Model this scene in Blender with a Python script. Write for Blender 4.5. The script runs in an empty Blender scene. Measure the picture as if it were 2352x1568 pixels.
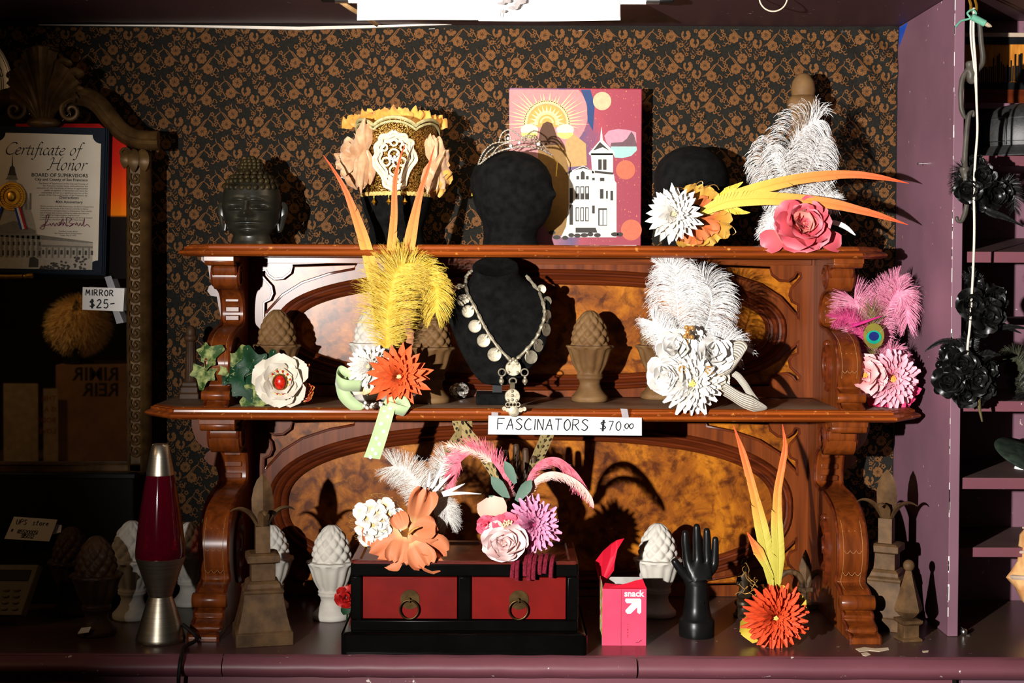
import bpy, math, random
import numpy as np
from mathutils import Vector as V, Matrix, Quaternion
from math import sin, cos, pi, sqrt, atan2, radians

# ------------------------------------------------------------------ camera, light, exposure
SC = bpy.context.scene
COL = SC.collection
W_, H_ = 2352, 1568
F_ = 3400.0                      # focal length in pixels of the 2352 px frame
CZ = 0.95                        # counter height
EZ = CZ + 0.672                  # eye height
CAM = V((0.0, -3.10, EZ))
PITCH, ROLL = radians(1.4), 0.0042
SHX = (1176 - 1145) / W_
SHY = (620 - (784 - F_ * math.tan(PITCH))) / W_
cd = bpy.data.cameras.new('camera')
cd.sensor_width = 36.0
cd.lens = F_ / W_ * 36.0
cd.shift_x, cd.shift_y = SHX, SHY
cd.clip_start, cd.clip_end = 0.05, 50
cam = bpy.data.objects.new('camera', cd)
COL.objects.link(cam)
CR = Matrix.Rotation(pi / 2 - PITCH, 3, 'X') @ Matrix.Rotation(ROLL, 3, 'Z')
cam.location = CAM
cam.rotation_euler = CR.to_euler()
SC.camera = cam

world = bpy.data.worlds.new('world')
SC.world = world
world.use_nodes = True
world.node_tree.nodes['Background'].inputs[0].default_value = (1.0, 0.86, 0.72, 1)
world.node_tree.nodes['Background'].inputs[1].default_value = 0.012

def spot(name, loc, aim, power, size, blend, radius, color=(1, 1, 1)):
    ld = bpy.data.lights.new(name, 'SPOT')
    ld.energy, ld.spot_size, ld.spot_blend, ld.shadow_soft_size, ld.color = power, size, blend, radius, color
    o = bpy.data.objects.new(name, ld)
    COL.objects.link(o)
    o.location = loc
    o.rotation_euler = (V(aim) - V(loc)).to_track_quat('-Z', 'Y').to_euler()
    return o
spot('flash_light', (-0.93, -3.05, EZ + 0.04), (0.86, 0.0, EZ + 0.20), 830, radians(63.5), 1.0, 0.022, (1.0, 0.965, 0.92))

pl = bpy.data.lights.new('shop_lamp', 'POINT')      # dim warm bulb of the shop, out of frame to the upper left
pl.energy, pl.color, pl.shadow_soft_size = 10.0, (1.0, 0.62, 0.30), 0.06
plo = bpy.data.objects.new('shop_lamp', pl)
COL.objects.link(plo)
plo.location = (-2.0, -1.5, EZ + 0.55)
SC.view_settings.view_transform = 'Standard'
SC.view_settings.look = 'None'
SC.view_settings.exposure = 0.0
SC.view_settings.gamma = 1.0
SC.view_settings.use_curve_mapping = False

# ------------------------------------------------------------------ helpers
R = random.Random(11)
U = R.uniform
def ray(px, py):
    return CR @ V(((px - 1176) / F_ + SHX * W_ / F_, (784 - py) / F_ + SHY * W_ / F_, -1))
def P(px, py, Y):                 # where the sight line of a photo pixel meets the upright plane Y
    d = ray(px, py)
    return CAM + d * ((Y - CAM.y) / d.y)
def PZ(px, py, Z):                # ... and the level plane Z
    d = ray(px, py)
    return CAM + d * ((Z - CAM.z) / d.z)
def S(Y):                         # metres per photo pixel at depth Y
    return (Y - CAM.y) / F_
def PP(l, Y=None):
    return [P(q[0], q[1], q[2] if len(q) > 2 else Y) for q in l]
def cr(p, n=6, closed=False):     # smooth curve through points
    p = [V(q) for q in p]
    m = len(p)
    out = []
    for i in range(m if closed else m - 1):
        if closed:
            a, b, c, d = p[i - 1], p[i], p[(i + 1) % m], p[(i + 2) % m]
        else:
            a, b, c, d = p[max(i - 1, 0)], p[i], p[i + 1], p[min(i + 2, m - 1)]
        for k in range(n):
            t = k / n
            out.append(0.5 * (2 * b + (c - a) * t + (2 * a - 5 * b + 4 * c - d) * t * t + (3 * b - a - 3 * c + d) * t ** 3))
    if not closed:
        out.append(p[-1].copy())
    return out
def lerp(a, b, t):
    return a + (b - a) * t
def interp(t, xs, ys):
    return float(np.interp(t, xs, ys))

class B:                          # collects faces; obj() links them as ONE mesh object
    def __init__(s):
        s.v, s.f, s.uv, s.mi, s.cur = [], [], [], [], 0
    def add(s, vs, fs, uv=None):
        o = len(s.v)
        s.v += [tuple(q) for q in vs]
        s.uv += list(uv) if uv else [(0.0, 0.0)] * len(vs)
        s.f += [tuple(i + o for i in q) for q in fs]
        s.mi += [s.cur] * len(fs)
        return s
    def box(s, a, b):
        x0, y0, z0 = (min(a[i], b[i]) for i in range(3))
        x1, y1, z1 = (max(a[i], b[i]) for i in range(3))
        return s.add([(x, y, z) for x in (x0, x1) for y in (y0, y1) for z in (z0, z1)],
                     [(0, 1, 3, 2), (4, 6, 7, 5), (0, 4, 5, 1), (2, 3, 7, 6), (0, 2, 6, 4), (1, 5, 7, 3)])
    def loft(s, rings, cap=True, closed=True, uv=False):
        n = len(rings[0])
        vs = [q for r in rings for q in r]
        fs = []
        for i in range(len(rings) - 1):
            for j in range(n if closed else n - 1):
                k = (j + 1) % n
                fs.append((i * n + j, i * n + k, (i + 1) * n + k, (i + 1) * n + j))
        if cap and closed:
            fs.append(tuple(range(n - 1, -1, -1)))
            fs.append(tuple(range((len(rings) - 1) * n, len(rings) * n)))
        u = [(i / max(len(rings) - 1, 1), j / n) for i in range(len(rings)) for j in range(n)] if uv else None
        return s.add(vs, fs, u)
    def lathe(s, prof, seg=32, c=(0, 0, 0), mod=None, cap=True):
        c = V(c)
        rings = []
        for r, z in prof:
            ring = []
            for j in range(seg):
                a = 2 * pi * j / seg
                rr = mod(a, z, r) if mod else r
                ring.append(c + V((rr * cos(a), rr * sin(a), z)))
            rings.append(ring)
        return s.loft(rings, cap, uv=True)
    def tube(s, pts, r, sides=6, cap=True, flat=1.0):
        pts = [V(q) for q in pts]
        n = len(pts)
        t0 = (pts[1] - pts[0]).normalized()
        up = V((0, 0, 1)) if abs(t0.z) < 0.9 else V((0, 1, 0))
        nrm = (up - t0 * up.dot(t0)).normalized()
        rings = []
        for i, q in enumerate(pts):
            t = (pts[min(i + 1, n - 1)] - pts[max(i - 1, 0)])
            t = t.normalized() if t.length > 1e-9 else t0
            nrm = nrm - t * nrm.dot(t)
            nrm = nrm.normalized() if nrm.length > 1e-6 else t.orthogonal().normalized()
            bi = t.cross(nrm)
            rr = r[i] if isinstance(r, (list, tuple)) else (r(i / (n - 1)) if callable(r) else r)
            rings.append([q + nrm * (rr * cos(2 * pi * k / sides)) + bi * (rr * flat * sin(2 * pi * k / sides)) for k in range(sides)])
        return s.loft(rings, cap, uv=True)
    def ribbon(s, pts, w, side, uvy=0.0):
        vs, fs, uv = [], [], []
        n = len(pts)
        for i, q in enumerate(pts):
            t = i / (n - 1)
            ww = w[i] if isinstance(w, (list, tuple)) else (w(t) if callable(w) else w)
            sd = V(side[i] if isinstance(side, list) else side) * ww
            vs += [V(q) - sd, V(q) + sd]
            uv += [(t, 0.0 + uvy), (t, 1.0)]
            if i:
                k = 2 * i
                fs.append((k - 2, k - 1, k + 1, k))
        return s.add(vs, fs, uv)
    def ball(s, c, r, seg=10, rings=6, sc=(1, 1, 1)):
        c = V(c)
        rr = [[c + V((r * sc[0] * sin(pi * i / rings) * cos(2 * pi * j / seg), r * sc[1] * sin(pi * i / rings) * sin(2 * pi * j / seg), -r * sc[2] * cos(pi * i / rings))) for j in range(seg)] for i in range(1, rings)]
        o = len(s.v)
        s.loft(rr, False)
        m = len(s.v)
        s.add([c - V((0, 0, r * sc[2])), c + V((0, 0, r * sc[2]))], [])
        s.f += [(o + (j + 1) % seg, o + j, m) for j in range(seg)]
        k = o + (rings - 2) * seg
        s.f += [(k + j, k + (j + 1) % seg, m + 1) for j in range(seg)]
        s.mi += [s.cur] * (2 * seg)
        return s
    def grid(s, fn, nu, nv, closed_u=False):
        vs, uv = [], []
        for i in range(nu + (0 if closed_u else 1)):
            for j in range(nv + 1):
                vs.append(fn(i / nu, j / nv))
                uv.append((i / nu, j / nv))
        m = nv + 1
        cnt = nu
        nn = nu if closed_u else nu + 1
        fs = []
        for i in range(cnt):
            k = (i + 1) % nn
            for j in range(nv):
                fs.append((i * m + j, k * m + j, k * m + j + 1, i * m + j + 1))
        return s.add(vs, fs, uv)
    def flat(s, polys, y, th=0.001, bevel=0.0, to=None):   # filled outline(s) in X/Z with holes, thickness th from y towards the camera
        cu = bpy.data.curves.new('t', 'CURVE')
        cu.dimensions, cu.fill_mode = '2D', 'BOTH'
        cu.extrude, cu.bevel_depth, cu.bevel_resolution = max(th / 2 - bevel, 0), bevel, 1
        if bevel:
            cu.offset = -bevel
        for p in polys:
            sp = cu.splines.new('POLY')
            sp.points.add(len(p) - 1)
            for k, q in enumerate(p):
                sp.points[k].co = (q[0], q[-1], 0, 1)
            sp.use_cyclic_u = True
        return s._fromcurve(cu, lambda a: to(a) if to else V((a.x, y - th / 2 - a.z, a.y)))
    def _fromcurve(s, cu, fn):
        o = bpy.data.objects.new('t', cu)
        me = o.to_mesh()
        vs = [fn(q.co) for q in me.vertices]
        fs = [tuple(p.vertices) for p in me.polygons]
        o.to_mesh_clear()
        bpy.data.objects.remove(o)
        bpy.data.curves.remove(cu)
        return s.add(vs, fs)
    def text(s, body, fn, size, align='LEFT', shear=0.0, bold=0.0, spacing=1.0, line=1.0):   # fn maps flat text coordinates to the world
        cu = bpy.data.curves.new('t', 'FONT')
        cu.body, cu.size, cu.align_x, cu.shear, cu.offset = body, size, align, shear, bold
        cu.space_character, cu.space_line, cu.resolution_u = spacing, line, 2
        return s._fromcurve(cu, fn)
    def nib(s, pts, w, ang=40, y=None, thin=0.12):      # broad-nib pen stroke in X/Z at plane y
        d = V((cos(radians(ang)), 0, sin(radians(ang)))) * w
        e = V((-d.z, 0, d.x)) * thin
        vs, fs = [], []
        for i, q in enumerate(pts):
            q = V(q)
            vs += [q - d - e, q + d - e, q + d + e, q - d + e]
            if i:
                a, b = 4 * i - 4, 4 * i
                for k in range(4):
                    fs.append((a + k, a + (k + 1) % 4, b + (k + 1) % 4, b + k))
        return s.add(vs, fs)
    def obj(s, name, mat, parent=None, smooth=40, bevel=0.0, sub=0, top=None, kind=None, label=None):
        me = bpy.data.meshes.new(name)
        vs = np.array(s.v, dtype=float).reshape(-1, 3)
        if parent is not None:
            org = V(parent['_w'])
        else:
            lo, hi = vs.min(0), vs.max(0)
            org = V(((lo[0] + hi[0]) / 2, (lo[1] + hi[1]) / 2, lo[2]))
        me.from_pydata([tuple(q) for q in vs - np.array(org)], [], s.f)
        if any(q != (0.0, 0.0) for q in s.uv):
            lay = me.uv_layers.new(name='UVMap')
            li = np.empty(len(me.loops), dtype=np.int32)
            me.loops.foreach_get('vertex_index', li)
            lay.data.foreach_set('uv', np.array(s.uv, dtype=np.float32)[li].ravel())
        mats = mat if isinstance(mat, (list, tuple)) else [mat]
        for q in mats:
            me.materials.append(q)
        if len(mats) > 1:
            me.polygons.foreach_set('material_index', s.mi)
        if smooth:
            me.shade_smooth()
            if smooth < 180:
                me.set_sharp_from_angle(angle=radians(smooth))
        o = bpy.data.objects.new(name, me)
        COL.objects.link(o)
        if parent is not None:
            o.parent = parent
            o['_w'] = tuple(org)
        else:
            o.location = org
            o['_w'] = tuple(org)
        if bevel:
            m = o.modifiers.new('bevel', 'BEVEL')
            m.width, m.segments, m.limit_method, m.angle_limit = bevel, 2, 'ANGLE', radians(35)
        if sub:
            m = o.modifiers.new('sub', 'SUBSURF')
            m.levels = m.render_levels = sub
        if kind:
            o['kind'] = kind
        if label:
            o['label'] = label
        if top:
            o['label'], o['category'] = top[0], top[1]
            if len(top) > 2:
                o['group'] = top[2]
        return o

def thing(name, label, cat, loc, group=None):
    o = bpy.data.objects.new(name, None)
    o.empty_display_size = 0.02
    COL.objects.link(o)
    o.location = loc
    o['label'], o['category'] = label, cat
    if group:
        o['group'] = group
    o['_w'] = tuple(loc)
    return o
def copy_tree(o, parent=None):
    c = o.copy()
    COL.objects.link(c)
    c.parent = parent
    for ch in o.children:
        copy_tree(ch, c)
    return c
def place(o, parent, M, mesh=None, name=None):    # copy of mesh object data at matrix M (world) under parent
    c = bpy.data.objects.new(name or mesh.name, mesh)
    COL.objects.link(c)
    c.parent = parent
    c.matrix_basis = Matrix.Translation(-V(parent['_w'])) @ M
    c['_w'] = tuple(parent['_w'])
    return c

# ------------------------------------------------------------------ materials
def lin(c):
    return tuple(((q / 255) / 12.92 if q / 255 <= 0.04045 else ((q / 255 + 0.055) / 1.055) ** 2.4) for q in c[:3]) + (1,)
MATS = {}
def new_mat(name):
    m = bpy.data.materials.new(name)
    m.use_nodes = True
    t = m.node_tree
    return m, t, t.nodes['Principled BSDF']
def ramp(t, fac, stops):
    n = t.nodes.new('ShaderNodeValToRGB')
    e = n.color_ramp.elements
    while len(e) < len(stops):
        e.new(0.5)
    for q, (p, c) in zip(e, stops):
        q.position, q.color = p, lin(c)
    t.links.new(fac, n.inputs[0])
    return n.outputs[0]
def coords(t, scale, kind='Object'):
    a = t.nodes.new('ShaderNodeTexCoord')
    b = t.nodes.new('ShaderNodeMapping')
    b.inputs['Scale'].default_value = scale
    t.links.new(a.outputs[kind], b.inputs[0])
    return b.outputs[0]
def noise(t, vec, scale=1.0, detail=4, dist=0.0, rough=0.55):
    n = t.nodes.new('ShaderNodeTexNoise')
    n.inputs['Scale'].default_value, n.inputs['Detail'].default_value = scale, detail
    n.inputs['Distortion'].default_value, n.inputs['Roughness'].default_value = dist, rough
    if vec:
        t.links.new(vec, n.inputs['Vector'])
    return n.outputs[0]
def bump(t, p, h, strength, dist=0.001):
    n = t.nodes.new('ShaderNodeBump')
    n.inputs['Strength'].default_value, n.inputs['Distance'].default_value = strength, dist
    t.links.new(h, n.inputs['Height'])
    t.links.new(n.outputs[0], p.inputs['Normal'])
def setp(p, **k):
    for a, b in k.items():
        p.inputs[{'rough': 'Roughness', 'metal': 'Metallic', 'coat': 'Coat Weight', 'coatr': 'Coat Roughness', 'sheen': 'Sheen Weight', 'spec': 'Specular IOR Level', 'sub': 'Subsurface Weight', 'trans': 'Transmission Weight', 'alpha': 'Alpha', 'aniso': 'Anisotropic'}[a]].default_value = b
# plain surface with a little colour variation and fine relief
def mat(name, c, c2=None, scale=40, sc=(1, 1, 1), lo=0.35, hi=0.65, bmp=0.0, bscale=None, detail=4, dist=0.0, rnd=0.0, **k):
    m, t, p = new_mat(name)
    setp(p, **{'rough': 0.6, 'spec': 0.2, **k})
    c2 = c2 or tuple(min(255, q * 1.12) for q in c)
    vec = coords(t, sc)
    n = noise(t, vec, scale, detail, dist)
    col = ramp(t, n, [(lo, c), (hi, c2)])
    if rnd:
        oi = t.nodes.new('ShaderNodeObjectInfo')
        hs = t.nodes.new('ShaderNodeHueSaturation')
        mr = t.nodes.new('ShaderNodeMapRange')
        mr.inputs[3].default_value, mr.inputs[4].default_value = 1 - rnd, 1 + rnd
        t.links.new(oi.outputs['Random'], mr.inputs[0])
        t.links.new(mr.outputs[0], hs.inputs['Value'])
        t.links.new(col, hs.inputs['Color'])
        col = hs.outputs[0]
    t.links.new(col, p.inputs['Base Color'])
    if bmp:
        bump(t, p, noise(t, vec, bscale or scale, 5), bmp)
    MATS[name] = m
    return m
def uvgrad(name, stops, axis='X', nz=None, **k):     # colour along a piece's own length (dyed feathers, petals)
    m, t, p = new_mat(name)
    setp(p, **{'rough': 0.55, **k})
    u = t.nodes.new('ShaderNodeUVMap')
    x = t.nodes.new('ShaderNodeSeparateXYZ')
    t.links.new(u.outputs[0], x.inputs[0])
    fac = x.outputs[axis]
    if nz:
        a = t.nodes.new('ShaderNodeMath')
        a.operation = 'MULTIPLY_ADD'
        t.links.new(noise(t, coords(t, (1, 1, 1)), nz[0], 3), a.inputs[0])
        a.inputs[1].default_value = nz[1]
        b = t.nodes.new('ShaderNodeMath')
        b.operation = 'SUBTRACT'
        t.links.new(fac, a.inputs[2])
        t.links.new(a.outputs[0], b.inputs[0])
        b.inputs[1].default_value = nz[1] / 2
        fac = b.outputs[0]
    t.links.new(ramp(t, fac, stops), p.inputs['Base Color'])
    MATS[name] = m
    return m
def wood(name, c1, c2, sc=(2, 40, 40), rough=0.32, coat=0.4, worn=0.0, coatr=0.2):
    m, t, p = new_mat(name)
    setp(p, rough=.55, spec=.06, coat=coat, coatr=coatr)
    vec = coords(t, sc)
    n = noise(t, vec, 1.5, 6, 0.6)
    col = ramp(t, n, [(0.3, c1), (0.7, c2)])
    if worn:
        n2 = noise(t, coords(t, (60, 60, 60)), 1.3, 5)
        mx = t.nodes.new('ShaderNodeMix')
        mx.data_type = 'RGBA'
        t.links.new(ramp(t, n2, [(0.62, (0, 0, 0)), (0.70, (255, 255, 255))]), mx.inputs[0])
        t.links.new(col, mx.inputs[6])
        mx.inputs[7].default_value = lin((205, 130, 60))
        col = mx.outputs[2]
    t.links.new(col, p.inputs['Base Color'])
    bump(t, p, noise(t, coords(t, (60, 60, 60)), 1.0, 3), 0.06, 0.0006)
    MATS[name] = m
    return m
M_MAHOG = wood('mahogany', (82, 34, 9), (126, 60, 16), worn=0.0, rough=0.3)
M_MAHV = wood('mahogany_upright', (80, 34, 9), (124, 58, 15), sc=(40, 40, 2), coat=.45, coatr=.27)
M_EDGE = wood('mahogany_edge', (104, 42, 12), (160, 76, 20), worn=1.0, rough=0.28)
M_DARKM = wood('mahogany_moulding', (64, 23, 8), (102, 42, 14), rough=0.25)
def burl():
    m, t, p = new_mat('burl_veneer')
    setp(p, rough=0.55, coat=0.42, coatr=0.27, spec=.06)
    vec = coords(t, (1, 1, 1))
    n = noise(t, vec, 9, 12, .7, 0.74)
    n2 = noise(t, vec, 38, 6, .4)
    a = ramp(t, n, [(0.30, (84, 40, 8)), (0.46, (136, 72, 10)), (0.60, (178, 106, 18)), (0.76, (198, 130, 30))])
    b = ramp(t, n2, [(0.36, (120, 84, 50)), (0.52, (255, 255, 255))])
    mx = t.nodes.new('ShaderNodeMix')
    mx.data_type, mx.blend_type = 'RGBA', 'MULTIPLY'
    mx.inputs[0].default_value = 0.8
    t.links.new(a, mx.inputs[6])
    t.links.new(b, mx.inputs[7])
    t.links.new(mx.outputs[2], p.inputs['Base Color'])
    return m
M_BURL = burl()
def paint(name, c, worn=(190, 170, 165), rough=0.5, grime=None):
    m, t, p = new_mat(name)
    setp(p, rough=rough)
    vec = coords(t, (1, 1, 1))
    n = noise(t, vec, 5, 6)
    col = ramp(t, n, [(0.3, tuple(q * 0.86 for q in c)), (0.7, c)])
    if grime:
        mx = t.nodes.new('ShaderNodeMix')
        mx.data_type = 'RGBA'
        t.links.new(ramp(t, noise(t, coords(t, (2, 5, 5)), 2.2, 6), [(0.42, (0, 0, 0)), (0.62, (255, 255, 255))]), mx.inputs[0])
        t.links.new(col, mx.inputs[6])
        mx.inputs[7].default_value = lin(grime)
        col = mx.outputs[2]
    mx = t.nodes.new('ShaderNodeMix')
    mx.data_type = 'RGBA'
    t.links.new(ramp(t, noise(t, coords(t, (1, 1, 1)), 70, 3), [(0.705, (0, 0, 0)), (0.74, (255, 255, 255))]), mx.inputs[0])
    t.links.new(col, mx.inputs[6])
    mx.inputs[7].default_value = lin(worn)
    t.links.new(mx.outputs[2], p.inputs['Base Color'])
    bump(t, p, noise(t, vec, 90, 4), 0.15, 0.0008)
    return m
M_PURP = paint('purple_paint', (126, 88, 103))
M_PURPE = paint('purple_paint_front', (118, 66, 76), worn=(215, 200, 195))
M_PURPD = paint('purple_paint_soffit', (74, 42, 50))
M_TOP = paint('counter_paint', (82, 50, 54), rough=0.3, grime=(72, 56, 44))
M_FABRIC = mat('brocade_ground', (27, 25, 22), (36, 34, 30), scale=300, rough=0.9, spec=0.08)
M_MOTIF = mat('brocade_thread', (84, 53, 28), (118, 80, 46), scale=500, rough=0.7, spec=.08)
M_WHITE = mat('white_paper', (244, 242, 238), (250, 249, 246), scale=20, rough=0.7)
M_INK = mat('ink', (22, 22, 26), (34, 34, 40), rough=0.6)
M_BLACK = mat('black_plastic', (14, 14, 15), (20, 20, 21), rough=0.45)
M_VELVET = mat('black_velvet', (5, 5, 5), (18, 18, 17), scale=60, detail=10, rough=0.95, spec=0.12, bmp=0.25, bscale=900)
M_SHADOWGAP = mat('dark_gap', (10, 9, 9), rough=0.9)
# ------------------------------------------------------------------ the setting
def struct(o):
    o['kind'] = 'structure'
    return o
WX0, WX1 = -1.9, P(2058, 500, 0).x           # fabric wall, divider face
ZCEIL = P(1100, 58, 0).z
def wall_y(x, z):                            # slack cloth: soft folds near the upper right corner
    d = (x - (WX1 - 0.16)) * 0.72 + (z - (ZCEIL - 0.02)) * 0.69
    a = max(0.0, 1 - ((x - WX1) ** 2 + (z - ZCEIL) ** 2) ** 0.5 / 0.24)
    return -0.012 * a * (0.5 + 0.5 * sin((d) * 120))
b = B()
xs = list(np.linspace(WX0, WX1 - 0.26, 20)) + list(np.linspace(WX1 - 0.25, WX1, 60))
zs = list(np.linspace(0.93, ZCEIL - 0.26, 12)) + list(np.linspace(ZCEIL - 0.25, ZCEIL, 60))
b.add([(x, wall_y(x, z), z) for x in xs for z in zs], [(i * len(zs) + j, (i + 1) * len(zs) + j, (i + 1) * len(zs) + j + 1, i * len(zs) + j + 1) for i in range(len(xs) - 1) for j in range(len(zs) - 1)])
wall = struct(b.obj('wall_back', M_FABRIC))
# woven flower sprays of the brocade, a raised thread layer on the cloth
def disc(L, x, y, rx, ry, a=0.0, n=8):
    c, s_ = cos(a), sin(a)
    L.append([(x + c * rx * cos(2 * pi * k / n) - s_ * ry * sin(2 * pi * k / n), y + s_ * rx * cos(2 * pi * k / n) + c * ry * sin(2 * pi * k / n)) for k in range(n)])
def stroke(L, pts, w):
    q = cr([V((p[0], p[1], 0)) for p in pts], 4)
    l, r_ = [], []
    for i, p in enumerate(q):
        t = (q[min(i + 1, len(q) - 1)] - q[max(i - 1, 0)]).normalized()
        ww = w * (1 - 0.75 * abs(i / (len(q) - 1) * 2 - 1) ** 3)
        l.append((p.x - t.y * ww, p.y + t.x * ww))
        r_.append((p.x + t.y * ww, p.y - t.x * ww))
    for i in range(len(q) - 1):
        L.append([l[i], l[i + 1], r_[i + 1], r_[i]])
def blossom(L, x, y, r, rot, n=6, hole=0.25, squash=1.0):
    for k in range(n):
        a = rot + 2 * pi * k / n
        disc(L, x + cos(a) * r * 0.66, y + sin(a) * r * 0.66 * squash, r * 0.36, r * (0.36 if n > 5 else .40), a, 8)
    if hole < 0.3:
        for k in range(5):
            a = rot + 0.5 + 2 * pi * k / 5
            disc(L, x + cos(a) * r * 0.24, y + sin(a) * r * 0.24, r * 0.15, r * 0.11, a, 5)
def motif():
    L = []
    # stems (pixel units, y up), spray leaning from upper left to lower right
    stroke(L, [(-26, 34), (-23, 24), (-14, 18), (-4, 6), (6, -4), (16, -10)], 1.3)
    stroke(L, [(-20, 22), (-12, 10), (-2, 0), (10, -10)], 1.0)
    stroke(L, [(-22, 22), (-30, 16), (-36, 10), (-42, 14)], 1.4)
    blossom(L, 8, 18, 13, 0.4, 8)
    blossom(L, -8, -8, 13, 0.1, 8)
    for k in range(5):
        a = 1.0 - k * 0.62
        disc(L, 30 + cos(a) * 6.5, -3 + sin(a) * 7.5, 5.2, 4.2, a, 8)
    disc(L, 22, -8, 3, 7, .5)
    disc(L, 21, 1, 3, 6, -.3)
    for x, y, r in ((-6, 32, 6), (-43, 17, 5.5), (-36, 8, 4.5), (26, 26, 5), (17, -28, 6), (33, -38, 5)):
        blossom(L, x, y, r, x * 0.7, 5, 0.4)
    stroke(L, [(6, 44), (4, 36), (8, 30)], 1.2)
    stroke(L, [(14, 40), (18, 34), (22, 28)], 1.2)
    for k in range(4):
        x, y = 22 + k * 3.4, -18 - k * 6 + 2
        stroke(L, [(x - 7, y + 1), (x - 2, y - 3), (x + 1, y - 2)], 0.9)
        stroke(L, [(x + 1, y), (x + 5, y + 3), (x + 6, y + 7)], 0.9)
    for q in ([(-33, -10), (-27, -5), (-24, -12), (-20, -16), (-26, -22), (-33, -19)], [(-30, -6), (-34, -13), (-31, -14)], [(-26, -22), (-30, -28), (-36, -26)], [(-24, -20), (-18, -24), (-15, -20)],
              [(4, -24), (8, -20), (10, -28), (15, -22)], [(8, -34), (10, -28), (6, -26)], [(13, -34), (12, -28)], [(0, 40), (3, 38)]):
        stroke(L, q, 1.3)
    return L
MO = motif()
b = B()
s0 = S(0)
for cxi in range(-13, 9):
    for rz in range(0, 22):
        for fl in (0, 1):
            px = 1548 + cxi * 144.5 + (74 if fl else 0) + rz * -2.5 + 8 * sin(rz * 1.1)
            py = 78 + rz * 71.5 + (18 if fl else 0) + 2.0 * cxi * (1 if rz < 9 else 0.5)
            c0 = P(px, py, 0)
            if c0.x < -1.45 or c0.x > WX1 + 0.05:
                continue
            for pi_, poly in enumerate(MO):
                vs = []
                for x, y in poly:
                    X, Z = c0.x + (-x if fl else x) * s0 * .93, c0.z + y * s0 * .93
                    vs.append((X, Z))
                if any(q[0] > WX1 - 0.001 or q[1] > ZCEIL - 0.006 or q[1] < CZ + 0.01 for q in vs):
                    continue
                n = len(vs)
                b.add([(x, wall_y(x, z) - 0.0008 - pi_ * 0.000012, z) for x, z in vs], [tuple(range(n)) if not fl else tuple(range(n - 1, -1, -1))])
b.obj('brocade_pattern', M_MOTIF, wall, smooth=0, kind='stuff')
# staples that hold the cloth
for k, (x, y, a) in enumerate(((1938, 73, .0), (2050, 165, 1.4), (2047, 200, 1.35), (992, 66, 0.05), (1335, 70, 0.0), (1690, 68, 0.1))):
    q = P(x, y, -0.004)
    b = B()
    d = V((cos(a), 0, sin(a))) * 0.006
    b.tube([q - d + V((0, .004, 0)), q - d, q + d, q + d + V((0, .004, 0))], 0.0006, 5)
    b.obj('staple', MATS.get('steel') or mat('steel', (190, 190, 188), (205, 205, 203), metal=1.0, rough=0.3), wall)
# soffit board above
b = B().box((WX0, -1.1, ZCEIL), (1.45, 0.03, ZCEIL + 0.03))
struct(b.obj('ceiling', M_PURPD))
# white batten between cloth and soffit
tp = [P(90, 58, -.004), P(400, 60, -.004), P(690, 66, -.004), P(850, 62, -.004), P(1070, 55, -.004)]
b = B()
vs = []
for q, h in zip(tp, (1.2, 4, 7, 6, 1.2)):
    vs += [(q.x, -.010, q.z + h * s0 * .5), (q.x, -.010, q.z - h * s0 * .5), (q.x, -.001, q.z - h * s0 * .5), (q.x, -.001, q.z + h * s0 * .5)]
b.add(vs, [(4 * i + k, 4 * i + (k + 1) % 4, 4 * i + 4 + (k + 1) % 4, 4 * i + 4 + k) for i in range(4) for k in range(4)] + [(3, 2, 1, 0), (16, 17, 18, 19)])
struct(b.obj('trim_1', mat('batten_white', (226, 214, 200), (236, 226, 214), rough=0.6)))
# left side wall and rest of the shop stay dark: floor under the counter
b = B().box((-4, -5.5, -0.02), (4, 0.05, 0.0))
struct(b.obj('floor', mat('floor_boards', (52, 36, 26), (70, 50, 36), sc=(3, 30, 1), scale=3)))
b = B().box((-4, -5.6, 0), (4, -5.5, 2.8))
struct(b.obj('wall_front', mat('shop_wall', (40, 30, 24), (54, 40, 30), scale=3)))

# ---- counter
cnt = thing('counter', 'purple painted wooden counter running under the carved shelf', 'counter', (0, -0.28, 0.0))
NY = -0.545
b = B().box((WX0, NY, CZ - 0.03), (1.45, 0.0, CZ))
b.obj('worktop', M_TOP, cnt)
for x0, x1 in ((WX0, P(512, 1520, NY).x), (P(513, 1520, NY).x, P(1462, 1520, NY).x), (P(1464.5, 1520, NY).x, 1.45)):   # half-round nosing in three lengths
    b = B()
    n = 24
    prof = [(NY + 0.004 - 0.0205 * sin(pi * k / 10) ** 0.8, CZ + 0.0015 - 0.039 * k / 10) for k in range(11)] + [(NY + .01, CZ - .0375), (NY + .01, CZ + 0.0015)]
    b.loft([[V((lerp(x0 + .0005, x1 - .0005, i / n), y + 0.0007 * sin(i * 2.3 + x0 * 9), z + 0.0005 * sin(i * 1.7))) for y, z in prof] for i in range(n + 1)])
    b.obj('nosing', M_PURPE, cnt, smooth=50)
b = B().box((WX0, NY + 0.004, 0.02), (P(2189, 1550, NY).x, NY + 0.03, CZ - 0.037))
b.obj('front_panel', M_PURPE, cnt)
b = B().box((P(2217, 1560, NY).x, NY + 0.02, CZ - 0.20), (1.45, NY + 0.05, P(2217, 1542, NY + .02).z))
b.obj('drawer_front', M_PURP, cnt, bevel=0.001)
b = B()
q = P(2258, 1550, NY + .018)
b.tube([q + V((0, 0, .006)), q + V((0, -.006, 0)), q + V((0, -.004, -.007))], .0008, 5)
b.obj('nail', MATS['steel'], cnt)
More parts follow.
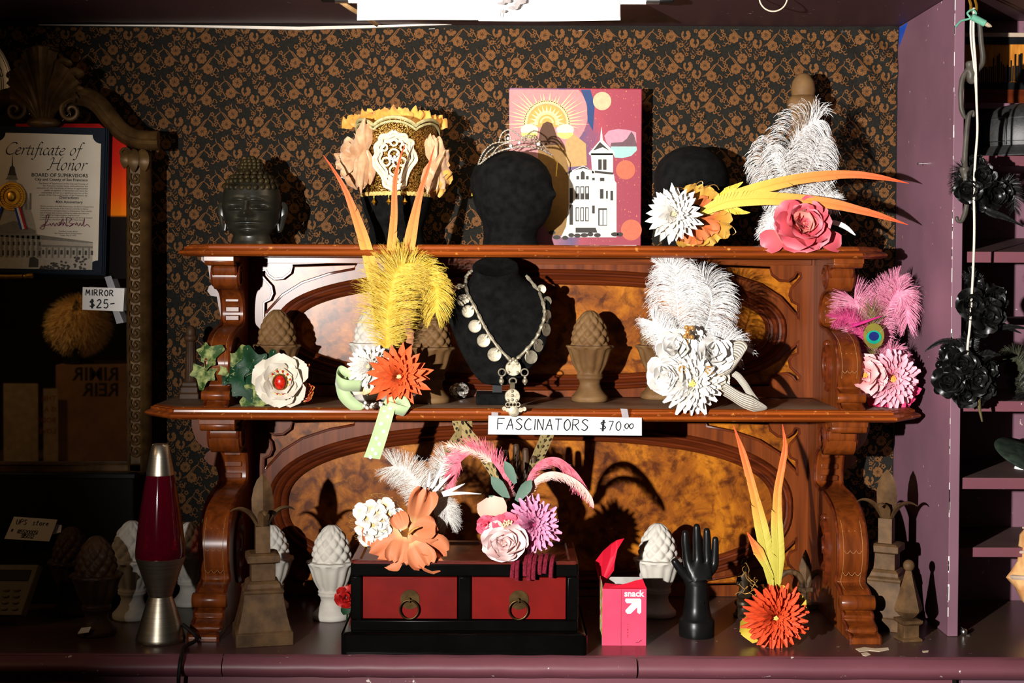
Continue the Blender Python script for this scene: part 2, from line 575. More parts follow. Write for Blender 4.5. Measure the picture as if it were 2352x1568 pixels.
# bare chips where the paint came off, thin plaster-coloured patches beside the bracket foot
M_CHIP = mat('bare_filler', (214, 192, 160), (226, 206, 178), scale=60)
for k, pts in enumerate(([(1965, 1490), (1985, 1486), (2010, 1489), (2040, 1487), (2042, 1492), (2020, 1496), (1996, 1494), (1975, 1497)], [(1978, 1500), (1992, 1498), (2000, 1503), (1990, 1507), (1982, 1505)], [(2118, 1495), (2133, 1494), (2132, 1497), (2120, 1498)])):
    b = B()
    q = [PZ(x, y, CZ) for x, y in pts]
    n = len(q)
    b.add([p + V((0, 0, .0006)) for p in q] + q, [tuple(range(n))] + [(i, (i + 1) % n, n + (i + 1) % n, n + i) for i in range(n)])
    b.obj('paint_chip', M_CHIP, cnt, smooth=0)

# ---- purple shelving unit on the right
DX = WX1
DY = -(3.1 - 2.714)
un = thing('shelving_unit', 'purple painted shelving unit right of the carved shelf', 'shelving', (1.1, -0.2, CZ))
b = B().box((DX, DY, CZ + .0005), (DX + 0.019, 0.0, ZCEIL - .0005))
b.obj('side_panel', M_PURP, un, bevel=0.0012)
b = B()                                            # worn white line along the front arris
for k in range(46):
    z = U(CZ + .02, ZCEIL - .03)
    l = U(.003, .03) if k > 6 else U(.01, .03)
    w = U(.0004, .0011) if k > 8 else U(.001, .0022)
    b.box((DX - .0004, DY - .0004, z), (DX + w, DY + w * .5, z + l))
b.obj('worn_edge', mat('worn_white', (216, 208, 204), (228, 222, 218)), un, smooth=0, kind='stuff')
b = B().box((DX + .019, -0.08, CZ), (1.45, -0.066, ZCEIL))
b.obj('back_panel', M_PURP, un)
b = B().box((1.44, DY, CZ), (1.46, 0, ZCEIL))
b.obj('side_panel', M_PURP, un)
SHELVES = []
for name, yt, yb, yf, tilt in (('a', 357, 381, -.30, 0), ('b', 578, 603, -.36, .032), ('c', 731, 744, -.22, 0), ('d', 921, 945, -.37, 0), ('e', 1097, 1123, -.37, 0), ('f', 1257, 1279, -.31, 0)):
    zt, zb = P(2280, yt, yf).z, P(2280, yb, yf).z
    b = B()
    x0, x1 = DX + .0195, 1.4395
    b.add([(x, y, z) for x in (x0, x1) for y, z in ((yf, zb), (yf, zt), (-.0805, zt + tilt), (-.0805, zb + tilt))], [(0, 1, 2, 3), (7, 6, 5, 4), (0, 4, 5, 1), (1, 5, 6, 2), (2, 6, 7, 3), (3, 7, 4, 0)])
    o = b.obj('shelf', M_PURPE if name != 'c' else M_PURP, un, bevel=0.001)
    o.data.materials.append(mat('shelf_top_%s' % name, (84, 62, 62), (98, 76, 70), scale=12))
    o.data.polygons[3].material_index = 1
    SHELVES.append((zt, yf))
b = B()
q = P(2135, 376, DY)
q = V((DX, P(2135, 376, -.22).y, P(2135, 376, -.22).z))
b.tube([q, q + V((-.016, 0, 0))], .0012, 6).tube([q + V((-.016, 0, 0)), q + V((-.018, 0, 0))], .0028, 8)
b.obj('nail', MATS['steel'], un)
b = B()                                            # blue masking tape corner
q = [V((DX - .0008, y, z)) for y, z in ((-.012, ZCEIL - .003), (-.075, ZCEIL - .003), (-.012, ZCEIL - .042))]
b.add([p for p in q] + [p + V((.0006, 0, 0)) for p in q], [(0, 1, 2), (5, 4, 3), (0, 3, 4, 1), (1, 4, 5, 2), (2, 5, 3, 0)])
b.obj('masking_tape', mat('blue_tape', (28, 70, 170), (36, 82, 186)), un, smooth=0, label='blue tape corner')
# ------------------------------------------------------------------ carved mahogany etagere
XM = 0.067
ZMID = P(1230, 940, -.33).z                  # top of middle shelf
ZTOP = P(1230, 562, -.29).z                  # top of upper shelf
eta = thing('etagere', 'carved mahogany two-tier wall shelf with burl ovals standing on the counter', 'shelf', (XM, -0.25, CZ))
YB = -.06                                    # face of the backboards
def plan(hw, ch, yf, ins):
    k = ins * 0.41
    return [(XM - hw - ch + ins, -.012), (XM - hw - ch + ins, yf + ch * 1.15 + k), (XM - hw + k, yf + ins), (XM + hw - k, yf + ins), (XM + hw + ch - ins, yf + ch * 1.15 + k), (XM + hw + ch - ins, -.012)]
def shelf_board(zt, zb, hw, ch, yf):
    h = zt - zb
    b = B()
    layers = [(zt, .022), (zt - .1 * h, .0165), (zt - .16 * h, .0155), (zt - .2 * h, .011), (zt - .38 * h, .0105), (zt - .46 * h, .0075), (zt - .52 * h, .003), (zt - .6 * h, .0008), (zt - .7 * h, 0), (zt - .8 * h, .0012), (zt - .88 * h, .004), (zt - .93 * h, .0085), (zb, .011)]
    b.loft([[V((x, y, z)) for x, y in plan(hw, ch, yf, ins)] for z, ins in layers])
    b.f = [tuple(reversed(f)) for f in b.f]
    return b
ZTB, ZMB = P(1230, 590.5, -.29).z, P(1230, 968, -.33).z
for nm, zt, zb, hw, ch, yf in (('upper', ZTOP, ZTB, .624, .068, -.29), ('middle', ZMID, ZMB, .682, .066, -.33)):
    b = shelf_board(zt, zb, hw, ch, yf)
    o = b.obj('shelf_board', [M_EDGE, mat('dusty_shelf_top_' + nm, (92, 62, 44), (120, 98, 80), scale=9, rough=0.4)], eta, smooth=30)
    o.data.polygons[len(o.data.polygons) - 2].material_index = 1
    o.data.polygons[len(o.data.polygons) - 1].material_index = 1 if nm == 'x' else 0
def sup(cx, cz, a, bb, n=2.5, k=96):         # superellipse outline
    out = []
    for i in range(k):
        t = 2 * pi * i / k
        c, s_ = cos(t), sin(t)
        out.append((cx + a * math.copysign(abs(c) ** (2 / n), c), cz + bb * math.copysign(abs(s_) ** (2 / n), s_)))
    return out
SPAN = [(812, 607), (664, 612), (659, 628), (642, 641), (622, 643), (609, 634), (602, 622), (594, 624), (592, 634), (602, 646), (615, 660), (618, 676), (612, 690), (598, 697), (597, 732), (607, 716), (640, 680), (686, 651), (749, 630), (806, 619)]
def panel(y0, y1, oc, oa, ob, ia, ib, top):
    s = S(YB)
    cx = XM
    cz = P(1212, oc, YB).z
    zt, zb = (ZTB if top else ZMB), (ZMID if top else CZ)
    # spandrel outline mirrored into four corners
    spans = []
    for q in SPAN:
        x = (q[0] - 1212) * s
        z = (757 - q[1]) * s
        spans.append((x, z))
    if not top:
        spans = [(x, z + (ob - 140) * s * 0.98 + .0) for x, z in spans]
    holes = [sup(cx, cz, oa * s, ob * s)]
    for mx in (1, -1):
        for mz in (1, -1):
            h = [(cx + mx * x, cz + (z if mz > 0 else -z * (.86 if top else .9))) for x, z in spans]
            if min(q[1] for q in h) > zb + .012 and max(q[1] for q in h) < zt - .008:
                holes.append(h)
    hw = .575
    wl = [(462, 597), (478, 612), (482, 640), (493, 650), (480, 657), (476, 668), (484, 679), (498, 681), (502, 705), (509, 735)] if top else [(440, 980), (450, 1010), (466, 1026), (486, 1031), (474, 1040), (468, 1052), (480, 1066), (496, 1072), (504, 1100)]
    wing = [(P(x, y, YB).x, P(x, y, YB).z) for x, y in wl]
    xe = wing[-1][0]
    out = [(xe, zb + .001)] + wing[::-1] + [(wing[0][0], zt - .0005)]
    out2 = [(2 * cx - x, z) for x, z in out[::-1]]
    b = B().flat([out + out2] + holes, YB + .014, .014)
    b.obj('backboard', M_MAHV, eta, smooth=25)
    b = B().box((cx - hw, YB + .0145, zb + .001), (cx + hw, YB + .026, zt - .001))
    b.obj('burl_panel', M_BURL, eta)
    for h in holes[1:]:  # dark tube round each recess, drawn in place of its edge shadow
        b = B()
        b.tube([V((x, YB + .001, z)) for x, z in h + h[:2]], .0030, 6)
        b.obj('recess_shade_line', M_DARKM, eta)
    # stepped oval moulding
    b = B()
    prof = [(0, .012), (0, .0), (.06, -.006), (.14, -.0085), (.22, -.0065), (.26, -.001), (.36, .0), (.42, -.005), (.52, -.0075), (.62, -.005), (.68, .002), (.78, .003), (.84, .0005), (.92, .002), (1.0, .009), (1.0, .014)]
    rings = []
    for t, dy in prof:
        rings.append([V((x, YB + dy, z)) for x, z in sup(cx, cz, lerp(oa, ia, t) * s, lerp(ob, ib, t) * s)])
    b.loft(rings, False)
    b.obj('oval_moulding', M_DARKM, eta, smooth=50)
    # frieze strip under the shelf
    b = B().box((XM - .575, YB - .004, zt - .0125), (XM + .575, YB - .0002, zt - .0005))
    b.obj('frieze_strip', M_MAHOG, eta, bevel=.001)
panel(590, 912, 757, 588, 140, 541, 104, True)
panel(968, 1375, 1163, 606, 190, 560, 152, False)

def bracket(x, zb, zt, front, wdt, drum, cap, bead, spiral, notches, side):
    H = zt - zb
    g = bpy.data.objects.new('bracket', None)
    pt = lambda d, h: (YB - d, zt - h * H)
    o2 = cr([V((d, h, 0)) for d, h in front], 4)
    poly = [pt(q.x, q.y) for q in o2] + [pt(0, 1), pt(0, 0)]
    def slab(xa, xb, poly):
        b = B()
        n = len(poly)
        b.loft([[V((xx, y, z)) for y, z in poly] for xx in (xa, xb)])
        return b
    base = slab(x - wdt / 2, x + wdt / 2, poly).obj('bracket', M_MAHV, eta, smooth=35, bevel=.0012)
    # edge beads following the front on both flanks
    for sx in (-1, 1):
        b = B()
        b.tube([V((x + sx * wdt / 2, pt(q.x - .004, q.y)[0], pt(q.x, q.y)[1])) for q in o2], .0040, 6)
        b.obj('edge_bead', M_DARKM, base)
        b = B()
        d0, h0, r0 = spiral
        pts = []
        for k in range(56):
            a = -1.2 + k * 0.235
            r = r0 * (1 - k / 58)
            c = pt(d0, h0)
            pts.append(V((x + sx * (wdt / 2 + .001), c[0] - r * cos(a) * .72, c[1] + r * sin(a))))
        b.tube(pts, lambda t: .0085 - .0045 * t, 7)
        b.obj('scroll_carving', M_DARKM, base)
        b = B().ball((x + sx * (wdt / 2 + .001), pt(d0, h0 - .155)[0], pt(d0, h0 - .155)[1]), .0085)
        b.obj('boss', M_DARKM, base)
    def xcyl(name, d, h, r, w, ndr=20):
        b = B()
        c = pt(d, h)
        rr = [(r * .9, -w / 2), (r, -w / 2 + .0015), (r, w / 2 - .0015), (r * .9, w / 2)]
        b.loft([[V((x + q[1], c[0] + q[0] * cos(2 * pi * k / ndr), c[1] + q[0] * sin(2 * pi * k / ndr))) for k in range(ndr)] for q in rr])
        b.obj(name, M_MAHV, base, smooth=50)
    xcyl('scroll_drum', *drum, wdt + .008)
    xcyl('cap_bead', *cap, wdt + .014)
    xcyl('foot_bead', *bead, wdt + .012)
    b = B()
    c = pt(cap[0], 0)
    b.box((x - wdt / 2 - .008, c[0] - .012, zt - .0005), (x + wdt / 2 + .008, c[0] + .05, zt - .010))
    b.obj('cap_block', M_MAHV, base, bevel=.001)
    for d, h in notches:
        c = pt(d, h)
        B().box((x - wdt * .33, c[0] - .004, c[1] - .0055), (x + wdt * .33, c[0] + .004, c[1] + .0055)).obj('notch_block', M_MAHV, base, bevel=.0015)
    # volute on the ends of the scroll drum
    for sx in (-1, 1):
        c = pt(drum[0], drum[1])
        b = B()
        b.tube([V((x + sx * (wdt / 2 + .004), c[0] + drum[2] * (1 - k / 34) * cos(.4 + k * .42), c[1] + drum[2] * (1 - k / 34) * sin(.4 + k * .42))) for k in range(32)], lambda u: .0042 - .0022 * u, 6)
        b.obj('drum_volute', M_DARKM, base)
    # scored border lines and incised scallops on the belly
    i0 = [q for q in o2 if .47 < q.y < .80]
    for sx in (-1, 1):
        b = B()
        b.tube([V((x + sx * wdt * .34, pt(q.x + .0003, 0)[0], pt(0, q.y)[1])) for q in i0], .0006, 5)
        b.obj('scored_line', M_BRASSL, base)
    for k in range(4):
        q = i0[int((k + .5) * len(i0) / 4)]
        b = B()
        pts = []
        for j in range(25):
            u = j / 24
            c = pt(q.x + .0004, q.y + .016 * abs(sin(u * pi * 3)))
            pts.append(V((x + (u - .5) * wdt * .66, c[0] - .0003, c[1])))
        b.tube(pts, .0006, 5)
        b.obj('scallop_line', M_BRASSL, base)
    return base
M_BRASSL = mat('worn_gilt_line', (140, 92, 54), (158, 108, 66), rough=.5)
UP = [(.20, 0), (.20, .045), (.165, .06), (.158, .12), (.135, .2), (.09, .25), (.07, .33), (.066, .42), (.08, .475), (.14, .50), (.195, .55), (.222, .63), (.232, .72), (.224, .82), (.215, .87), (.238, .90), (.245, .95), (.238, .965), (.258, 1.0)]
LO = [(.235, 0), (.235, .045), (.19, .055), (.185, .11), (.15, .155), (.10, .18), (.08, .25), (.076, .33), (.09, .375), (.17, .395), (.235, .44), (.272, .52), (.285, .61), (.28, .70), (.265, .775), (.30, .80), (.32, .84), (.315, .88), (.33, .90), (.33, .925), (.355, .945), (.36, .965), (.385, .97), (.388, 1.0)]
for sx in (-1, 1):
    bracket(XM + sx * .601, ZMID, ZTB, UP, .042, (.130, .135, .026), (.205, .035, .0085), (.243, .925, .0095), (.135, .74, .046), [(.071, .30), (.067, .37), (.069, .43)], sx)
    bracket(XM + sx * .598, CZ, ZMB, LO, .052, (.150, .105, .034), (.24, .035, .0095), (.318, .845, .014), (.165, .66, .066), [(.083, .215), (.077, .275), (.078, .335)], sx)
# ------------------------------------------------------------------ turned and cast ornaments
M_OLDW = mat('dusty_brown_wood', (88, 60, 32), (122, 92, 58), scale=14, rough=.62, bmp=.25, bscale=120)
M_DARKW = mat('dark_and_shaded_wood', (52, 34, 20), (72, 50, 32), scale=14, rough=.5, bmp=.25, bscale=120)  # also the shaded urns: the same brown wood, darkened for the shade there
M_PLAST = mat('white_plaster', (184, 178, 166), (206, 200, 190), scale=16, rough=.75, bmp=.15, bscale=90)
M_IRON = mat('brown_cast_iron', (62, 43, 26), (96, 70, 43), scale=30, rough=.6, spec=.2, bmp=.3, bscale=160)
M_BRASS = mat('aged_brass', (60, 44, 23), (84, 64, 36), scale=60, metal=.85, rough=.42)
M_SILVER = mat('tarnished_silver', (142, 132, 112), (172, 162, 140), scale=120, metal=.6, rough=.5, bmp=.3, bscale=300)
M_GOLD = mat('gold', (196, 140, 40), (226, 176, 70), scale=90, metal=.9, rough=.35, bmp=.2)

def foot_at(px, py, Z, r):        # centre of a round foot whose front rim shows at that pixel
    q = PZ(px, py, Z)
    return V((q.x, q.y + r, Z))
def mk_urn(loc, h, m, label, group, rot=0.0, squat=1.0):
    k = h / 213
    t = thing('pinecone_urn', label, 'urn', loc, group)
    b = B()
    prof = [(40, 0), (43, 3), (43, 11), (41, 14), (35, 20), (27, 31), (24, 42), (26, 51), (30, 54), (31.5, 57), (30, 60), (31.5, 62.5), (29, 66), (31, 70), (36, 78), (41, 88), (45, 100), (49, 113), (53, 123), (56, 128), (54.5, 132), (47, 133)]
    def mod(a, z, r):
        zz = z / k
        if 69 < zz < 127:
            return r * (1 - .075 * abs(cos(6 * (a + rot))) ** 3)
        if zz >= 127:
            return r * (1 + .035 * cos(12 * (a + rot)))
        return r
    b.lathe([(r * k, z * k) for r, z in prof], 72, loc, mod)
    b.obj('bowl', m, t, smooth=60)
    b = B()
    pr = [(38, 128)] + [(44 * (1 - ((z - 132) / 84) ** 2.2) ** .62 if z < 216 else 0.5, z) for z in np.linspace(132, 213.5, 46)]
    def mod2(a, z, r):
        zz = (z / k - 132) / 82
        f = abs(sin(5 * (a + rot) + zz * 8.6)) * abs(sin(5 * (a + rot) - zz * 8.6))
        return r * (0.9 + .16 * f ** .7)
    b.lathe([(r * k, z * k) for r, z in pr], 80, loc, mod2)
    b.obj('pinecone', m, t, smooth=60)
    return t
WG, PG, DG = 'brown wooden pinecone urns on the middle shelf', 'white plaster pinecone urns', 'pinecone urns with shade put into their colour'
h0 = 213 * S(-.22)
for px, py, h, m, lab, g, rt in (
    (630, 924, 1.0, M_OLDW, 'brown pinecone urn at the left end of the middle shelf, behind the ivy', WG, .1),
    (990, 928, .98, M_OLDW, 'brown pinecone urn half hidden by the yellow plume fascinator', WG, .3),
    (1357, 925, 1.0, M_OLDW, 'brown wooden pinecone urn standing free right of the necklace bust', WG, .2),
    (1516, 919, .98, M_OLDW, 'brown pinecone urn mostly hidden behind the white feather fascinator', WG, .0),
    (853, 921, 1.02, M_PLAST, 'white pinecone urn behind the yellow plume on the middle shelf', PG, .2)):
    mk_urn(foot_at(px, py, ZMID, .036), h0 * h, m, lab, g, rt)
for px, py, topy, m, lab, g, rt in (
    (756, 1431, 1212, M_PLAST, 'white plaster pinecone urn left of the red drawer box', PG, .0),
    (1515, 1424, 1208, M_PLAST, 'white plaster pinecone urn between snack box and black hand', PG, .25),
    (617, 1408, 1212, M_PLAST, 'white pinecone urn hidden behind the large spear finial', PG, .1),
    (292, 1430, 1202, M_PLAST, 'white plaster pinecone urn left behind the lava lamp', PG, .15),
    (426, 1398, 1205, M_PLAST, 'white pinecone urn right behind the lava lamp, tinted red', PG, .3),
    (150, 1420, 1216, M_DARKW, 'brown pinecone urn coloured dark for shade, farther back beside the card reader', DG, .1),
    (208, 1468, 1238, M_DARKW, 'brown pinecone urn coloured dark for shade, with a small white sticker on its foot', DG, .2)):
    loc = foot_at(px, py, CZ, .04)
    h = (py - topy) * S(loc.y) * .985
    t = mk_urn(loc, h, m, lab, g, rt)
    if px == 208:
        b = B()
        q = loc + V((-.012, -.0405, .014))
        b.add([q + V((-.011, -.001, -.003)), q + V((.009, -.001, 0)), q + V((.012, .005, .008)), q + V((-.006, .005, .006))], [(0, 1, 2, 3)])
        b.add([v + V((0, 0, -.0008)) for v in [V(x) for x in b.v[:4]]], [(3, 2, 1, 0)])
        b.obj('sticker', M_WHITE, t, smooth=0)

# square-section spear finials
def sq(b, prof, c, rot, bulge=0.0):
    rings = []
    for hw, z in prof:
        rings.append([c + Matrix.Rotation(rot, 3, 'Z') @ V((sx * hw, sy * hw, z)) for sx, sy in ((-1, -1), (1, -1), (1, 1), (-1, 1))])
    b.loft(rings)
def leaf_blade(b, pts, w, th, side):      # ridged spear leaf along pts
    rings = []
    n = len(pts)
    for i, q in enumerate(pts):
        t = i / (n - 1)
        tn = (pts[min(i + 1, n - 1)] - pts[max(i - 1, 0)]).normalized()
        s_ = (V(side) - tn * V(side).dot(tn)).normalized()
        nn = tn.cross(s_)
        ww, tt = w(t), th(t)
        rings.append([q + s_ * ww, q + nn * tt, q - s_ * ww, q - nn * tt])
    b.loft(rings)
def spear_finial(loc, k, rot, label, m):
    t = thing('spear_finial', label, 'finial', loc, 'square spear-leaf finials on the counter')
    c = V(loc)
    b = B()
    sq(b, [(66 * k, 0), (66 * k, 30 * k), (62 * k, 33 * k), (55 * k, 60 * k), (49 * k, 90 * k), (45 * k, 118 * k), (47 * k, 121 * k), (47 * k, 126 * k), (40 * k, 130 * k), (38 * k, 140 * k), (31 * k, 146 * k)], c, rot)
    b.obj('plinth', m, t, smooth=25, bevel=.001)
    b = B()
    sq(b, [(28 * k, 145 * k), (28 * k, 186 * k), (38 * k, 190 * k), (38 * k, 206 * k), (30 * k, 210 * k)], c, rot)
    b.obj('neck', m, t, smooth=25, bevel=.001)
    rm = Matrix.Rotation(rot, 3, 'Z')
    b = B()
    sq(b, [(17 * k, 209 * k), (17 * k, 272 * k)], c, rot)
    b.obj('stem', m, t, smooth=25)
    b = B()
    pts = [c + V((0, 0, z * k)) for z in (262, 285, 310, 335, 360, 380, 394)]
    leaf_blade(b, pts, lambda u: interp(u, [0, .3, .55, .8, 1], [10, 25, 26, 16, 1]) * k, lambda u: interp(u, [0, .3, .8, 1], [10, 15, 9, 1]) * k, rm @ V((1, 0, 0)))
    b.obj('spear_leaf', m, t, smooth=20)
    for d in ((1, 0), (-1, 0), (0, -1), (0, 1)):
        dd = rm @ V((d[0], d[1], 0))
        b = B()
        pts = cr([c + dd * (x * k) + V((0, 0, z * k)) for x, z in ((4, 262), (16, 285), (30, 303), (48, 313), (64, 313), (76, 307))], 3)
        leaf_blade(b, pts, lambda u: interp(u, [0, .3, .7, 1], [8, 15, 10, 1]) * k, lambda u: interp(u, [0, .4, 1], [7, 6, 1]) * k, dd.cross(V((0, 0, 1))))
        b.obj('curled_leaf', m, t, smooth=30)
    return t
loc = foot_at(590, 1489, CZ, .062)
spear_finial(loc, 392 / 394 * S(loc.y) * .98, radians(14), 'large dark spear-leaf finial on a square plinth left of the drawer box', M_IRON)
loc = foot_at(2050, 1450, CZ, .05)
spear_finial(loc, 368 / 394 * S(loc.y) * .98, radians(-28), 'tall spear-leaf finial beside the purple divider', M_IRON)
# small ball-topped finial
loc = foot_at(2092, 1474, CZ, .018)
k = S(loc.y)
t = thing('ball_finial', 'small brown finial with a ball top and flared pyramid', 'finial', loc)
b = B(); rt = radians(38); c = V(loc)
sq(b, [(24 * k, 0), (24 * k, 5 * k), (18 * k, 9 * k), (18 * k, 36 * k), (24 * k, 41 * k), (25 * k, 48 * k), (16 * k, 51 * k)], c, rt * .3)
b.obj('block', M_IRON, t, smooth=20, bevel=.0006)
b = B()
b.lathe([(12 * k, 50 * k), (20 * k, 56 * k), (32 * k, 68 * k), (33 * k, 74 * k), (25 * k, 100 * k), (16 * k, 130 * k), (8 * k, 158 * k), (7 * k, 162 * k)], 6, c, None)
b.obj('pyramid', M_IRON, t, smooth=20)
B().ball(c + V((0, 0, 172 * k)), 13.5 * k, 16, 10).obj('ball', M_IRON, t)
# small iron fleur-de-lis in front of the right bracket
loc = foot_at(1852, 1400, CZ, .012)
k = S(loc.y)
t = thing('fleur_de_lis', 'small dark iron fleur-de-lis finial behind the orange flower', 'finial', loc)
c = V(loc)
B().box(c + V((-34 * k, -12 * k, 0)), c + V((34 * k, 12 * k, 12 * k))).obj('foot', M_IRON, t, bevel=.001)
b = B()
leaf_blade(b, [c + V((0, 0, z * k)) for z in (8, 40, 70, 95, 118, 136)], lambda u: interp(u, [0, .3, .62, 1], [9, 8, 15, 1]) * k, lambda u: interp(u, [0, .6, 1], [6, 8, 1]) * k, (1, 0, 0))
b.obj('spear_leaf', M_IRON, t, smooth=20)
for sx in (-1, 1):
    b = B()
    b.tube(cr([c + V((sx * x * k, 0, z * k)) for x, z in ((4, 42), (9, 66), (22, 82), (42, 84), (58, 70), (62, 50), (52, 40), (44, 46))], 4), lambda u: (8 - 4 * u) * k, 8)
    b.obj('curl', M_IRON, t)
b = B().box(c + V((-16 * k, -10 * k, 40 * k)), c + V((16 * k, 10 * k, 50 * k)))
b.obj('band', M_IRON, t, bevel=.001)
# fluted column finials
def column_finial(loc, h, label, m):
    k = h / 400
    t = thing('column_finial', label, 'finial', loc, 'fluted wooden column finials')
    b = B()
    sq(b, [(52 * k, 0), (52 * k, 28 * k), (46 * k, 34 * k), (46 * k, 64 * k), (40 * k, 70 * k), (40 * k, 88 * k), (34 * k, 96 * k)], V(loc), 0)
    b.obj('plinth', m, t, smooth=25, bevel=.001)
    b = B()
    b.lathe([(38 * k, 94 * k), (34 * k, 104 * k), (30 * k, 200 * k), (26 * k, 310 * k), (27 * k, 314 * k)], 60, loc, lambda a, z, r: r * (1 - .13 * max(0, cos(10 * a)) ** .5) if 110 * k < z < 305 * k else r)
    b.obj('shaft', m, t, smooth=60)
    b = B()
    b.lathe([(27 * k, 312 * k), (35 * k, 320 * k), (38 * k, 334 * k), (33 * k, 344 * k), (26 * k, 348 * k), (28 * k, 360 * k), (25 * k, 380 * k), (15 * k, 396 * k), (2 * k, 400 * k)], 32, loc)
    b.obj('cap', m, t, smooth=50)
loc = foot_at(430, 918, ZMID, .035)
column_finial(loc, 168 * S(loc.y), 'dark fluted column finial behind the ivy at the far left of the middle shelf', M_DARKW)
loc = V((P(1842, 500, -.1).x, -.1, ZTOP))
column_finial(loc, (575 - 168) * S(-.1) * .98, 'brown fluted column finial rising behind the white feathers on the top shelf', M_OLDW)

# ---- lava lamp
loc = foot_at(356, 1485, CZ, .043)
k = S(loc.y)
t = thing('lava_lamp', 'brushed metal lava lamp with dark red liquid', 'lamp', loc)
M_STEELB = mat('brushed_aluminium', (168, 158, 140), (190, 180, 162), scale=6, sc=(1, 1, 60), metal=1.0, rough=.36)
m, tr, p = new_mat('red_liquid')
for n in list(tr.nodes):
    if n.type != 'OUTPUT_MATERIAL':
        tr.nodes.remove(n)
out = [n for n in tr.nodes if n.type == 'OUTPUT_MATERIAL'][0]
tb = tr.nodes.new('ShaderNodeBsdfTransparent'); tb.inputs[0].default_value = (0.42, 0.004, 0.03, 1)
df = tr.nodes.new('ShaderNodeBsdfDiffuse'); df.inputs[0].default_value = (0.30, 0.004, 0.03, 1)
mx0 = tr.nodes.new('ShaderNodeMixShader'); mx0.inputs[0].default_value = .16
gl = tr.nodes.new('ShaderNodeBsdfGlossy'); gl.inputs['Roughness'].default_value = 0.06
fr = tr.nodes.new('ShaderNodeFresnel'); fr.inputs[0].default_value = 1.5
mx = tr.nodes.new('ShaderNodeMixShader')
tr.links.new(tb.outputs[0], mx0.inputs[1]); tr.links.new(df.outputs[0], mx0.inputs[2])
tr.links.new(fr.outputs[0], mx.inputs[0]); tr.links.new(mx0.outputs[0], mx.inputs[1]); tr.links.new(gl.outputs[0], mx.inputs[2]); tr.links.new(mx.outputs[0], out.inputs[0])
M_LIQ = m
h = lambda y: (1485 - y) * k * .985
B().lathe([(54 * k, 0), (57 * k, h(1481)), (56 * k, h(1474)), (50 * k, h(1455)), (43 * k, h(1430)), (35 * k, h(1402)), (27 * k, h(1379))], 48, loc).obj('base_cone', M_STEELB, t, smooth=50)
B().lathe([(26.5 * k, h(1380)), (32 * k, h(1362)), (41 * k, h(1335)), (50 * k, h(1308)), (57.5 * k, h(1287)), (55 * k, h(1286))], 48, loc).obj('collar', M_STEELB, t, smooth=50)
B().lathe([(54 * k, h(1290)), (57 * k, h(1284)), (57 * k, h(1272)), (54 * k, h(1240)), (49 * k, h(1200)), (43 * k, h(1160)), (37 * k, h(1122)), (31 * k, h(1092))], 48, loc, cap=True).obj('liquid_globe', m, t, smooth=60)
b = B()
b.lathe([(48 * k, h(1289)), (49 * k, h(1284)), (47 * k, h(1279)), (30 * k, h(1276)), (3 * k, h(1275))], 32, loc)
b.obj('wax', mat('dark_wax', (70, 4, 10), (90, 8, 16), rough=.4), t)
B().lathe([(31.5 * k, h(1094)), (30.5 * k, h(1086)), (24 * k, h(1050)), (18.5 * k, h(1024)), (16 * k, h(1022)), (2 * k, h(1023))], 48, loc).obj('cap', M_STEELB, t, smooth=50)
b = B()
q = V(loc) + V((.04, .0, .03))
b.tube(cr([q, q + V((.03, -.02, -.02)), V((P(424, 1470, -.5).x, -.50, CZ + .004)), V((P(415, 1508, -.566).x, -.56, CZ + .0045)), V((P(411, 1520, -.575).x, -.575, CZ - .02)), V((P(410, 1540, -.572).x, -.572, CZ - .06)), V((P(411, 1600, -.572).x, -.572, CZ - .16))], 5), .0036, 8)
b.obj('power_cord', M_BLACK, t)

# ---- two-drawer lacquer box
BY = -.532
z0 = CZ
def pxb(x, y, Y=BY):
    return P(x, y, Y)
M_LACB = mat('black_lacquer', (5, 5, 4), (9, 8, 7), scale=18, rough=.2, spec=.12)
M_LACR = mat('red_lacquer', (92, 9, 6), (112, 14, 9), scale=10, rough=.45, spec=.1, bmp=.08, bscale=40)
M_LACT = mat('dark_red_top', (74, 22, 16), (98, 36, 26), scale=8, rough=.3, coat=.3)
xa, xb = P(782, 1490, BY).x, P(1350, 1490, BY).x
t = thing('drawer_box', 'low black lacquer box with two red drawers and ring pulls', 'box', ((xa + xb) / 2, BY + .13, z0))
zb1 = P(1066, 1455, BY).z
DEP = .25
def rrect(xa, xb, ya, yb, r, n=5):
    out = []
    for cx, cy, a0 in ((xb - r, yb - r, 0), (xa + r, yb - r, 90), (xa + r, ya + r, 180), (xb - r, ya + r, 270)):
        for k in range(n):
            a = radians(a0 + 90 * k / (n - 1))
            out.append((cx + r * cos(a), cy + r * sin(a)))
    return out
b = B()
ly = [(z0, 0), (z0 + .034, 0), (zb1 - .008, .001), (zb1 - .003, .004), (zb1, .012)]
b.loft([[V((x, y, z)) for x, y in rrect(xa + i, xb - i, BY + i, BY + DEP - i, .012)] for z, i in ly])
b.obj('base', M_LACB, t, smooth=40)
xc, xd = P(805, 1400, BY + .02).x, P(1328, 1400, BY + .02).x
YF = BY + .022
zt1 = P(1066, 1294, YF).z
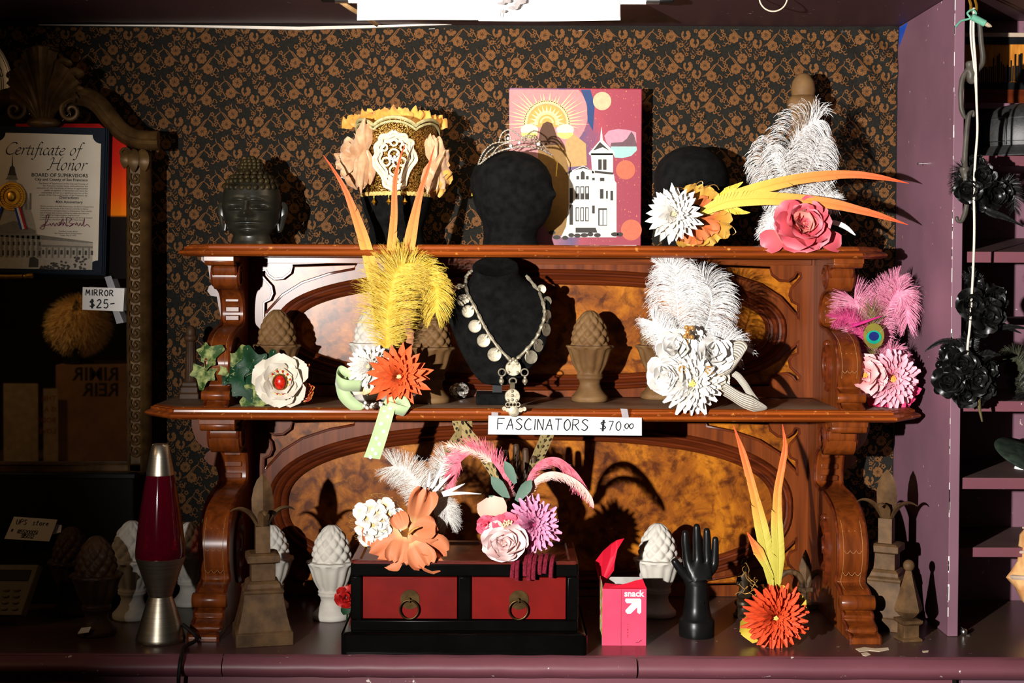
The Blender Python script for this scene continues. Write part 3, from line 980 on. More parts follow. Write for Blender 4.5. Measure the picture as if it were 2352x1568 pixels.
# carcass frame made of rails and stiles round the two openings
za, zb2 = P(1066, 1424, YF).z, P(1066, 1324, YF).z
x1, x2 = P(831, 1370, YF).x, P(1052, 1370, YF).x
x3, x4 = P(1082, 1370, YF).x, P(1302, 1370, YF).x
b = B()
b.box((xc, YF, zb1 - .001), (xd, YF + DEP - .05, za)); b.box((xc, YF, zb2), (xd, YF + DEP - .05, zt1))
b.box((xc, YF, za), (x1, YF + DEP - .05, zb2)); b.box((x2, YF, za), (x3, YF + DEP - .05, zb2)); b.box((x4, YF, za), (xd, YF + DEP - .05, zb2))
b.box((xc, YF + DEP - .06, za), (xd, YF + DEP - .05, zb2))
b.obj('carcass', M_LACB, t, smooth=20, bevel=.0025)
b = B()
i0 = .02
b.loft([[V((x, y, z)) for x, y in rrect(xc + i, xd - i, YF + i, YF + DEP - .05 - i, .008)] for z, i in ((zt1 - .001, 0), (zt1 + .003, 0), (zt1 + .0045, .002), (zt1 + .0045, .014), (zt1 + .001, .017), (zt1 + .001, .03))])
b.obj('tray_top', M_LACT, t, smooth=30)
for xl, xr in ((x1, x2), (x3, x4)):
    b = B().box((xl + .0015, YF + .003, za + .0015), (xr - .0015, YF + .16, zb2 - .0015))
    d = b.obj('drawer', M_LACR, t, bevel=.001)
    cx, cz_ = (xl + xr) / 2, P(1000, 1377, YF).z
    b = B()
    n = 56
    pts = [(.0165 + (.0012 if k % 2 else 0), 2 * pi * k / n) for k in range(n)]
    b.flat([[(cx + r * cos(a), cz_ + r * sin(a)) for r, a in pts]], YF + .003, .0016)
    b.lathe([(.0001, -.001), (.0001, .001)], 3, (cx, YF, cz_), cap=False)
    b.obj('rosette', M_BRASS, d, smooth=20)
    b = B()
    b.tube([V((cx - .001 + .0165 * cos(a), YF - .0048, cz_ - .0165 + .0165 * sin(a))) for a in np.linspace(0, 2 * pi, 41)], .0016, 8, cap=False)
    b.obj('ring_pull', M_BRASS, d)
    b = B().box((cx - .003, YF - .006, cz_ - .004), (cx + .001, YF + .002, cz_ + .004))
    b.obj('staple', M_BRASS, d, bevel=.001)

# ---- torn pink snack box
xa, xb = P(1383, 1478, -.46).x, P(1485, 1478, -.46).x
yk = -.46
zt = P(1430, 1352, yk).z
M_PINK = mat('pink_card', (232, 62, 92), (240, 74, 104), scale=8, rough=.45)
M_RED = mat('red_card', (206, 22, 48), (220, 34, 58), scale=8, rough=.45)
M_CARD = mat('grey_card_inside', (150, 146, 140), (170, 166, 160), scale=30)
t = thing('snack_box', 'torn open pink and red cardboard snack box', 'box', ((xa + xb) / 2, yk + .03, CZ))
Dp = .085
th = .0008
b = B().box((xa, yk, CZ), (xb, yk + th, zt)); b.obj('front_face', M_PINK, t, smooth=0)
b = B()
b.add([(xa, yk, CZ), (xa, yk + Dp, CZ), (xa, yk + Dp, zt + .012), (xa, yk + .02, zt + .008), (xa, yk, zt)], [(0, 1, 2, 3, 4)])
b.add([(xa + th, yk, CZ), (xa + th, yk + Dp, CZ), (xa + th, yk + Dp, zt + .012), (xa + th, yk + .02, zt + .008), (xa + th, yk, zt)], [(4, 3, 2, 1, 0)])
m, tt, p = new_mat('printed_side'); p.inputs['Roughness'].default_value = .5
tt.links.new(ramp(tt, noise(tt, coords(tt, (1, 1, 1)), 42, 2), [(.36, (206, 30, 52)), (.46, (236, 230, 220)), (.55, (240, 196, 60)), (.66, (96, 150, 60))]), p.inputs['Base Color'])
b.obj('side_face', m, t, smooth=0)
b = B().box((xb - th, yk, CZ), (xb, yk + Dp, zt)); b.obj('side_face', M_PINK, t, smooth=0)
b = B().box((xa, yk + Dp - th, CZ), (xb, yk + Dp, zt + .004)); b.obj('back_face', M_CARD, t, smooth=0)
b = B().box((xa + th, yk + th, CZ), (xb - th, yk + Dp - th, CZ + th)); b.obj('bottom', M_CARD, t, smooth=0)
b = B()
q = [V((xa + .0, yk, zt)), V((xb, yk, zt)), V((xb - .006, yk + .02, zt + .014)), V((xb - .018, yk + .03, zt + .009)), V((xb - .04, yk + .028, zt + .002)), V((xa + .006, yk + .022, zt + .006))]
b.add(q + [v + V((0, .001, -.001)) for v in q], [(0, 1, 2, 3, 4, 5), (11, 10, 9, 8, 7, 6)])
b.obj('torn_flap', M_RED, t, smooth=0)
b = B()
q = [P(x, y, Y) for x, y, Y in ((1379, 1345, -.385), (1366, 1290, -.40), (1385, 1265, -.40), (1404, 1248, -.395), (1417, 1240, -.39), (1434, 1236, -.385), (1418, 1262, -.392), (1412, 1290, -.39), (1410, 1310, -.385), (1396, 1330, -.38))]
b.add(q + [v + V((0, .0012, 0)) for v in q], [tuple(range(9, -1, -1)), tuple(range(10, 20))] + [(i, (i + 1) % 10, 10 + (i + 1) % 10, 10 + i) for i in range(10)])
b.obj('open_lid', M_RED, t, smooth=0)
# printing: word, arrow mark, lot code
ty = yk - .0004
b = B()
z_ = P(1438, 1369, ty).z
b.text('snack', lambda a: V((P(1456, 1360, ty).x + a.x, ty, z_ + a.y)), .0155, 'CENTER', bold=.0004)
k = S(ty)
def arrow(b, x0, y0, s):
    g = lambda x, y: (P(x0, y0, ty).x + x * s * k, P(x0, y0, ty).z - y * s * k)
    bar = [(0, 0), (33, 0), (36, 3), (36, 32), (32, 36), (27, 32), (27, 20), (12, 35), (4, 35), (0, 31), (0, 27), (15, 11), (3, 11), (-1, 6)]
    b.flat([[g(x, y) for x, y in bar]], ty, .0002)
arrow(b, 1437, 1374, 1.0)
b.obj('print', M_WHITE, t, smooth=0, label='white printed word and arrow mark')
b = B()
b.text('up&up', lambda a: V((P(1459, 1380, ty).x + a.x, ty - .0004, P(1459, 1381.5, ty).z + a.y)), .0048, 'CENTER')
b.obj('print', mat('orange_ink', (236, 150, 40), (240, 160, 50)), t, smooth=0)
b = B()
for i, ch in enumerate('7 1 58 A 75C'):
    b.text(ch, lambda a, i=i: V((P(1440, 1433, ty).x + a.y, ty, P(1440, 1432 + i * 2.6, ty).z - a.x)), .004)
b.box((P(1426, 1478, ty).x, ty - .0002, CZ + .001), (P(1426.6, 1478, ty).x, ty, zt - .001))
b.tube(PP([(1460, 1476), (1468, 1474), (1474, 1469)], ty), .0005, 4)
b.obj('print', M_INK, t, smooth=0)
b = B()
b.text('SUPER SNACK', lambda a: P(1388, 1335, -.387) + V((a.y * .3 - a.x * .0 + a.x * .55, -.0015, a.x * .95 - a.y * .1)), .012)
# ------------------------------------------------------------------ handwriting
GL = {'F': 'p0,1 .02,0;0,1 .6,1;0,.55 .45,.55', 'A': 'p0,0 .35,1 .6,0;.1,.4 .55,.42', 'S': 's.55,.85 .3,1 .05,.8 .3,.55 .55,.3 .3,0 0,.12', 'C': 's.6,.85 .35,1 .05,.6 .1,.15 .4,0 .65,.12',
      'I': 'p.1,1 .08,0', 'N': 'p0,0 .02,1 .5,0 .52,1', 'T': 'p0,1 .6,1;.3,1 .28,0', 'O': 's.3,1 .05,.7 .05,.25 .3,0 .55,.3 .52,.75 .3,1', 'R': 's0,0 .02,1;.02,1 .45,.95 .5,.7 .3,.52 .05,.5;.2,.5 .6,0',
      '$': 's.5,.75 .3,.85 .05,.7 .3,.5 .55,.3 .3,.12 0,.2;.25,1.05 .22,-.1;.36,1.05 .33,-.1', '7': 'p0,1 .5,1 .15,0', '0': 's.3,1 .05,.7 .05,.25 .3,0 .52,.3 .5,.75 .3,1', '.': 'p.04,.02 .13,.08', 'o': 's.25,.55 .05,.4 .05,.15 .25,0 .42,.2 .4,.45 .25,.55',
      'M': 'p0,0 .1,1 .35,.3 .6,1 .7,0', '2': 's.05,.8 .3,1 .5,.75 .25,.35 0,0 .55,.04', '5': 's.5,1 .1,1;.1,1 .05,.55 .35,.6 .5,.3 .3,0 0,.08', '-': 'p0,.5 .5,.58', 'U': 's0,1 .05,.2 .3,0 .5,.3 .52,1',
      'P': 's0,0 .02,1 .45,.95 .5,.7 .3,.5 .02,.5', '#': 'p.15,.9 .1,.1;.4,.9 .35,.1;0,.6 .55,.65;0,.3 .5,.35', '8': 's.3,.5 .05,.75 .3,1 .5,.75 .3,.5 .05,.25 .3,0 .5,.25 .3,.5', '1': 'p.1,1 .08,0', '3': 's.05,.9 .35,1 .4,.7 .2,.52 .45,.3 .3,0 0,.1',
      's': 's.35,.5 .15,.55 .08,.4 .3,.2 .2,0 0,.05', 't': 'p.2,.9 .15,0 .3,.05;0,.6 .4,.6', 'r': 's.05,.55 .08,0;.08,.3 .2,.5 .35,.5', 'e': 's.05,.3 .35,.32 .25,.55 .08,.4 .1,.08 .4,.08'}
def hand(b, txt, at, size, r, space=.25, flat=None):     # at(u, v): text plane -> world
    x = 0.0
    for ch in txt:
        if ch == ' ':
            x += .55
            continue
        g = GL[ch]
        mx = 0
        for stp in g[1:].split(';'):
            q = [tuple(float(a) for a in w.split(',')) for w in stp.split()]
            mx = max(mx, max(a for a, _ in q))
            pts = [V((a, c, 0)) for a, c in q]
            if g[0] == 's' and len(pts) > 2:
                pts = cr(pts, 5)
            if g[0] == 's':
                b.tube([at((x + q_.x) * size, q_.y * size) for q_ in pts], r, 5)
            else:
                for q_, w_ in zip(pts, pts[1:]):
                    b.tube([at((x + q_.x) * size, q_.y * size), at((x + w_.x) * size, w_.y * size)], r, 5)
        x += mx + space
    return x * size
CAL = {'C': ('.62,.66 .5,.74 .3,.7 .12,.5 .05,.28 .12,.08 .3,0 .52,.06 .6,.14', .62), 'e': ('.04,.2 .2,.24 .3,.34 .24,.42 .12,.38 .03,.22 .05,.06 .16,0 .32,.08', .36), 'r': ('.02,.36 .1,.42 .09,.2 .07,0;.09,.22 .18,.38 .27,.42 .31,.37', .33),
       't': ('.14,.56 .1,.3 .08,.08 .14,0 .26,.08;.0,.4 .26,.41', .28), 'i': ('.02,.36 .09,.42 .06,.1 .1,0 .2,.07;.1,.58 .12,.6', .22), 'f': ('.36,.72 .28,.78 .2,.7 .14,.3 .08,-.15 .0,-.28 -.1,-.24;.03,.4 .3,.41', .29), 'c': ('.28,.36 .18,.42 .06,.3 .03,.12 .12,0 .28,.07', .31),
       'a': ('.29,.38 .2,.42 .08,.33 .02,.14 .08,0 .18,.08 .29,.38;.3,.42 .26,.1 .3,0 .4,.07', .41), 'o': ('.2,.42 .07,.33 .02,.14 .1,0 .24,.08 .31,.26 .26,.4 .2,.42', .38), 'H': ('.02,.6 .12,.72 .22,.66 .16,.3 .1,.04 -.05,.0;.14,.36 .62,.4;.72,.76 .62,.66 .56,.3 .55,.05 .64,0 .72,.06', .76), 'n': ('.02,.36 .1,.42 .09,.2 .07,0;.09,.2 .18,.36 .28,.42 .32,.34 .29,.1 .33,0 .42,.07', .44), ' ': (None, .3)}
def callig(b, txt, at, size):
    x = 0.0
    for ch in txt:
        g, adv = CAL[ch]
        for stp in (g.split(';') if g else ()):
            q = [tuple(float(a) for a in w.split(',')) for w in stp.split()]
            pts = [V((a, c, 0)) for a, c in q]
            if len(pts) > 2:
                pts = cr(pts, 5)
            b.nib([at((x + p.x + p.y * .22) * size, p.y * size) for p in pts], .034 * size * kx, 42)
        x += adv
    return x * size

# ------------------------------------------------------------------ gilded mirror with a carved crest
YM = -.115
M_GILT = mat('dark_gilt', (58, 40, 20), (96, 70, 38), scale=26, rough=.42, metal=.25, bmp=.2, bscale=90)
M_MIRROR, _t, _p = new_mat('mirror_glass')
setp(_p, metal=1.0, rough=.02)
_p.inputs['Base Color'].default_value = (.72, .72, .70, 1)
q0 = P(120, 1085, YM)
mir = thing('wall_mirror', 'tall mirror in a dark gilded frame with a carved leaf crest', 'mirror', (q0.x, YM, q0.z))
gx0, gx1 = P(-150, 700, YM).x, P(296, 700, YM).x
gz0, gz1 = P(100, 1064, YM).z, P(100, 275, YM).z
GP = [(P(x, y, YM).x, P(x, y, YM).z) for x, y in ((-150, 1064), (296, 1064), (296, 332), (262, 308), (225, 270), (170, 240), (30, 240), (-30, 262), (-150, 320))]
B().flat([GP], YM + .008, .004).obj('glass', M_MIRROR, mir, smooth=0)
B().flat([GP], YM + .018, .009).obj('backing', M_BLACK, mir, smooth=0)
def moulding(b, a, c, prof, out):        # profile (offset outward, y) swept from a to c
    b.loft([[q + V(out) * u + V((0, y, 0)) for u, y in prof] for q in (a, c)])
kx = S(YM)
prof = [(0, .006), (0, -.004), (5 * kx, -.010), (9 * kx, -.012), (10 * kx, -.008), (33 * kx, -.008), (34 * kx, -.014), (38 * kx, -.016), (44 * kx, -.012), (52 * kx, -.004), (54 * kx, .012)]
b = B(); moulding(b, V((gx1 - .004, YM, gz0 - .015)), V((gx1 - .004, YM, P(300, 350, YM).z)), prof, (1, 0, 0)); b.obj('frame_side', M_GILT, mir, smooth=40)
b = B(); moulding(b, V((gx0, YM, gz0 + .003)), V((gx1 + .03, YM, gz0 + .003)), prof, (0, 0, -.55)); b.obj('frame_bottom', M_GILT, mir, smooth=40)
# leaf-and-tongue carvings down the side rail
xL = gx1 - .004 + 21.5 * kx
def tongue(b, c, k):
    b.tube(cr([c + V((x * k, -.004, z * k)) for x, z in ((-9, 11), (-11, 2), (-5, -9), (4, -11), (10, -5), (9, 6), (2, 9), (-2, 3))], 4), lambda u: (3.6 - 1.6 * u) * k, 6)
    b.ball(c + V((1 * k, -.004, -1 * k)), 5 * k, 8, 5, (1, .6, 1.3))
b = B(); c0 = V((xL, YM - .008, P(318, 410, YM).z)); tongue(b, c0, kx)
tg = b.obj('leaf_carving', M_GILT, mir)
n_t = 24
for i in range(1, n_t):
    o = tg.copy(); COL.objects.link(o); o.parent = mir
    o.location = tg.location + V((0, 0, -i * 27.2 * kx))
# capital: leaf over a small volute
b = B()
for dx, dy_, l, w in ((-16, 0, 44, 12), (0, -3, 52, 13), (18, 0, 50, 14)):
    c = V((xL, YM - .012, P(318, 345, YM).z)) + V((dx * kx, dy_ * .001, 0))
    leaf_blade(b, cr([c, c + V((dx * .2 * kx, -.008, -l * .5 * kx)), c + V((dx * .35 * kx, -.004, -l * kx))], 4), lambda u: w * kx * sin(pi * min(1, .12 + u * .88)) + .0004, lambda u: .004 * (1 - u) + .0008, (1, 0, 0))
c = P(288, 352, YM - .012)
b.tube([c + V((cos(a) * (13 - a * 1.2) * kx, -.004, sin(a) * (13 - a * 1.2) * kx)) for a in np.linspace(.2, 8, 30)], 3.4 * kx, 6)
b.obj('capital', M_GILT, mir)
# swan-neck rails
railp = [(2.6, 0), (1.6, -1.3), (.2, -1.7), (-.3, -1.2), (-1.2, -1.5), (-2.2, -.6), (-2.6, .8), (0, 1.6), (2.2, 1.2)]
def rail(pts):
    b = B()
    rings = []
    pts = cr(pts, 6)
    for i, q in enumerate(pts):
        tn = (pts[min(i + 1, len(pts) - 1)] - pts[max(i - 1, 0)]).normalized()
        nn = V((-tn.z, 0, tn.x))
        rings.append([q + nn * (u * 8.5 * kx) + V((0, v * .011, 0)) for u, v in railp])
    b.loft(rings)
    return b
rail(PP([(128, 236), (160, 222), (196, 222), (226, 240), (252, 272), (280, 303), (310, 318), (340, 322), (364, 322)], YM - .012)).obj('crest_rail', M_GILT, mir, smooth=50)
rail(PP([(78, 240), (48, 222), (14, 224), (-20, 242), (-50, 274)], YM - .012)).obj('crest_rail', M_GILT, mir, smooth=50)
for cx, cy, sg in ((166, 256, 1), (38, 254, -1)):
    b = B()
    c = P(cx, cy, YM - .028)
    b.tube([c + V((sg * cos(a) * (30 - a * 2.6) * kx, -.004 - a * .0006, sin(a) * (30 - a * 2.6) * kx)) for a in np.linspace(1.2, 10.8, 60)], lambda u: (7 - 4 * u) * kx, 7)
    b.obj('volute', M_GILT, mir)
# fan of lobes
base = P(100, 286, YM - .02)
for i, (tx, ty_, w, yy) in enumerate(((98, 108, 22, -.030), (122, 118, 18, -.022), (150, 150, 20, -.026), (176, 176, 22, -.024), (180, 212, 18, -.018), (68, 122, 18, -.022), (50, 152, 20, -.026), (32, 180, 20, -.024), (34, 214, 18, -.018))):
    tip = P(tx, ty_, YM + yy)
    mid = lerp(base, tip, .5) + V(((tx - 100) * -.10 * kx, -.012, 0))
    b = B()
    pts = cr([base + V(((tx - 100) * .12 * kx, 0, 0)), mid, lerp(mid, tip, .7) + V((0, -.01, 0)), tip + V((0, -.012, 0)), tip + V(((tx - 100) * .05 * kx, .006, -4 * kx))], 6)
    n = len(pts)
    rings = []
    for j, q in enumerate(pts):
        u = j / (n - 1)
        tn = (pts[min(j + 1, n - 1)] - pts[max(j - 1, 0)]).normalized()
        sd = tn.cross(V((0, 1, 0))).normalized()
        ww = interp(u, [0, .3, .7, .9, 1], [.25, .55, .95, .8, .15]) * w * kx
        rings.append([q + sd * (ww * s_) + V((0, -.012 * (1 - s_ * s_) * (.5 + .5 * cos(6.28 * s_)) * u - .006 * (1 - s_ * s_), 0)) for s_ in (-1, -.75, -.5, -.25, 0, .25, .5, .75, 1)] + [q + sd * ww * .7 + V((0, .008, 0)), q - sd * ww * .7 + V((0, .008, 0))])
    b.loft(rings)
    b.obj('crest_leaf', M_GILT, mir, smooth=60)
b = B()
b.ball(P(100, 282, YM - .026), 26 * kx, 14, 8, (1.5, .5, .55))
b.obj('crest_boss', M_GILT, mir)

# added gradient print in place of an orange reflection, behind the certificate, inside the frame
m, tt, p = new_mat('reflection_print'); setp(p, rough=.6, spec=.05)
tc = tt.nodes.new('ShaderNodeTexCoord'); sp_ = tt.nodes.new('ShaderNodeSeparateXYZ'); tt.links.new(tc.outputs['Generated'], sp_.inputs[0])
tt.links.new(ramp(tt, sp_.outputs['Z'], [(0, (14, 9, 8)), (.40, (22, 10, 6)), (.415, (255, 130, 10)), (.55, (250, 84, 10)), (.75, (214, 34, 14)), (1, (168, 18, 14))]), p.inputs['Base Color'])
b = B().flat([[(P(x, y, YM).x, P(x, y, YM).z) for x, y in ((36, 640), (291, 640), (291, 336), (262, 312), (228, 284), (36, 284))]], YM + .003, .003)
b.obj('reflection_print', m, None, smooth=0, top=('added red and orange gradient print standing in for a reflection in the mirror', 'print'))

# ---- certificate in navy folders
YC = -.15
def cp(u, v, Y=YC):                      # u, v: folder pixels
    return P(u - .026 * v, 290 + v + .016 * u, Y)
M_NAVY = mat('navy_leatherette', (8, 20, 34), (12, 28, 44), scale=200, rough=.7, spec=.2, bmp=.2)
cert = thing('certificate_folder', 'framed certificate of honor in a stack of navy folders on the mirror', 'certificate', cp(120, 336))
for i, (du, dv, Y) in enumerate(((9, 3, YC + .012), (5, 1, YC + .008), (0, 0, YC + .004))):
    a = [cp(-20 + du, 0 + dv, Y), cp(242 + du, 0 + dv, Y), cp(242 + du, 335 + dv, Y), cp(-20 + du, 335 + dv, Y)]
    b = B(); b.add(a + [v + V((0, .003, 0)) for v in a], [(0, 3, 2, 1), (4, 5, 6, 7), (0, 1, 5, 4), (1, 2, 6, 5), (2, 3, 7, 6), (3, 0, 4, 7)])
    b.obj('folder', M_NAVY, cert, smooth=0)
M_CREAM = mat('cream_paper', (226, 214, 194), (234, 224, 206), scale=16, rough=.7)
pts = []
def arcc(cx, cy, r, a0, a1):
    return [(cx + r * cos(radians(a)), cy + r * sin(radians(a))) for a in np.linspace(a0, a1, 7)]
pts = arcc(-8, 14, 20, 90, 0) + arcc(232, 16, 20, 180, 90) + arcc(232, 326, 22, 270, 180) + [(-8, 326)]
b = B(); b.flat([[(cp(u, v).x, cp(u, v).z) for u, v in pts]], YC + .0035, .0005); b.obj('paper', M_CREAM, cert, smooth=0)
YT = YC + .0025
M_INKB = mat('brown_black_ink', (34, 24, 22), (46, 34, 30))
def ct(u0, v0):
    def f(x, y):
        return cp(u0 + x, v0 - y, YT)
    return f
b = B()
callig(b, 'Certificate of', ct(12, 64), 37.5)
callig(b, 'Honor', ct(112, 98), 38.5)
for txt, u, v, sz, al, sh, bd in (('BOARD OF SUPERVISORS', 205, 114, 11.6, 'RIGHT', 0, .12), ('City and County of San Francisco', 205, 123, 9.0, 'RIGHT', 0, .1),
                          ('Distractions', 163, 164, 9, 'CENTER', 0, .1), ('40th Anniversary', 163, 174, 9, 'CENTER', 0, .1)):
    f = ct(u, v)
    b.text(txt, lambda a: f(a.x, a.y), sz, al, sh, bd)
para = 'The Board of Supervisors of the City and County of\nSan Francisco hereby issues, and authorizes the\nexecution of, this Certificate of Honor in appreciative\npublic recognition of distinction and merit for\noutstanding service to a significant portion of the\npeople of the City and County of San Francisco by:'
f = ct(205, 131); b.text(para, lambda a: f(a.x, a.y), 5.4, 'RIGHT', .25, 0, 1, .98)
para2 = 'On the occasion of its 40th Anniversary, the Board of Supervisors\nof the City and County of San Francisco extends its highest\ncommendations and appreciation to Distractions. Your colorful\nmix of vintage and costume clothing has made your store an\niconic part of the Haight-Ashbury neighborhood.\nCongratulations on your 40th Anniversary, and we look forward\nto many more. On behalf of the Board of Supervisors,'
f = ct(97, 183); b.text(para2, lambda a: f(a.x, a.y), 4.6, 'LEFT', 0, 0, 1, 1.1)
for i, tx in enumerate(('President London Breed', 'San Francisco Board of Supervisors', 'Friday, May 27, 2016')):
    f = ct(163, 240 + i * 4.6); b.text(tx, lambda a: f(a.x, a.y), 4.4, 'CENTER')
b.obj('lettering', M_INKB, cert, smooth=0)
b = B()
for st in ([(100, 228), (112, 222), (118, 204), (112, 206), (110, 222), (106, 236), (98, 234), (108, 228), (120, 226)], [(120, 222), (124, 228), (128, 222), (132, 229), (136, 222), (140, 228), (148, 222), (142, 220), (142, 228), (150, 212), (150, 228), (154, 220), (158, 228), (164, 226)], [(160, 230), (158, 210), (170, 212), (164, 220), (174, 224), (164, 230), (176, 222), (180, 226), (182, 220), (186, 228), (190, 221), (194, 228), (200, 210), (198, 228), (206, 224), (212, 230)]):
    b.tube(cr([cp(u, v - 2, YT) for u, v in st], 4), .0007, 5)
b.obj('signature', mat('purple_ink', (112, 24, 66), (124, 30, 74)), cert, smooth=0)
# printed domed building, tones of grey ink
def tone(name, g):
    return mat(name, (g, g * .95, g * .86), (g + 12, (g + 12) * .95, (g + 12) * .86), scale=200)
TN = {1: tone('print_grey_light', 176), 2: tone('print_grey_mid', 128), 3: tone('print_grey_dark', 62)}
def poly(b, l, Y):
    b.flat([[(cp(u, v, Y).x, cp(u, v, Y).z) for u, v in l]], Y + .0002, .0002)
L1, L2, L3 = B(), B(), B()
poly(L1, [(28, 118), (38, 118), (42, 128), (54, 132), (66, 150), (76, 190), (84, 214), (92, 246), (96, 258), (220, 262), (220, 326), (-8, 326), (-8, 150), (14, 132)], YT + .0004)
poly(L3, [(30.5, 62), (32, 90), (36, 94), (38, 106), (41, 112), (20, 112), (23, 106), (25, 94), (29, 90)], YT)
poly(L2, [(22, 112), (40, 112), (44, 122), (16, 122)], YT)
for i in range(8):
    poly(L2, [(2 + i * 10, 152), (6 + i * 10, 152), (7 + i * 10, 190), (2 + i * 10, 190)], YT)
poly(L2, [(-8, 232), (38, 216), (88, 238), (88, 246), (-8, 246)], YT)
for i in range(9):
    poly(L2, [(-4 + i * 12, 250), (2 + i * 12, 250), (2 + i * 12, 300), (-4 + i * 12, 300)], YT)
    poly(L3, [(0 + i * 12, 264), (4 + i * 12, 264), (4 + i * 12, 272), (0 + i * 12, 272)], YT - .0002)
    poly(L3, [(0 + i * 12, 284), (4 + i * 12, 284), (4 + i * 12, 296), (0 + i * 12, 296)], YT - .0002)
poly(L2, [(-8, 247), (90, 247), (220, 262), (220, 265), (-8, 252)], YT)
for i in range(9):
    poly(L2, [(98 + i * 14, 276), (102 + i * 14, 276), (102 + i * 14, 300), (98 + i * 14, 300)], YT)
    poly(L3, [(104 + i * 14, 282), (109 + i * 14, 282), (109 + i * 14, 292), (104 + i * 14, 292)], YT)
poly(L2, [(98, 270), (220, 272), (220, 276), (98, 275)], YT)
rr = random.Random(4)
for i in range(70):
    u = rr.uniform(100, 205); v = 326 - rr.random() * (6 + (u - 100) * .28)
    poly(L3, [(u + 3.2 * cos(a) * rr.uniform(.6, 1.2), v + 2.6 * sin(a)) for a in np.linspace(0, 5.3, 6)], YT - .0003 - i * .000002)
poly(L3, [(76, 300), (86, 298), (96, 304), (96, 322), (74, 322)], YT - .0002)
for o_, k_ in ((L1, 1), (L2, 2), (L3, 3)):
    o_.obj('building_print', TN[k_], cert, smooth=0, kind='stuff')
# gold seal with ribbons
b = B()
sc_ = cp(30, 160, YC - .001)
b.flat([[(sc_.x + (.0275 + (.0012 if k % 2 else 0)) * cos(2 * pi * k / 80), sc_.z + (.0275 + (.0012 if k % 2 else 0)) * sin(2 * pi * k / 80)) for k in range(80)]], YC + .001, .0012)
for r_ in (.024, .017):
    b.tube([sc_ + V((r_ * cos(a), -.0012, r_ * sin(a))) for a in np.linspace(0, 2 * pi, 40)], .0008, 5, cap=False)
for k in range(26):
    a = 2 * pi * k / 26
    b.ball(sc_ + V((.0205 * cos(a), -.0012, .0205 * sin(a))), .0011, 5, 4)
b.ball(sc_ + V((0, -.0005, 0)), .009, 12, 6, (1, .2, 1.2))
b.obj('gold_seal', M_GOLD, cert, smooth=30)
for u0, u1 in ((-4, -16), (36, 56)):
    for j, mm in enumerate(((190, 20, 30), (230, 226, 220), (28, 60, 150))):
        s_ = (u1 - u0) / 50
        a, c = (j - 1.5) * 5.2, (j - .5) * 5.2
        if u0 > 0:
            a, c = -c, -a
        q = [cp(u0 + 8 + a, 184, YC - .0004), cp(u0 + 8 + c, 184, YC - .0004), cp(u1 + 4 + c, 234, YC - .0004), cp(u1 + 4 + a, 236, YC - .0004)]
        b = B(); b.add(q + [v + V((0, .0006, 0)) for v in q], [(0, 1, 2, 3), (7, 6, 5, 4)])
        b.obj('ribbon_stripe', mat('ribbon_%d' % j, mm, rough=.4), cert, smooth=0)
b = B()
b.tube(PP([(-20, 634), (20, 635), (52, 634)], YC), 5 * kx, 8); b.ball(P(58, 634, YC), 5.5 * kx, 8, 6); b.tube(PP([(62, 633), (70, 633), (76, 633)], YC), [5 * kx, 6 * kx, 6 * kx], 8)
b.obj('gold_tassel', M_GOLD, cert)

# ---- price card taped to the mirror
YK = -.135
t = thing('price_card', 'white card lettered MIRROR $25 taped to the mirror', 'sign', P(237, 714, YK))
a = PP([(190, 659), (286, 662), (283, 715), (189, 711)], YK)
b = B(); b.add(a + [v + V((0, .0008, 0)) for v in a], [(0, 3, 2, 1), (4, 5, 6, 7), (0, 1, 5, 4), (1, 2, 6, 5), (2, 3, 7, 6), (3, 0, 4, 7)]); b.obj('card', M_WHITE, t, smooth=0)
b = B()
ax = lambda ox, oy: (lambda u, v: P(ox + u, oy - v + u * .03, YK - .0006))
hand(b, 'MIRROR', ax(197, 678), 13.5, .0010, .3)
hand(b, '$25-', ax(206, 706), 19, .0012, .3)
b.obj('lettering', M_INK, t, smooth=0)
m, tt, p = new_mat('clear_tape'); setp(p, rough=.25, alpha=.42); p.inputs['Base Color'].default_value = lin((190, 190, 196))
M_TAPE = m
for l in ([(240, 636), (255, 633), (266, 664), (249, 664)], [(258, 712), (273, 713), (284, 740), (268, 744)]):
    a = PP(l, YK + .003); b = B(); b.add(a + [v + V((0, .0003, 0)) for v in a], [(0, 3, 2, 1), (4, 5, 6, 7)]); b.obj('tape', M_TAPE, t, smooth=0)

# ---- white plate on the wall
t = thing('wall_plate', 'white plate with dark rim lines hanging left of the mirror crest', 'plate', P(-100, 330, -.03))
c = P(-100, 196, -.03)
kk = S(-.03)
b = B()
b.lathe([(2 * kk, 0), (70 * kk, .001), (84 * kk, .004), (128 * kk, .016), (134 * kk, .016), (132 * kk, .012), (80 * kk, -.004), (2 * kk, -.004)], 64, (0, 0, 0))
b.v = [(c.x + x, c.y - z, c.z + y) for x, y, z in b.v]
b.obj('dish', mat('white_china', (222, 214, 200), (228, 222, 210), rough=.2), t, smooth=50)
b = B()
for r_ in (126, 112, 107):
    b.tube([c + V((r_ * kk * cos(a), -(interp(r_, [84, 128], [.004, .016])) - .0004, r_ * kk * sin(a))) for a in np.linspace(-1.2, 1.6, 60)], .0005, 4)
for a in (-.35, .28, .9):
    q = c + V((110 * kk * cos(a), -.0115, 110 * kk * sin(a)))
    b.tube([q + V((cos(u) * (2 + u) * kk, -.0006, sin(u) * (4 + 1.5 * u) * kk)) for u in np.linspace(0, 9, 30)], .0006, 4)
b.obj('rim_lines', M_INK, t)

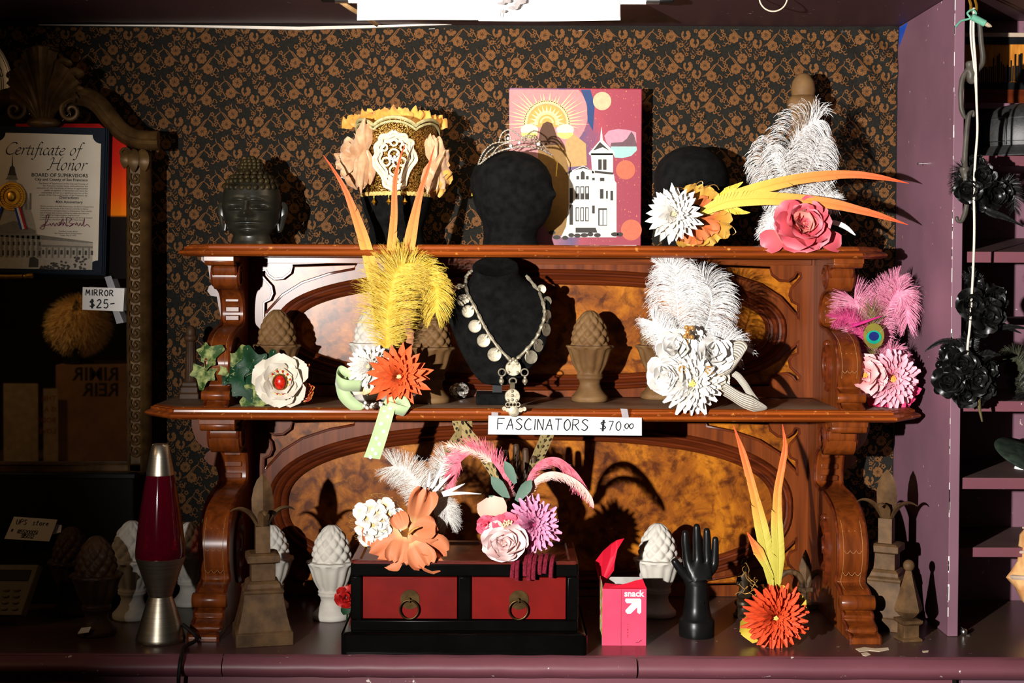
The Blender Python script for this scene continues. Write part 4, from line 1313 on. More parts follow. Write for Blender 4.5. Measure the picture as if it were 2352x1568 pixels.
# ---- black case under the mirror, note, card reader
a, c = P(-60, 1212, -.15), P(308, 1088, -.15)
t = thing('black_case', 'black textured case under the mirror', 'case', ((a.x + c.x) / 2, -.13, CZ))
b = B().box((a.x, -.15, CZ + .0), (c.x, -.03, c.z)); b.obj('body', mat('black_vinyl', (7, 6, 6), (11, 10, 9), scale=200, rough=.7, spec=.2, bmp=.5, bscale=260), t, bevel=.004)
b = B().box((a.x, -.153, c.z - .010), (c.x + .003, -.03, c.z + .001)); b.obj('lid_edge', M_BLACK, t, bevel=.002)
YN = -.18
t = thing('handwritten_note', 'small white note with account numbers leaning on the black case', 'note', P(65, 1243, YN))
a = PP([(32, 1186), (132, 1193), (113, 1243), (10, 1237)], YN)
b = B(); b.add(a + [v + V((0, .0008, 0)) for v in a], [(0, 3, 2, 1), (4, 5, 6, 7), (0, 1, 5, 4), (1, 2, 6, 5), (2, 3, 7, 6), (3, 0, 4, 7)]); b.obj('card', M_CREAM, t, smooth=0)
a = PP([(112, 1200), (142, 1206), (140, 1222), (104, 1232)], YN + .006)
b = B(); b.add(a + [v + V((0, .0008, 0)) for v in a], [(0, 3, 2, 1), (4, 5, 6, 7)]); b.obj('card_behind', M_WHITE, t, smooth=0)
B().box(P(60, 1240, YN + .004), P(66, 1214, YN + .03)).obj('prop', M_BLACK, t)
b = B()
bx = lambda ox, oy: (lambda u, v: P(ox + u + v * .38, oy - v + u * .06, YN - .0006))
hand(b, 'UPS', bx(36, 1203), 11, .0005); hand(b, 'store', bx(74, 1205), 12, .0005)
hand(b, '#', bx(24, 1221), 8, .0004); hand(b, '8155200051', bx(38, 1224), 8.5, .0004, .12); hand(b, '3115032', bx(46, 1234), 8.5, .0004, .14)
b.obj('lettering', mat('pen_ink', (60, 54, 60), (74, 66, 72)), t, smooth=0, kind='stuff')
# card reader
t = thing('card_reader', 'grey card payment terminal at the left edge of the counter', 'card reader', P(10, 1410, -.33))
M_PLG = mat('bronze_grey_plastic', (96, 82, 58), (108, 94, 70), rough=.45)
o_ = P(-20, 1412, -.36)
ux, uy = V((1, .0, .0)), V((.12, .35, .93)).normalized()
nz = ux.cross(uy).normalized()
def tilt_box(x0, x1, y0, y1, d, m, nm, z=0.0, par=None):
    b = B()
    k_ = S(-.33)
    vs = [o_ + ux * (x * k_) + uy * (y * k_) + nz * (w) for w in (z, z + d) for x, y in ((x0, y0), (x1, y0), (x1 + (y1 - y0) * .12, y1), (x0, y1))]
    b.add(vs, [(0, 1, 2, 3), (7, 6, 5, 4), (0, 4, 5, 1), (1, 5, 6, 2), (2, 6, 7, 3), (3, 7, 4, 0)])
    return b.obj(nm, m, par or t, smooth=0, bevel=.0012)
tilt_box(-80, 68, 0, 116, -.03, M_PLG, 'body')
tilt_box(-60, 66, 78, 104, .0012, M_BLACK, 'screen')
for i in range(4):
    for j in range(3):
        k_ = S(-.33)
        q = o_ + ux * ((2 + j * 24 + i * -1.5) * k_) + uy * ((14 + i * 14.5) * k_)
        b = B(); b.ball(q, 9 * k_, 12, 6, (1, .45, .55)); b.obj('key', M_PLG, t)
# ------------------------------------------------------------------ heads on the top shelf
def skin_obj(name, verts, edges, radii, m, parent=None, sub=2, top=None):
    vs = [V(v) for v in verts]
    org = V(parent['_w']) if parent is not None else V((sum(v.x for v in vs) / len(vs), sum(v.y for v in vs) / len(vs), min(v.z for v in vs)))
    me = bpy.data.meshes.new(name)
    me.from_pydata([v - org for v in vs], edges, [])
    o = bpy.data.objects.new(name, me)
    COL.objects.link(o)
    md = o.modifiers.new('skin', 'SKIN')
    md.use_smooth_shade = True
    if not me.skin_vertices:
        me.skin_vertices.new() if hasattr(me.skin_vertices, 'new') else None
    sv = me.skin_vertices[0].data
    for i, r in enumerate(radii):
        sv[i].radius = r if isinstance(r, tuple) else (r, r)
        sv[i].use_root = (i == 0)
    md2 = o.modifiers.new('sub', 'SUBSURF')
    md2.levels = md2.render_levels = sub
    me.materials.append(m)
    o['_w'] = tuple(org)
    if parent is not None:
        o.parent = parent
    else:
        o.location = org
    if top:
        o['label'], o['category'] = top[0], top[1]
    return o
def headform(name, base, k, rz, label, m, group=None, nose=1.0):
    # velvet display head as one skin of stacked ovals; local face direction is -Y
    lv = [(0, .070, .070, .006), (.02, .064, .066, .008), (.04, .062, .070, .006), (.056, .067, .080, -.002), (.08, .076, .093, -.002), (.11, .084, .102, 0), (.14, .087, .106, .004), (.17, .086, .104, .006), (.195, .077, .092, .008), (.212, .062, .075, .008), (.225, .042, .052, .008), (.232, .022, .028, .008), (.235, .004, .006, .008)]
    b = B()
    rings = []
    n = 40
    zz = [q[0] for q in lv]
    for z in np.linspace(0, .235, 60):
        rx, ry, cy = (interp(z, zz, [q[i] for q in lv]) for i in (1, 2, 3))
        ring = []
        for j in range(n):
            a = 2 * pi * j / n
            x, y = rx * cos(a), cy + ry * sin(a)
            if sin(a) < 0:
                g = lambda z0, sz, w: math.exp(-((z - z0) / sz) ** 2 - (x / w) ** 2)
                y -= nose * .6 * (.020 * g(.122, .013, .011) + .012 * g(.138, .022, .010) + .007 * g(.098, .008, .018) + .008 * g(.078, .010, .016) + .004 * g(.152, .008, .05))
                y += nose * .010 * (math.exp(-((z - .142) / .011) ** 2 - ((x - .03) / .016) ** 2) + math.exp(-((z - .142) / .011) ** 2 - ((x + .03) / .016) ** 2))
            q = Matrix.Rotation(rz, 3, 'Z') @ V((x, y, z))
            ring.append(V(base) + q * k)
        rings.append(ring)
    b.loft(rings)
    o = b.obj(name, m, None, smooth=80, top=(label, 'display head') + ((group,) if group else ()))
    return o
HG = 'black velvet display heads on the top shelf'
headform('display_head', (P(910, 560, -.15).x, -.14, ZTOP), .86, radians(8), 'black velvet display head under the gold headdress', M_VELVET, HG)
headform('display_head', (P(1178, 560, -.17).x, -.165, ZTOP), .80, radians(62), 'black velvet display head wearing the tiara', M_VELVET, HG)
headform('display_head', (P(1592, 560, -.14).x, -.12, ZTOP), .86, radians(160), 'black velvet display head behind the white and yellow fascinator', M_VELVET, HG)

# ---- bronze buddha head
c = V((P(578, 560, -.16).x, -.16, ZTOP))
k = S(-.16)
t = thing('buddha_head', 'dark bronze head with closed eyes and beaded curls at the left of the top shelf', 'statue', c)
M_BRONZE = mat('dark_bronze', (30, 30, 25), (48, 46, 36), scale=24, rough=.34, metal=.2, spec=.7, bmp=.12, bscale=60)
M_BRONZEH = mat('bronze_hair', (34, 29, 17), (64, 52, 28), scale=30, rough=.5, metal=.5)
b = B()
def fx(u, v):
    # u around, v from neck (0) to crown (1); pixels relative to shelf line
    z = lerp(-2, 168, v)
    rx = interp(z, [-2, 8, 20, 24, 36, 56, 85, 110, 130, 148, 162, 168], [52, 46, 42, 44, 54, 63, 67, 67, 62, 48, 26, 2])
    ry = rx * interp(z, [0, 22, 40, 162], [.9, .95, 1.05, 1.05])
    a = 2 * pi * u
    x, y = rx * cos(a), ry * sin(a)
    if sin(a) < 0:
        G = lambda x0, z0, sx, sz: math.exp(-((x - x0) / sx) ** 2 - ((z - z0) / sz) ** 2)
        y -= 26 * G(0, 68, 9, 8) + 18 * G(0, 84, 6, 17) + 9 * G(-11, 66, 6, 5) + 9 * G(11, 66, 6, 5)      # nose and nostrils
        y -= 15 * G(0, 53.5, 20, 3.4) + 16 * G(0, 43.5, 15, 4) - 9 * G(0, 49, 22, 1.7) - 8 * G(0, 36, 18, 3.2)                          # lips
        y -= 9 * G(0, 31, 16, 8) + 3 * G(-30, 55, 14, 16) + 3 * G(30, 55, 14, 16)                          # chin, cheeks
        for s_ in (-1, 1):
            y += 11 * G(s_ * 27, 89, 14, 6)
            y -= 15 * G(s_ * 26, 80, 14, 5)                                                                # lids
            y += 6 * G(s_ * 25, 75.5, 16, 1.6)
            zb = 101 - .009 * (x - s_ * 20) ** 2
            y -= 7 * math.exp(-((z - zb) / 2.6) ** 2 - ((x - s_ * 24) / 18) ** 2)                            # brows
    return c + V((x * k, y * k, z * k))
b.grid(fx, 180, 150, True)
b.obj('face', M_BRONZE, t, smooth=180)
for s_ in (-1, 1):
    b = B()
    q = c + V((s_ * 66 * k, .004, 78 * k))
    b.tube(cr([q + V((s_ * x * k, y, z * k)) for x, y, z in ((-4, 0, 12), (6, .004, 14), (10, .006, 2), (5, .002, -22), (0, 0, -42), (-5, 0, -46), (-7, 0, -30))], 4), lambda u: (7 - 2 * u) * k, 8, True, .6)
    b.ball(q + V((s_ * 4 * k, .004, -8 * k)), 9 * k, 8, 6, (.8, .5, 2.2))
    b.obj('ear', M_BRONZE, t)
b = B()
rr = random.Random(3)
for row in range(4):
    z = 134 + row * 9
    rx = interp(z, [105, 132, 145, 155, 166], [66, 61, 51, 41, 24])
    n = max(6, int(2 * pi * rx / 14.5))
    for j in range(n):
        a = 2 * pi * (j + .5 * (row % 2)) / n
        zz = z - (7 * max(0, -sin(a)) if row == 0 else 0)
        b.ball(c + V((rx * cos(a) * k, rx * 1.05 * sin(a) * k, zz * k)), 8 * k, 9, 6)
b.obj('hair_curls', M_BRONZEH, t, kind='stuff')
b = B()
for row in range(6):
    z = 160 + row * 7.5
    rx = interp(row, [0, 2, 4, 5], [25, 27, 19, 6])
    n = max(3, int(2 * pi * rx / 10))
    for j in range(n):
        a = 2 * pi * (j + .5 * (row % 2)) / n
        b.ball(c + V((rx * cos(a) * k, rx * sin(a) * k, z * k)), 6.2 * k, 8, 5)
b.ball(c + V((0, 0, 172 * k)), 25 * k, 16, 10, (1, 1, .9))
b.obj('topknot', M_BRONZEH, t, kind='stuff')
B().ball(c + V((0, -69 * k, 104 * k)), 4.2 * k, 10, 6).obj('forehead_dot', M_BRONZE, t)

# ---- gold headdress
cx0, Yh = P(906, 450, -.24).x, -.142
zb, kk = P(906, 446, Yh - .1).z, S(Yh - .1)
t = thing('headdress', 'gold beaded headdress with lace medallion and champagne silk flowers', 'headdress', (cx0, Yh, zb))
EL = 1.42
def hdr(a, z):        # crown wall radius
    return (.0685 + .012 * z / .15)
m, tt, p = new_mat('gold_sequins'); setp(p, rough=.3, metal=.7)
vv = tt.nodes.new('ShaderNodeTexVoronoi'); vv.inputs['Scale'].default_value = 330
tt.links.new(coords(tt, (1, 1, 1)), vv.inputs['Vector'])
tt.links.new(ramp(tt, vv.outputs['Distance'], [(.05, (246, 214, 130)), (.4, (176, 124, 44)), (.75, (64, 40, 12))]), p.inputs['Base Color'])
bump(tt, p, vv.outputs['Distance'], .8, .002)
b = B()
def scal(a):
    return .131 + .016 * abs(cos(a * 3.0)) ** .7
b.grid(lambda u, v: V((cx0, Yh, zb)) + V((hdr(0, v * .14) * cos(2 * pi * u), EL * hdr(0, v * .14) * sin(2 * pi * u), v * scal(2 * pi * u + pi / 2))), 120, 10, True)
b.obj('crown_band', m, t, smooth=60)
M_LACE = mat('ivory_lace', (222, 204, 170), (240, 228, 204), scale=160, rough=.7, bmp=.5, bscale=300)
M_SAGE = mat('sage_gold_lace', (168, 158, 104), (206, 196, 148), scale=160, rough=.5, bmp=.4, bscale=300)
b = B()
for r_, dz in ((.0035, 0), (.0025, -.008)):
    b.tube([V((cx0, Yh, zb)) + V(((hdr(0, .14) + .002) * cos(a), EL * (hdr(0, .14) + .002) * sin(a), scal(a + pi / 2) + dz)) for a in np.linspace(0, 2 * pi, 140)], r_, 6, False)
b.obj('scalloped_trim', M_SAGE, t)
b = B()
b.tube([V((cx0, Yh, zb)) + V(((hdr(0, 0) + .002) * cos(a), EL * (hdr(0, 0) + .002) * sin(a), .002 + .001 * sin(a * 60))) for a in np.linspace(0, 2 * pi, 240)], .004, 6, False)
b.obj('lower_braid', mat('gold_braid', (206, 170, 90), (232, 202, 128), scale=200, rough=.5, bmp=.5), t)
# lace medallion: corded loops on the front of the band
b = B()
def onband(x, y, lift=.003):        # photo pixels -> point on the band front
    q = P(x, y, Yh - .1)
    dx = max(-.066, min(.066, q.x - cx0))
    r_ = hdr(0, q.z - zb)
    return V((cx0 + dx, Yh - EL * sqrt(max(1e-6, r_ * r_ - dx * dx)) - lift, q.z))
def cord(pts, r, lift=.003, n=5, closed=False):
    b.tube([onband(x, y, lift) for x, y in [(q.x, q.y) for q in cr([V((x, y, 0)) for x, y in pts], n, closed)]], r, 6)
OUT = [(906, 303), (918, 311), (932, 312), (936, 322), (948, 326), (946, 340), (953, 354), (955, 368), (946, 382), (938, 396), (932, 414), (928, 428), (914, 432), (906, 438), (896, 432), (884, 426), (880, 408), (870, 394), (860, 380), (857, 366), (864, 352), (862, 336), (872, 326), (876, 314), (892, 312)]
b.flat([[(onband(x, y).x, onband(x, y).z) for x, y in [(906 + (x - 906) * .93, 370 + (y - 370) * .93) for x, y in OUT]]], 0, .003, 0.0, lambda a: V((a.x, Yh - EL * sqrt(max(1e-6, (hdr(0, a.y - zb)) ** 2 - (a.x - cx0) ** 2)) - .003 - a.z, a.y)))
cord(OUT + OUT[:1], .0042, .006)
for w in (.84, .68):
    cord([(906 + (x - 906) * w, 366 + (y - 370) * w) for x, y in OUT] + [(906, 303 + (1 - w) * 60)], .0026, .007)
for cx_, cy_, r_ in ((906, 356, 12), (888, 372, 9), (924, 372, 9), (906, 392, 10), (894, 412, 7), (918, 412, 7), (906, 328, 8), (884, 340, 7), (928, 340, 7)):
    cord([(cx_ + r_ * cos(a), cy_ + r_ * sin(a)) for a in np.linspace(0, 6.28, 12)], .0022, .008, 2)
b.obj('lace_medallion', M_LACE, t)
b = B()
for x, y in ((902, 366), (908, 362), (911, 369), (904, 373), (898, 360), (914, 356), (906, 380)):
    b.ball(onband(x, y, .010), .0032, 8, 6)
b.obj('crystals', mat('crystal', (225, 225, 230), (245, 245, 250), rough=.08, metal=.3, spec=.8), t, kind='stuff')
for x in (857, 893, 929, 955):
    b = B()
    q = onband(x, 448, .003)
    b.tube([q + V((0, 0, .004)), q + V((0, 0, -.005))], .0009, 5)
    b.lathe([(.0004, .002), (.0018, -.001), (.0034, -.004), (.0058, -.0072), (.0030, -.0085), (.0016, -.0115), (.0006, -.013)], 12, q + V((0, 0, -.006)))
    b.obj('bell_charm', M_GOLD, t)
# silk flowers: crumpled cloth petals
M_CHAMP = mat('champagne_silk', (176, 128, 88), (214, 172, 134), scale=30, rough=.38, sheen=.4, bmp=.5, bscale=60)
M_AMBER = mat('amber_silk', (200, 136, 50), (230, 172, 84), scale=30, rough=.4, sheen=.3, bmp=.5, bscale=60)
def crumple(b, c, nrm, up, w, l, seed, fold=.25):
    rr = random.Random(seed)
    ph = [rr.uniform(0, 6.28) for _ in range(6)]
    c, nrm, up = V(c), V(nrm).normalized(), V(up)
    up = (up - nrm * up.dot(nrm)).normalized()
    sd = up.cross(nrm)
    def f(u, v):
        s_ = (u - .5) * 2
        e = interp(v, [0, .3, .75, .92, 1], [.3, .8, 1, .86, .5])
        ruf = (sin(s_ * 6 + ph[0]) + .6 * sin(s_ * 11 + ph[1])) * .16 * v * v
        return c + sd * (s_ * w * e) + up * (l * (v + .10 * sin(s_ * 5 + ph[2]) * v - .12 * s_ * s_ * v)) + nrm * (w * (fold * (1 - s_ * s_) * sin(v * 2.6) + ruf + .10 * sin(v * 7 + ph[3] + s_ * 2)))
    b.grid(f, 14, 10)
rr = random.Random(9)
def silk(cpx, cpy, Y, lst, m):
    for (ang, w, l, tiltx, tilty) in lst:
        b = B()
        q = P(cpx, cpy, Y)
        up = V((sin(radians(ang)), -.15, cos(radians(ang))))
        crumple(b, q, V((tiltx, -1, tilty)), up, w * kk, l * kk, rr.randint(0, 9999))
        b.obj('silk_petal', m, t, smooth=180)
silk(815, 372, -.215, [(-20, 34, 62, -.8, .2), (18, 26, 72, -.3, .2), (-70, 36, 52, -.7, 0), (-120, 40, 56, -.8, -.3), (180, 34, 62, -.4, -.3), (150, 30, 58, -.1, -.2), (-95, 30, 40, -.3, .3)], M_CHAMP)
silk(840, 345, -.24, [(5, 22, 68, .5, .1), (-172, 18, 100, .7, .1), (176, 22, 76, .2, 0)], M_CHAMP)
silk(992, 372, -.225, [(20, 26, 62, .5, .2), (60, 34, 52, .8, .2), (105, 36, 48, .8, 0), (150, 34, 62, .6, -.2), (185, 22, 70, .1, -.1), (-10, 18, 62, -.4, .1)], M_CHAMP)
silk(1005, 395, -.215, [(80, 30, 34, .8, .2), (130, 32, 44, .9, -.2), (170, 28, 58, .7, -.4)], M_AMBER)
for i in range(11):
    u = i / 10
    silk(lerp(812, 1000, u), 292 - 8 * sin(pi * u), -.15 - .05 * sin(pi * u), [(lerp(-35, 35, u), 22, 34 + 8 * sin(pi * u) + rr.uniform(-4, 4), 0, .5)], M_AMBER)

# ---- tiara
th = thing('tiara', 'silver rhinestone tiara on the black velvet head', 'tiara', P(1175, 380, -.2))
M_RHINE = mat('rhinestone', (190, 170, 140), (246, 236, 220), scale=400, rough=.22, metal=.7, spec=.8)
def bead_line(b, pts, r, step):
    pts = cr(pts, 8)
    acc = 0
    for i in range(1, len(pts)):
        acc += (pts[i] - pts[i - 1]).length
        if acc >= step:
            b.ball(pts[i], r, 6, 4)
            acc = 0
    b.tube(pts, r * .55, 5)
TP = lambda l: [P(x, y, Y) for x, y, Y in l]
for l, r_ in (([(1097, 382, -.17), (1120, 362, -.205), (1150, 346, -.225), (1185, 338, -.232), (1218, 337, -.22), (1246, 344, -.20), (1268, 356, -.165)], .0019),
           ([(1097, 380, -.17), (1110, 350, -.205), (1132, 330, -.225), (1160, 326, -.235), (1190, 322, -.238), (1222, 326, -.222), (1268, 356, -.165)], .0015),
           ([(1128, 357, -.21), (1146, 336, -.23), (1166, 328, -.236), (1176, 332, -.236), (1180, 338, -.235)], .0014),
           ([(1146, 326, -.232), (1152, 308, -.236), (1168, 298, -.238), (1192, 310, -.236), (1204, 326, -.23)], .0015), ([(1162, 324, -.238), (1160, 314, -.239), (1167, 308, -.239), (1173, 315, -.239), (1170, 324, -.238)], .0014),
           ([(1196, 322, -.235), (1208, 312, -.232), (1226, 314, -.226), (1244, 330, -.21), (1260, 346, -.18)], .0014), ([(1200, 318, -.234), (1214, 316, -.23), (1232, 324, -.22), (1248, 338, -.20)], .0013),
           ([(1108, 370, -.19), (1118, 352, -.21), (1134, 338, -.226)], .0014)):
    b = B(); bead_line(b, TP(l), r_ * 1.35, r_ * 2.8); b.obj('stone_row', M_RHINE, th, kind='stuff')
for x, y, Y, r_ in ((1237, 331, -.222, .0038), (1173, 335, -.242, .0034), (1193, 328, -.24, .003), (1167, 318, -.242, .003)):
    B().ball(P(x, y, Y), r_, 8, 6).obj('stone', MATS['crystal'], th)
b = B(); b.tube(TP([(1095, 384, -.168), (1088, 410, -.165), (1084, 450, -.16)]), .0011, 5); b.tube(TP([(1268, 356, -.165), (1280, 374, -.16), (1277, 405, -.16)]), .0011, 5); b.obj('wire_end', M_GOLD, th, kind='stuff')

# ---- canvas print
YA = -.075
a, c = P(1168, 560, YA), P(1475, 203, YA)
cv = thing('canvas_print', 'canvas print with sunburst halo and a Victorian house', 'canvas', ((a.x + c.x) / 2, YA, ZTOP))
m, tt, p = new_mat('canvas_ground'); setp(p, rough=.5)
g = tt.nodes.new('ShaderNodeTexCoord'); sx = tt.nodes.new('ShaderNodeSeparateXYZ'); tt.links.new(g.outputs['Generated'], sx.inputs[0])
n1 = noise(tt, g.outputs['Generated'], 2.6, 4, .6)
ad = tt.nodes.new('ShaderNodeMath'); ad.operation = 'MULTIPLY_ADD'; tt.links.new(n1, ad.inputs[0]); ad.inputs[1].default_value = .55; tt.links.new(sx.outputs['X'], ad.inputs[2])
cA = ramp(tt, ad.outputs[0], [(.25, (126, 88, 120)), (.55, (144, 80, 94)), (.75, (76, 56, 98)), (.9, (148, 40, 60)), (1.0, (138, 36, 58))])
cB = ramp(tt, noise(tt, g.outputs['Generated'], 70, 2), [(.66, (0, 0, 0)), (.72, (255, 255, 255))])
mx = tt.nodes.new('ShaderNodeMix'); mx.data_type = 'RGBA'; tt.links.new(cB, mx.inputs[0]); tt.links.new(cA, mx.inputs[6]); mx.inputs[7].default_value = lin((232, 150, 80))
tt.links.new(mx.outputs[2], p.inputs['Base Color'])
B().box((a.x, YA, ZTOP + .0005), (c.x, YA + .02, c.z)).obj('stretched_canvas', m, cv, bevel=.002)
def cvp(polys, colr, nm, lay):
    b = B()
    for pl in polys:
        b.flat([[(P(x, max(y, 206), YA).x, P(x, max(y, 206), YA).z) for x, y in pl]], YA - .0001 - lay * .00012, .0001)
    b.obj(nm, mat('cv_%s_%d' % (nm, lay), tuple(q * .84 for q in colr), tuple(min(255, q * .9) for q in colr), scale=120, rough=.5), cv, smooth=0, kind='stuff')
def ci(x, y, r, a0=0, a1=360, n=28, ry=None):
    return [(x + r * cos(radians(q)), y - (ry or r) * sin(radians(q))) for q in np.linspace(a0, a1, n, endpoint=(a1 - a0 < 360))]
def ringp(x, y, r0, r1, a0, a1):
    return ci(x, y, r1, a0, a1) + ci(x, y, r0, a0, a1)[::-1]
cvp([[(1170, 206)] + ci(1262, 262, 88, 100, -70, 24) + [(1170, 430)]], (196, 140, 142), 'pale_disc', 1)
cvp([[(1280 + 54, 206), (1356, 206), (1366, 240), (1362, 300), (1350, 280), (1348, 240)]], (44, 70, 122), 'night_band', 1)
rays = []
for i in range(31):
    q = -8 + i * 196 / 30
    r1 = 62 + 26 * abs(sin(i * 1.9)) + (12 if abs(q - 90) > 35 else -14)
    rays.append([(1256 + 50 * cos(radians(q - 2)), 283 - 50 * sin(radians(q - 2))), (1256 + r1 * cos(radians(q)), 283 - r1 * sin(radians(q))), (1256 + 50 * cos(radians(q + 2)), 283 - 50 * sin(radians(q + 2)))])
cvp(rays + [ringp(1256, 283, 45, 52, -10, 190), ringp(1256, 283, 20, 25, -10, 190), ringp(1256, 283, 12, 16, 0, 180)], (246, 216, 150), 'sunburst', 3)
cvp([ci(1256, 283, 44, -12, 192)], (226, 166, 84), 'halo', 2)
cvp([[(1256 + 28 * cos(radians(q - 5)), 283 - 28 * sin(radians(q - 5))), (1256 + 41 * cos(radians(q)), 283 - 41 * sin(radians(q))), (1256 + 28 * cos(radians(q + 5)), 283 - 28 * sin(radians(q + 5)))] for q in range(0, 181, 15)] + [ringp(1256, 283, 25, 28, -10, 190)], (250, 228, 170), 'halo_teeth', 4)
cvp([ci(1216, 298, 20, ry=13), ci(1298, 298, 20, ry=13)], (240, 236, 200), 'cloud', 4)
cvp([ci(1216, 305, 19, 180, 360, ry=14), ci(1298, 305, 19, 180, 360, ry=14)], (226, 222, 120), 'cloud_shade', 5)
cvp([[(1257, 279), (1268, 283), (1274, 298), (1279, 316), (1290, 330), (1300, 350), (1306, 400), (1310, 470), (1314, 520), (1296, 540), (1262, 540), (1240, 500), (1236, 400), (1236, 335), (1240, 300), (1247, 284)]], (150, 112, 58), 'robed_shape', 6)
cvp([[(1257, 279), (1268, 283), (1274, 298), (1280, 318), (1290, 332), (1230, 336), (1238, 316), (1241, 298), (1247, 284)]], (88, 56, 34), 'robed_shape_top', 7)
cvp([[(1300, 322), (1318, 308), (1346, 330), (1348, 380), (1306, 384), (1296, 350)]], (198, 160, 104), 'ochre_house', 7)
cvp([ci(1383, 232, 21)], (226, 190, 150), 'moon', 2)
cvp([ci(1437, 390, 22), ci(1450, 528, 24)], (222, 112, 84), 'glow_disc', 2)
cvp([[(1388, 312), (1398, 300), (1420, 296), (1446, 299), (1461, 304), (1462, 336), (1400, 336), (1392, 326)]], (214, 150, 170), 'pink_sky', 2)
cvp([[(1404, 328), (1430, 326), (1440, 318), (1450, 302), (1456, 310), (1462, 330), (1462, 336), (1402, 336)]], (112, 84, 92), 'skyline', 3)
cvp([[(1402, 336.5), (1462, 336.5), (1463, 345), (1450, 358), (1430, 363), (1412, 362)]], (168, 214, 208), 'water', 2)
HO = [[(1312, 392), (1340, 380), (1364, 394), (1364, 398), (1410, 400), (1412, 415), (1416, 420), (1416, 545), (1288, 545), (1300, 520), (1306, 470), (1306, 400)], [(1357, 352), (1408, 352), (1408, 400), (1360, 398)], [(1352, 352), (1378, 322), (1381, 290), (1385, 322), (1412, 350), (1410, 356), (1354, 356)]]
cvp(HO, (232, 228, 218), 'house', 8)
DK = [[(1322 + i * 11, 428), (1331 + i * 11, 428), (1331 + i * 11, 458), (1322 + i * 11, 458)] for i in range(3)] + [[(1322 + i * 11, 476), (1330 + i * 11, 476), (1330 + i * 11, 508), (1322 + i * 11, 508)] for i in range(3)] + [[(1374 + i * 11, 366), (1382 + i * 11, 366), (1382 + i * 11, 390), (1374 + i * 11, 390)] for i in range(2)]
DK += [[(1378, 434), (1386, 434), (1386, 456), (1378, 456)], [(1392, 438), (1396, 438), (1396, 456), (1392, 456)], [(1374, 478), (1394, 478), (1394, 518), (1374, 518)], [(1308, 432), (1316, 432), (1316, 466), (1308, 466)], [(1308, 470), (1316, 470), (1316, 516), (1308, 516)], [(1360, 472), (1366, 472), (1366, 490), (1360, 490)], [(1402, 438), (1408, 438), (1408, 460), (1402, 460)], [(1322, 523), (1368, 523), (1372, 534), (1322, 534)],
       [(1324, 404), (1330, 404), (1330, 412), (1324, 412)], [(1346, 404), (1352, 404), (1352, 412), (1346, 412)], [(1334, 396), (1338, 392), (1343, 396), (1343, 412), (1334, 412)], [(1360, 408), (1366, 408), (1366, 414), (1360, 414)], [(1378, 408), (1388, 408), (1388, 416), (1378, 416)], [(1300, 396), (1314, 390), (1314, 394), (1300, 402)], [(1362, 346), (1378, 326), (1400, 346), (1384, 338)], [(1366, 392), (1408, 396), (1408, 401), (1366, 397)], [(1316, 392), (1340, 382), (1360, 392), (1340, 386)]]
DK += [ci(x, y, 7 + (i % 3), n=9, ry=5) for i, (x, y) in enumerate(((1312, 540), (1326, 541), (1342, 540), (1356, 538), (1372, 540), (1412, 538), (1424, 538), (1268, 534), (1278, 545), (1298, 546)))]
cvp(DK, (62, 56, 52), 'house_windows', 9)
cvp([[(1377 + i * 9, 482), (1384 + i * 9, 482), (1384 + i * 9, 516), (1377 + i * 9, 516)] for i in range(2)] + [[(1324 + i * 11, 430), (1329 + i * 11, 430), (1329 + i * 11, 444), (1324 + i * 11, 444)] for i in range(3)] + [[(1324 + i * 11, 478), (1328.5 + i * 11, 478), (1328.5 + i * 11, 506), (1324 + i * 11, 506)] for i in range(3)], (236, 234, 226), 'house_panes', 10)
# small cards lying flat at the front edge
b = B(); q = PP([(1398, 559, -.20), (1420, 556, -.15), (1470, 557, -.17), (1462, 559.5, -.22)])
b.add([V((v.x, v.y, ZTOP + .0012)) for v in q] + [V((v.x, v.y, ZTOP + .0004)) for v in q], [(0, 3, 2, 1), (4, 5, 6, 7), (0, 1, 5, 4), (1, 2, 6, 5), (2, 3, 7, 6), (3, 0, 4, 7)])
b.obj('business_card', M_WHITE, None, smooth=0, top=('thin white card lying in front of the canvas print', 'card'))

# ---- necklace bust and coin necklace
YB2 = -.20
kb = S(YB2)
bz = ZMID
t = thing('necklace_bust', 'black velvet necklace bust on a small stand', 'display bust', (P(1142, 930, YB2).x, YB2, bz))
b = B()
rings = []
for y, xl, xr, ry, cy, tl in ((884, 1128, 1160, .006, -.235, 0), (880, 1108, 1178, .010, -.234, 0), (862, 1090, 1204, .016, -.230, 0), (830, 1070, 1232, .022, -.223, 0), (790, 1050, 1254, .027, -.214, 0), (740, 1032, 1266, .032, -.203, 0), (700, 1022, 1266, .034, -.195, 0), (680, 1030, 1258, .034, -.19, .1), (664, 1052, 1240, .034, -.187, .2), (650, 1074, 1216, .034, -.185, .35), (636, 1084, 1198, .035, -.185, .55), (622, 1086, 1192, .036, -.186, .6), (614, 1085, 1192, .037, -.188, .6), (612, 1092, 1186, .033, -.189, .6), (617, 1098, 1180, .029, -.190, .6)):
    q0, q1 = P(xl, y, cy), P(xr, y, cy)
    cx, rx = (q0.x + q1.x) / 2, (q1.x - q0.x) / 2
    rings.append([V((cx + rx * cos(a), cy + ry * sin(a), q0.z + tl * ry * sin(a))) for a in np.linspace(0, 2 * pi, 40, endpoint=False)])
b.loft(rings)
b.obj('body', M_VELVET, t, smooth=70)
b = B().box(P(1131, 905, YB2 - .005), P(1153, 875, YB2 + .015)); b.obj('post', M_BLACK, t)
q0, q1 = P(1093, 931, -.245), P(1190, 905, -.245)
b = B().box((q0.x, -.245, bz + .0003), (q1.x, -.165, q1.z)); b.obj('foot', M_VELVET, t, bevel=.002)

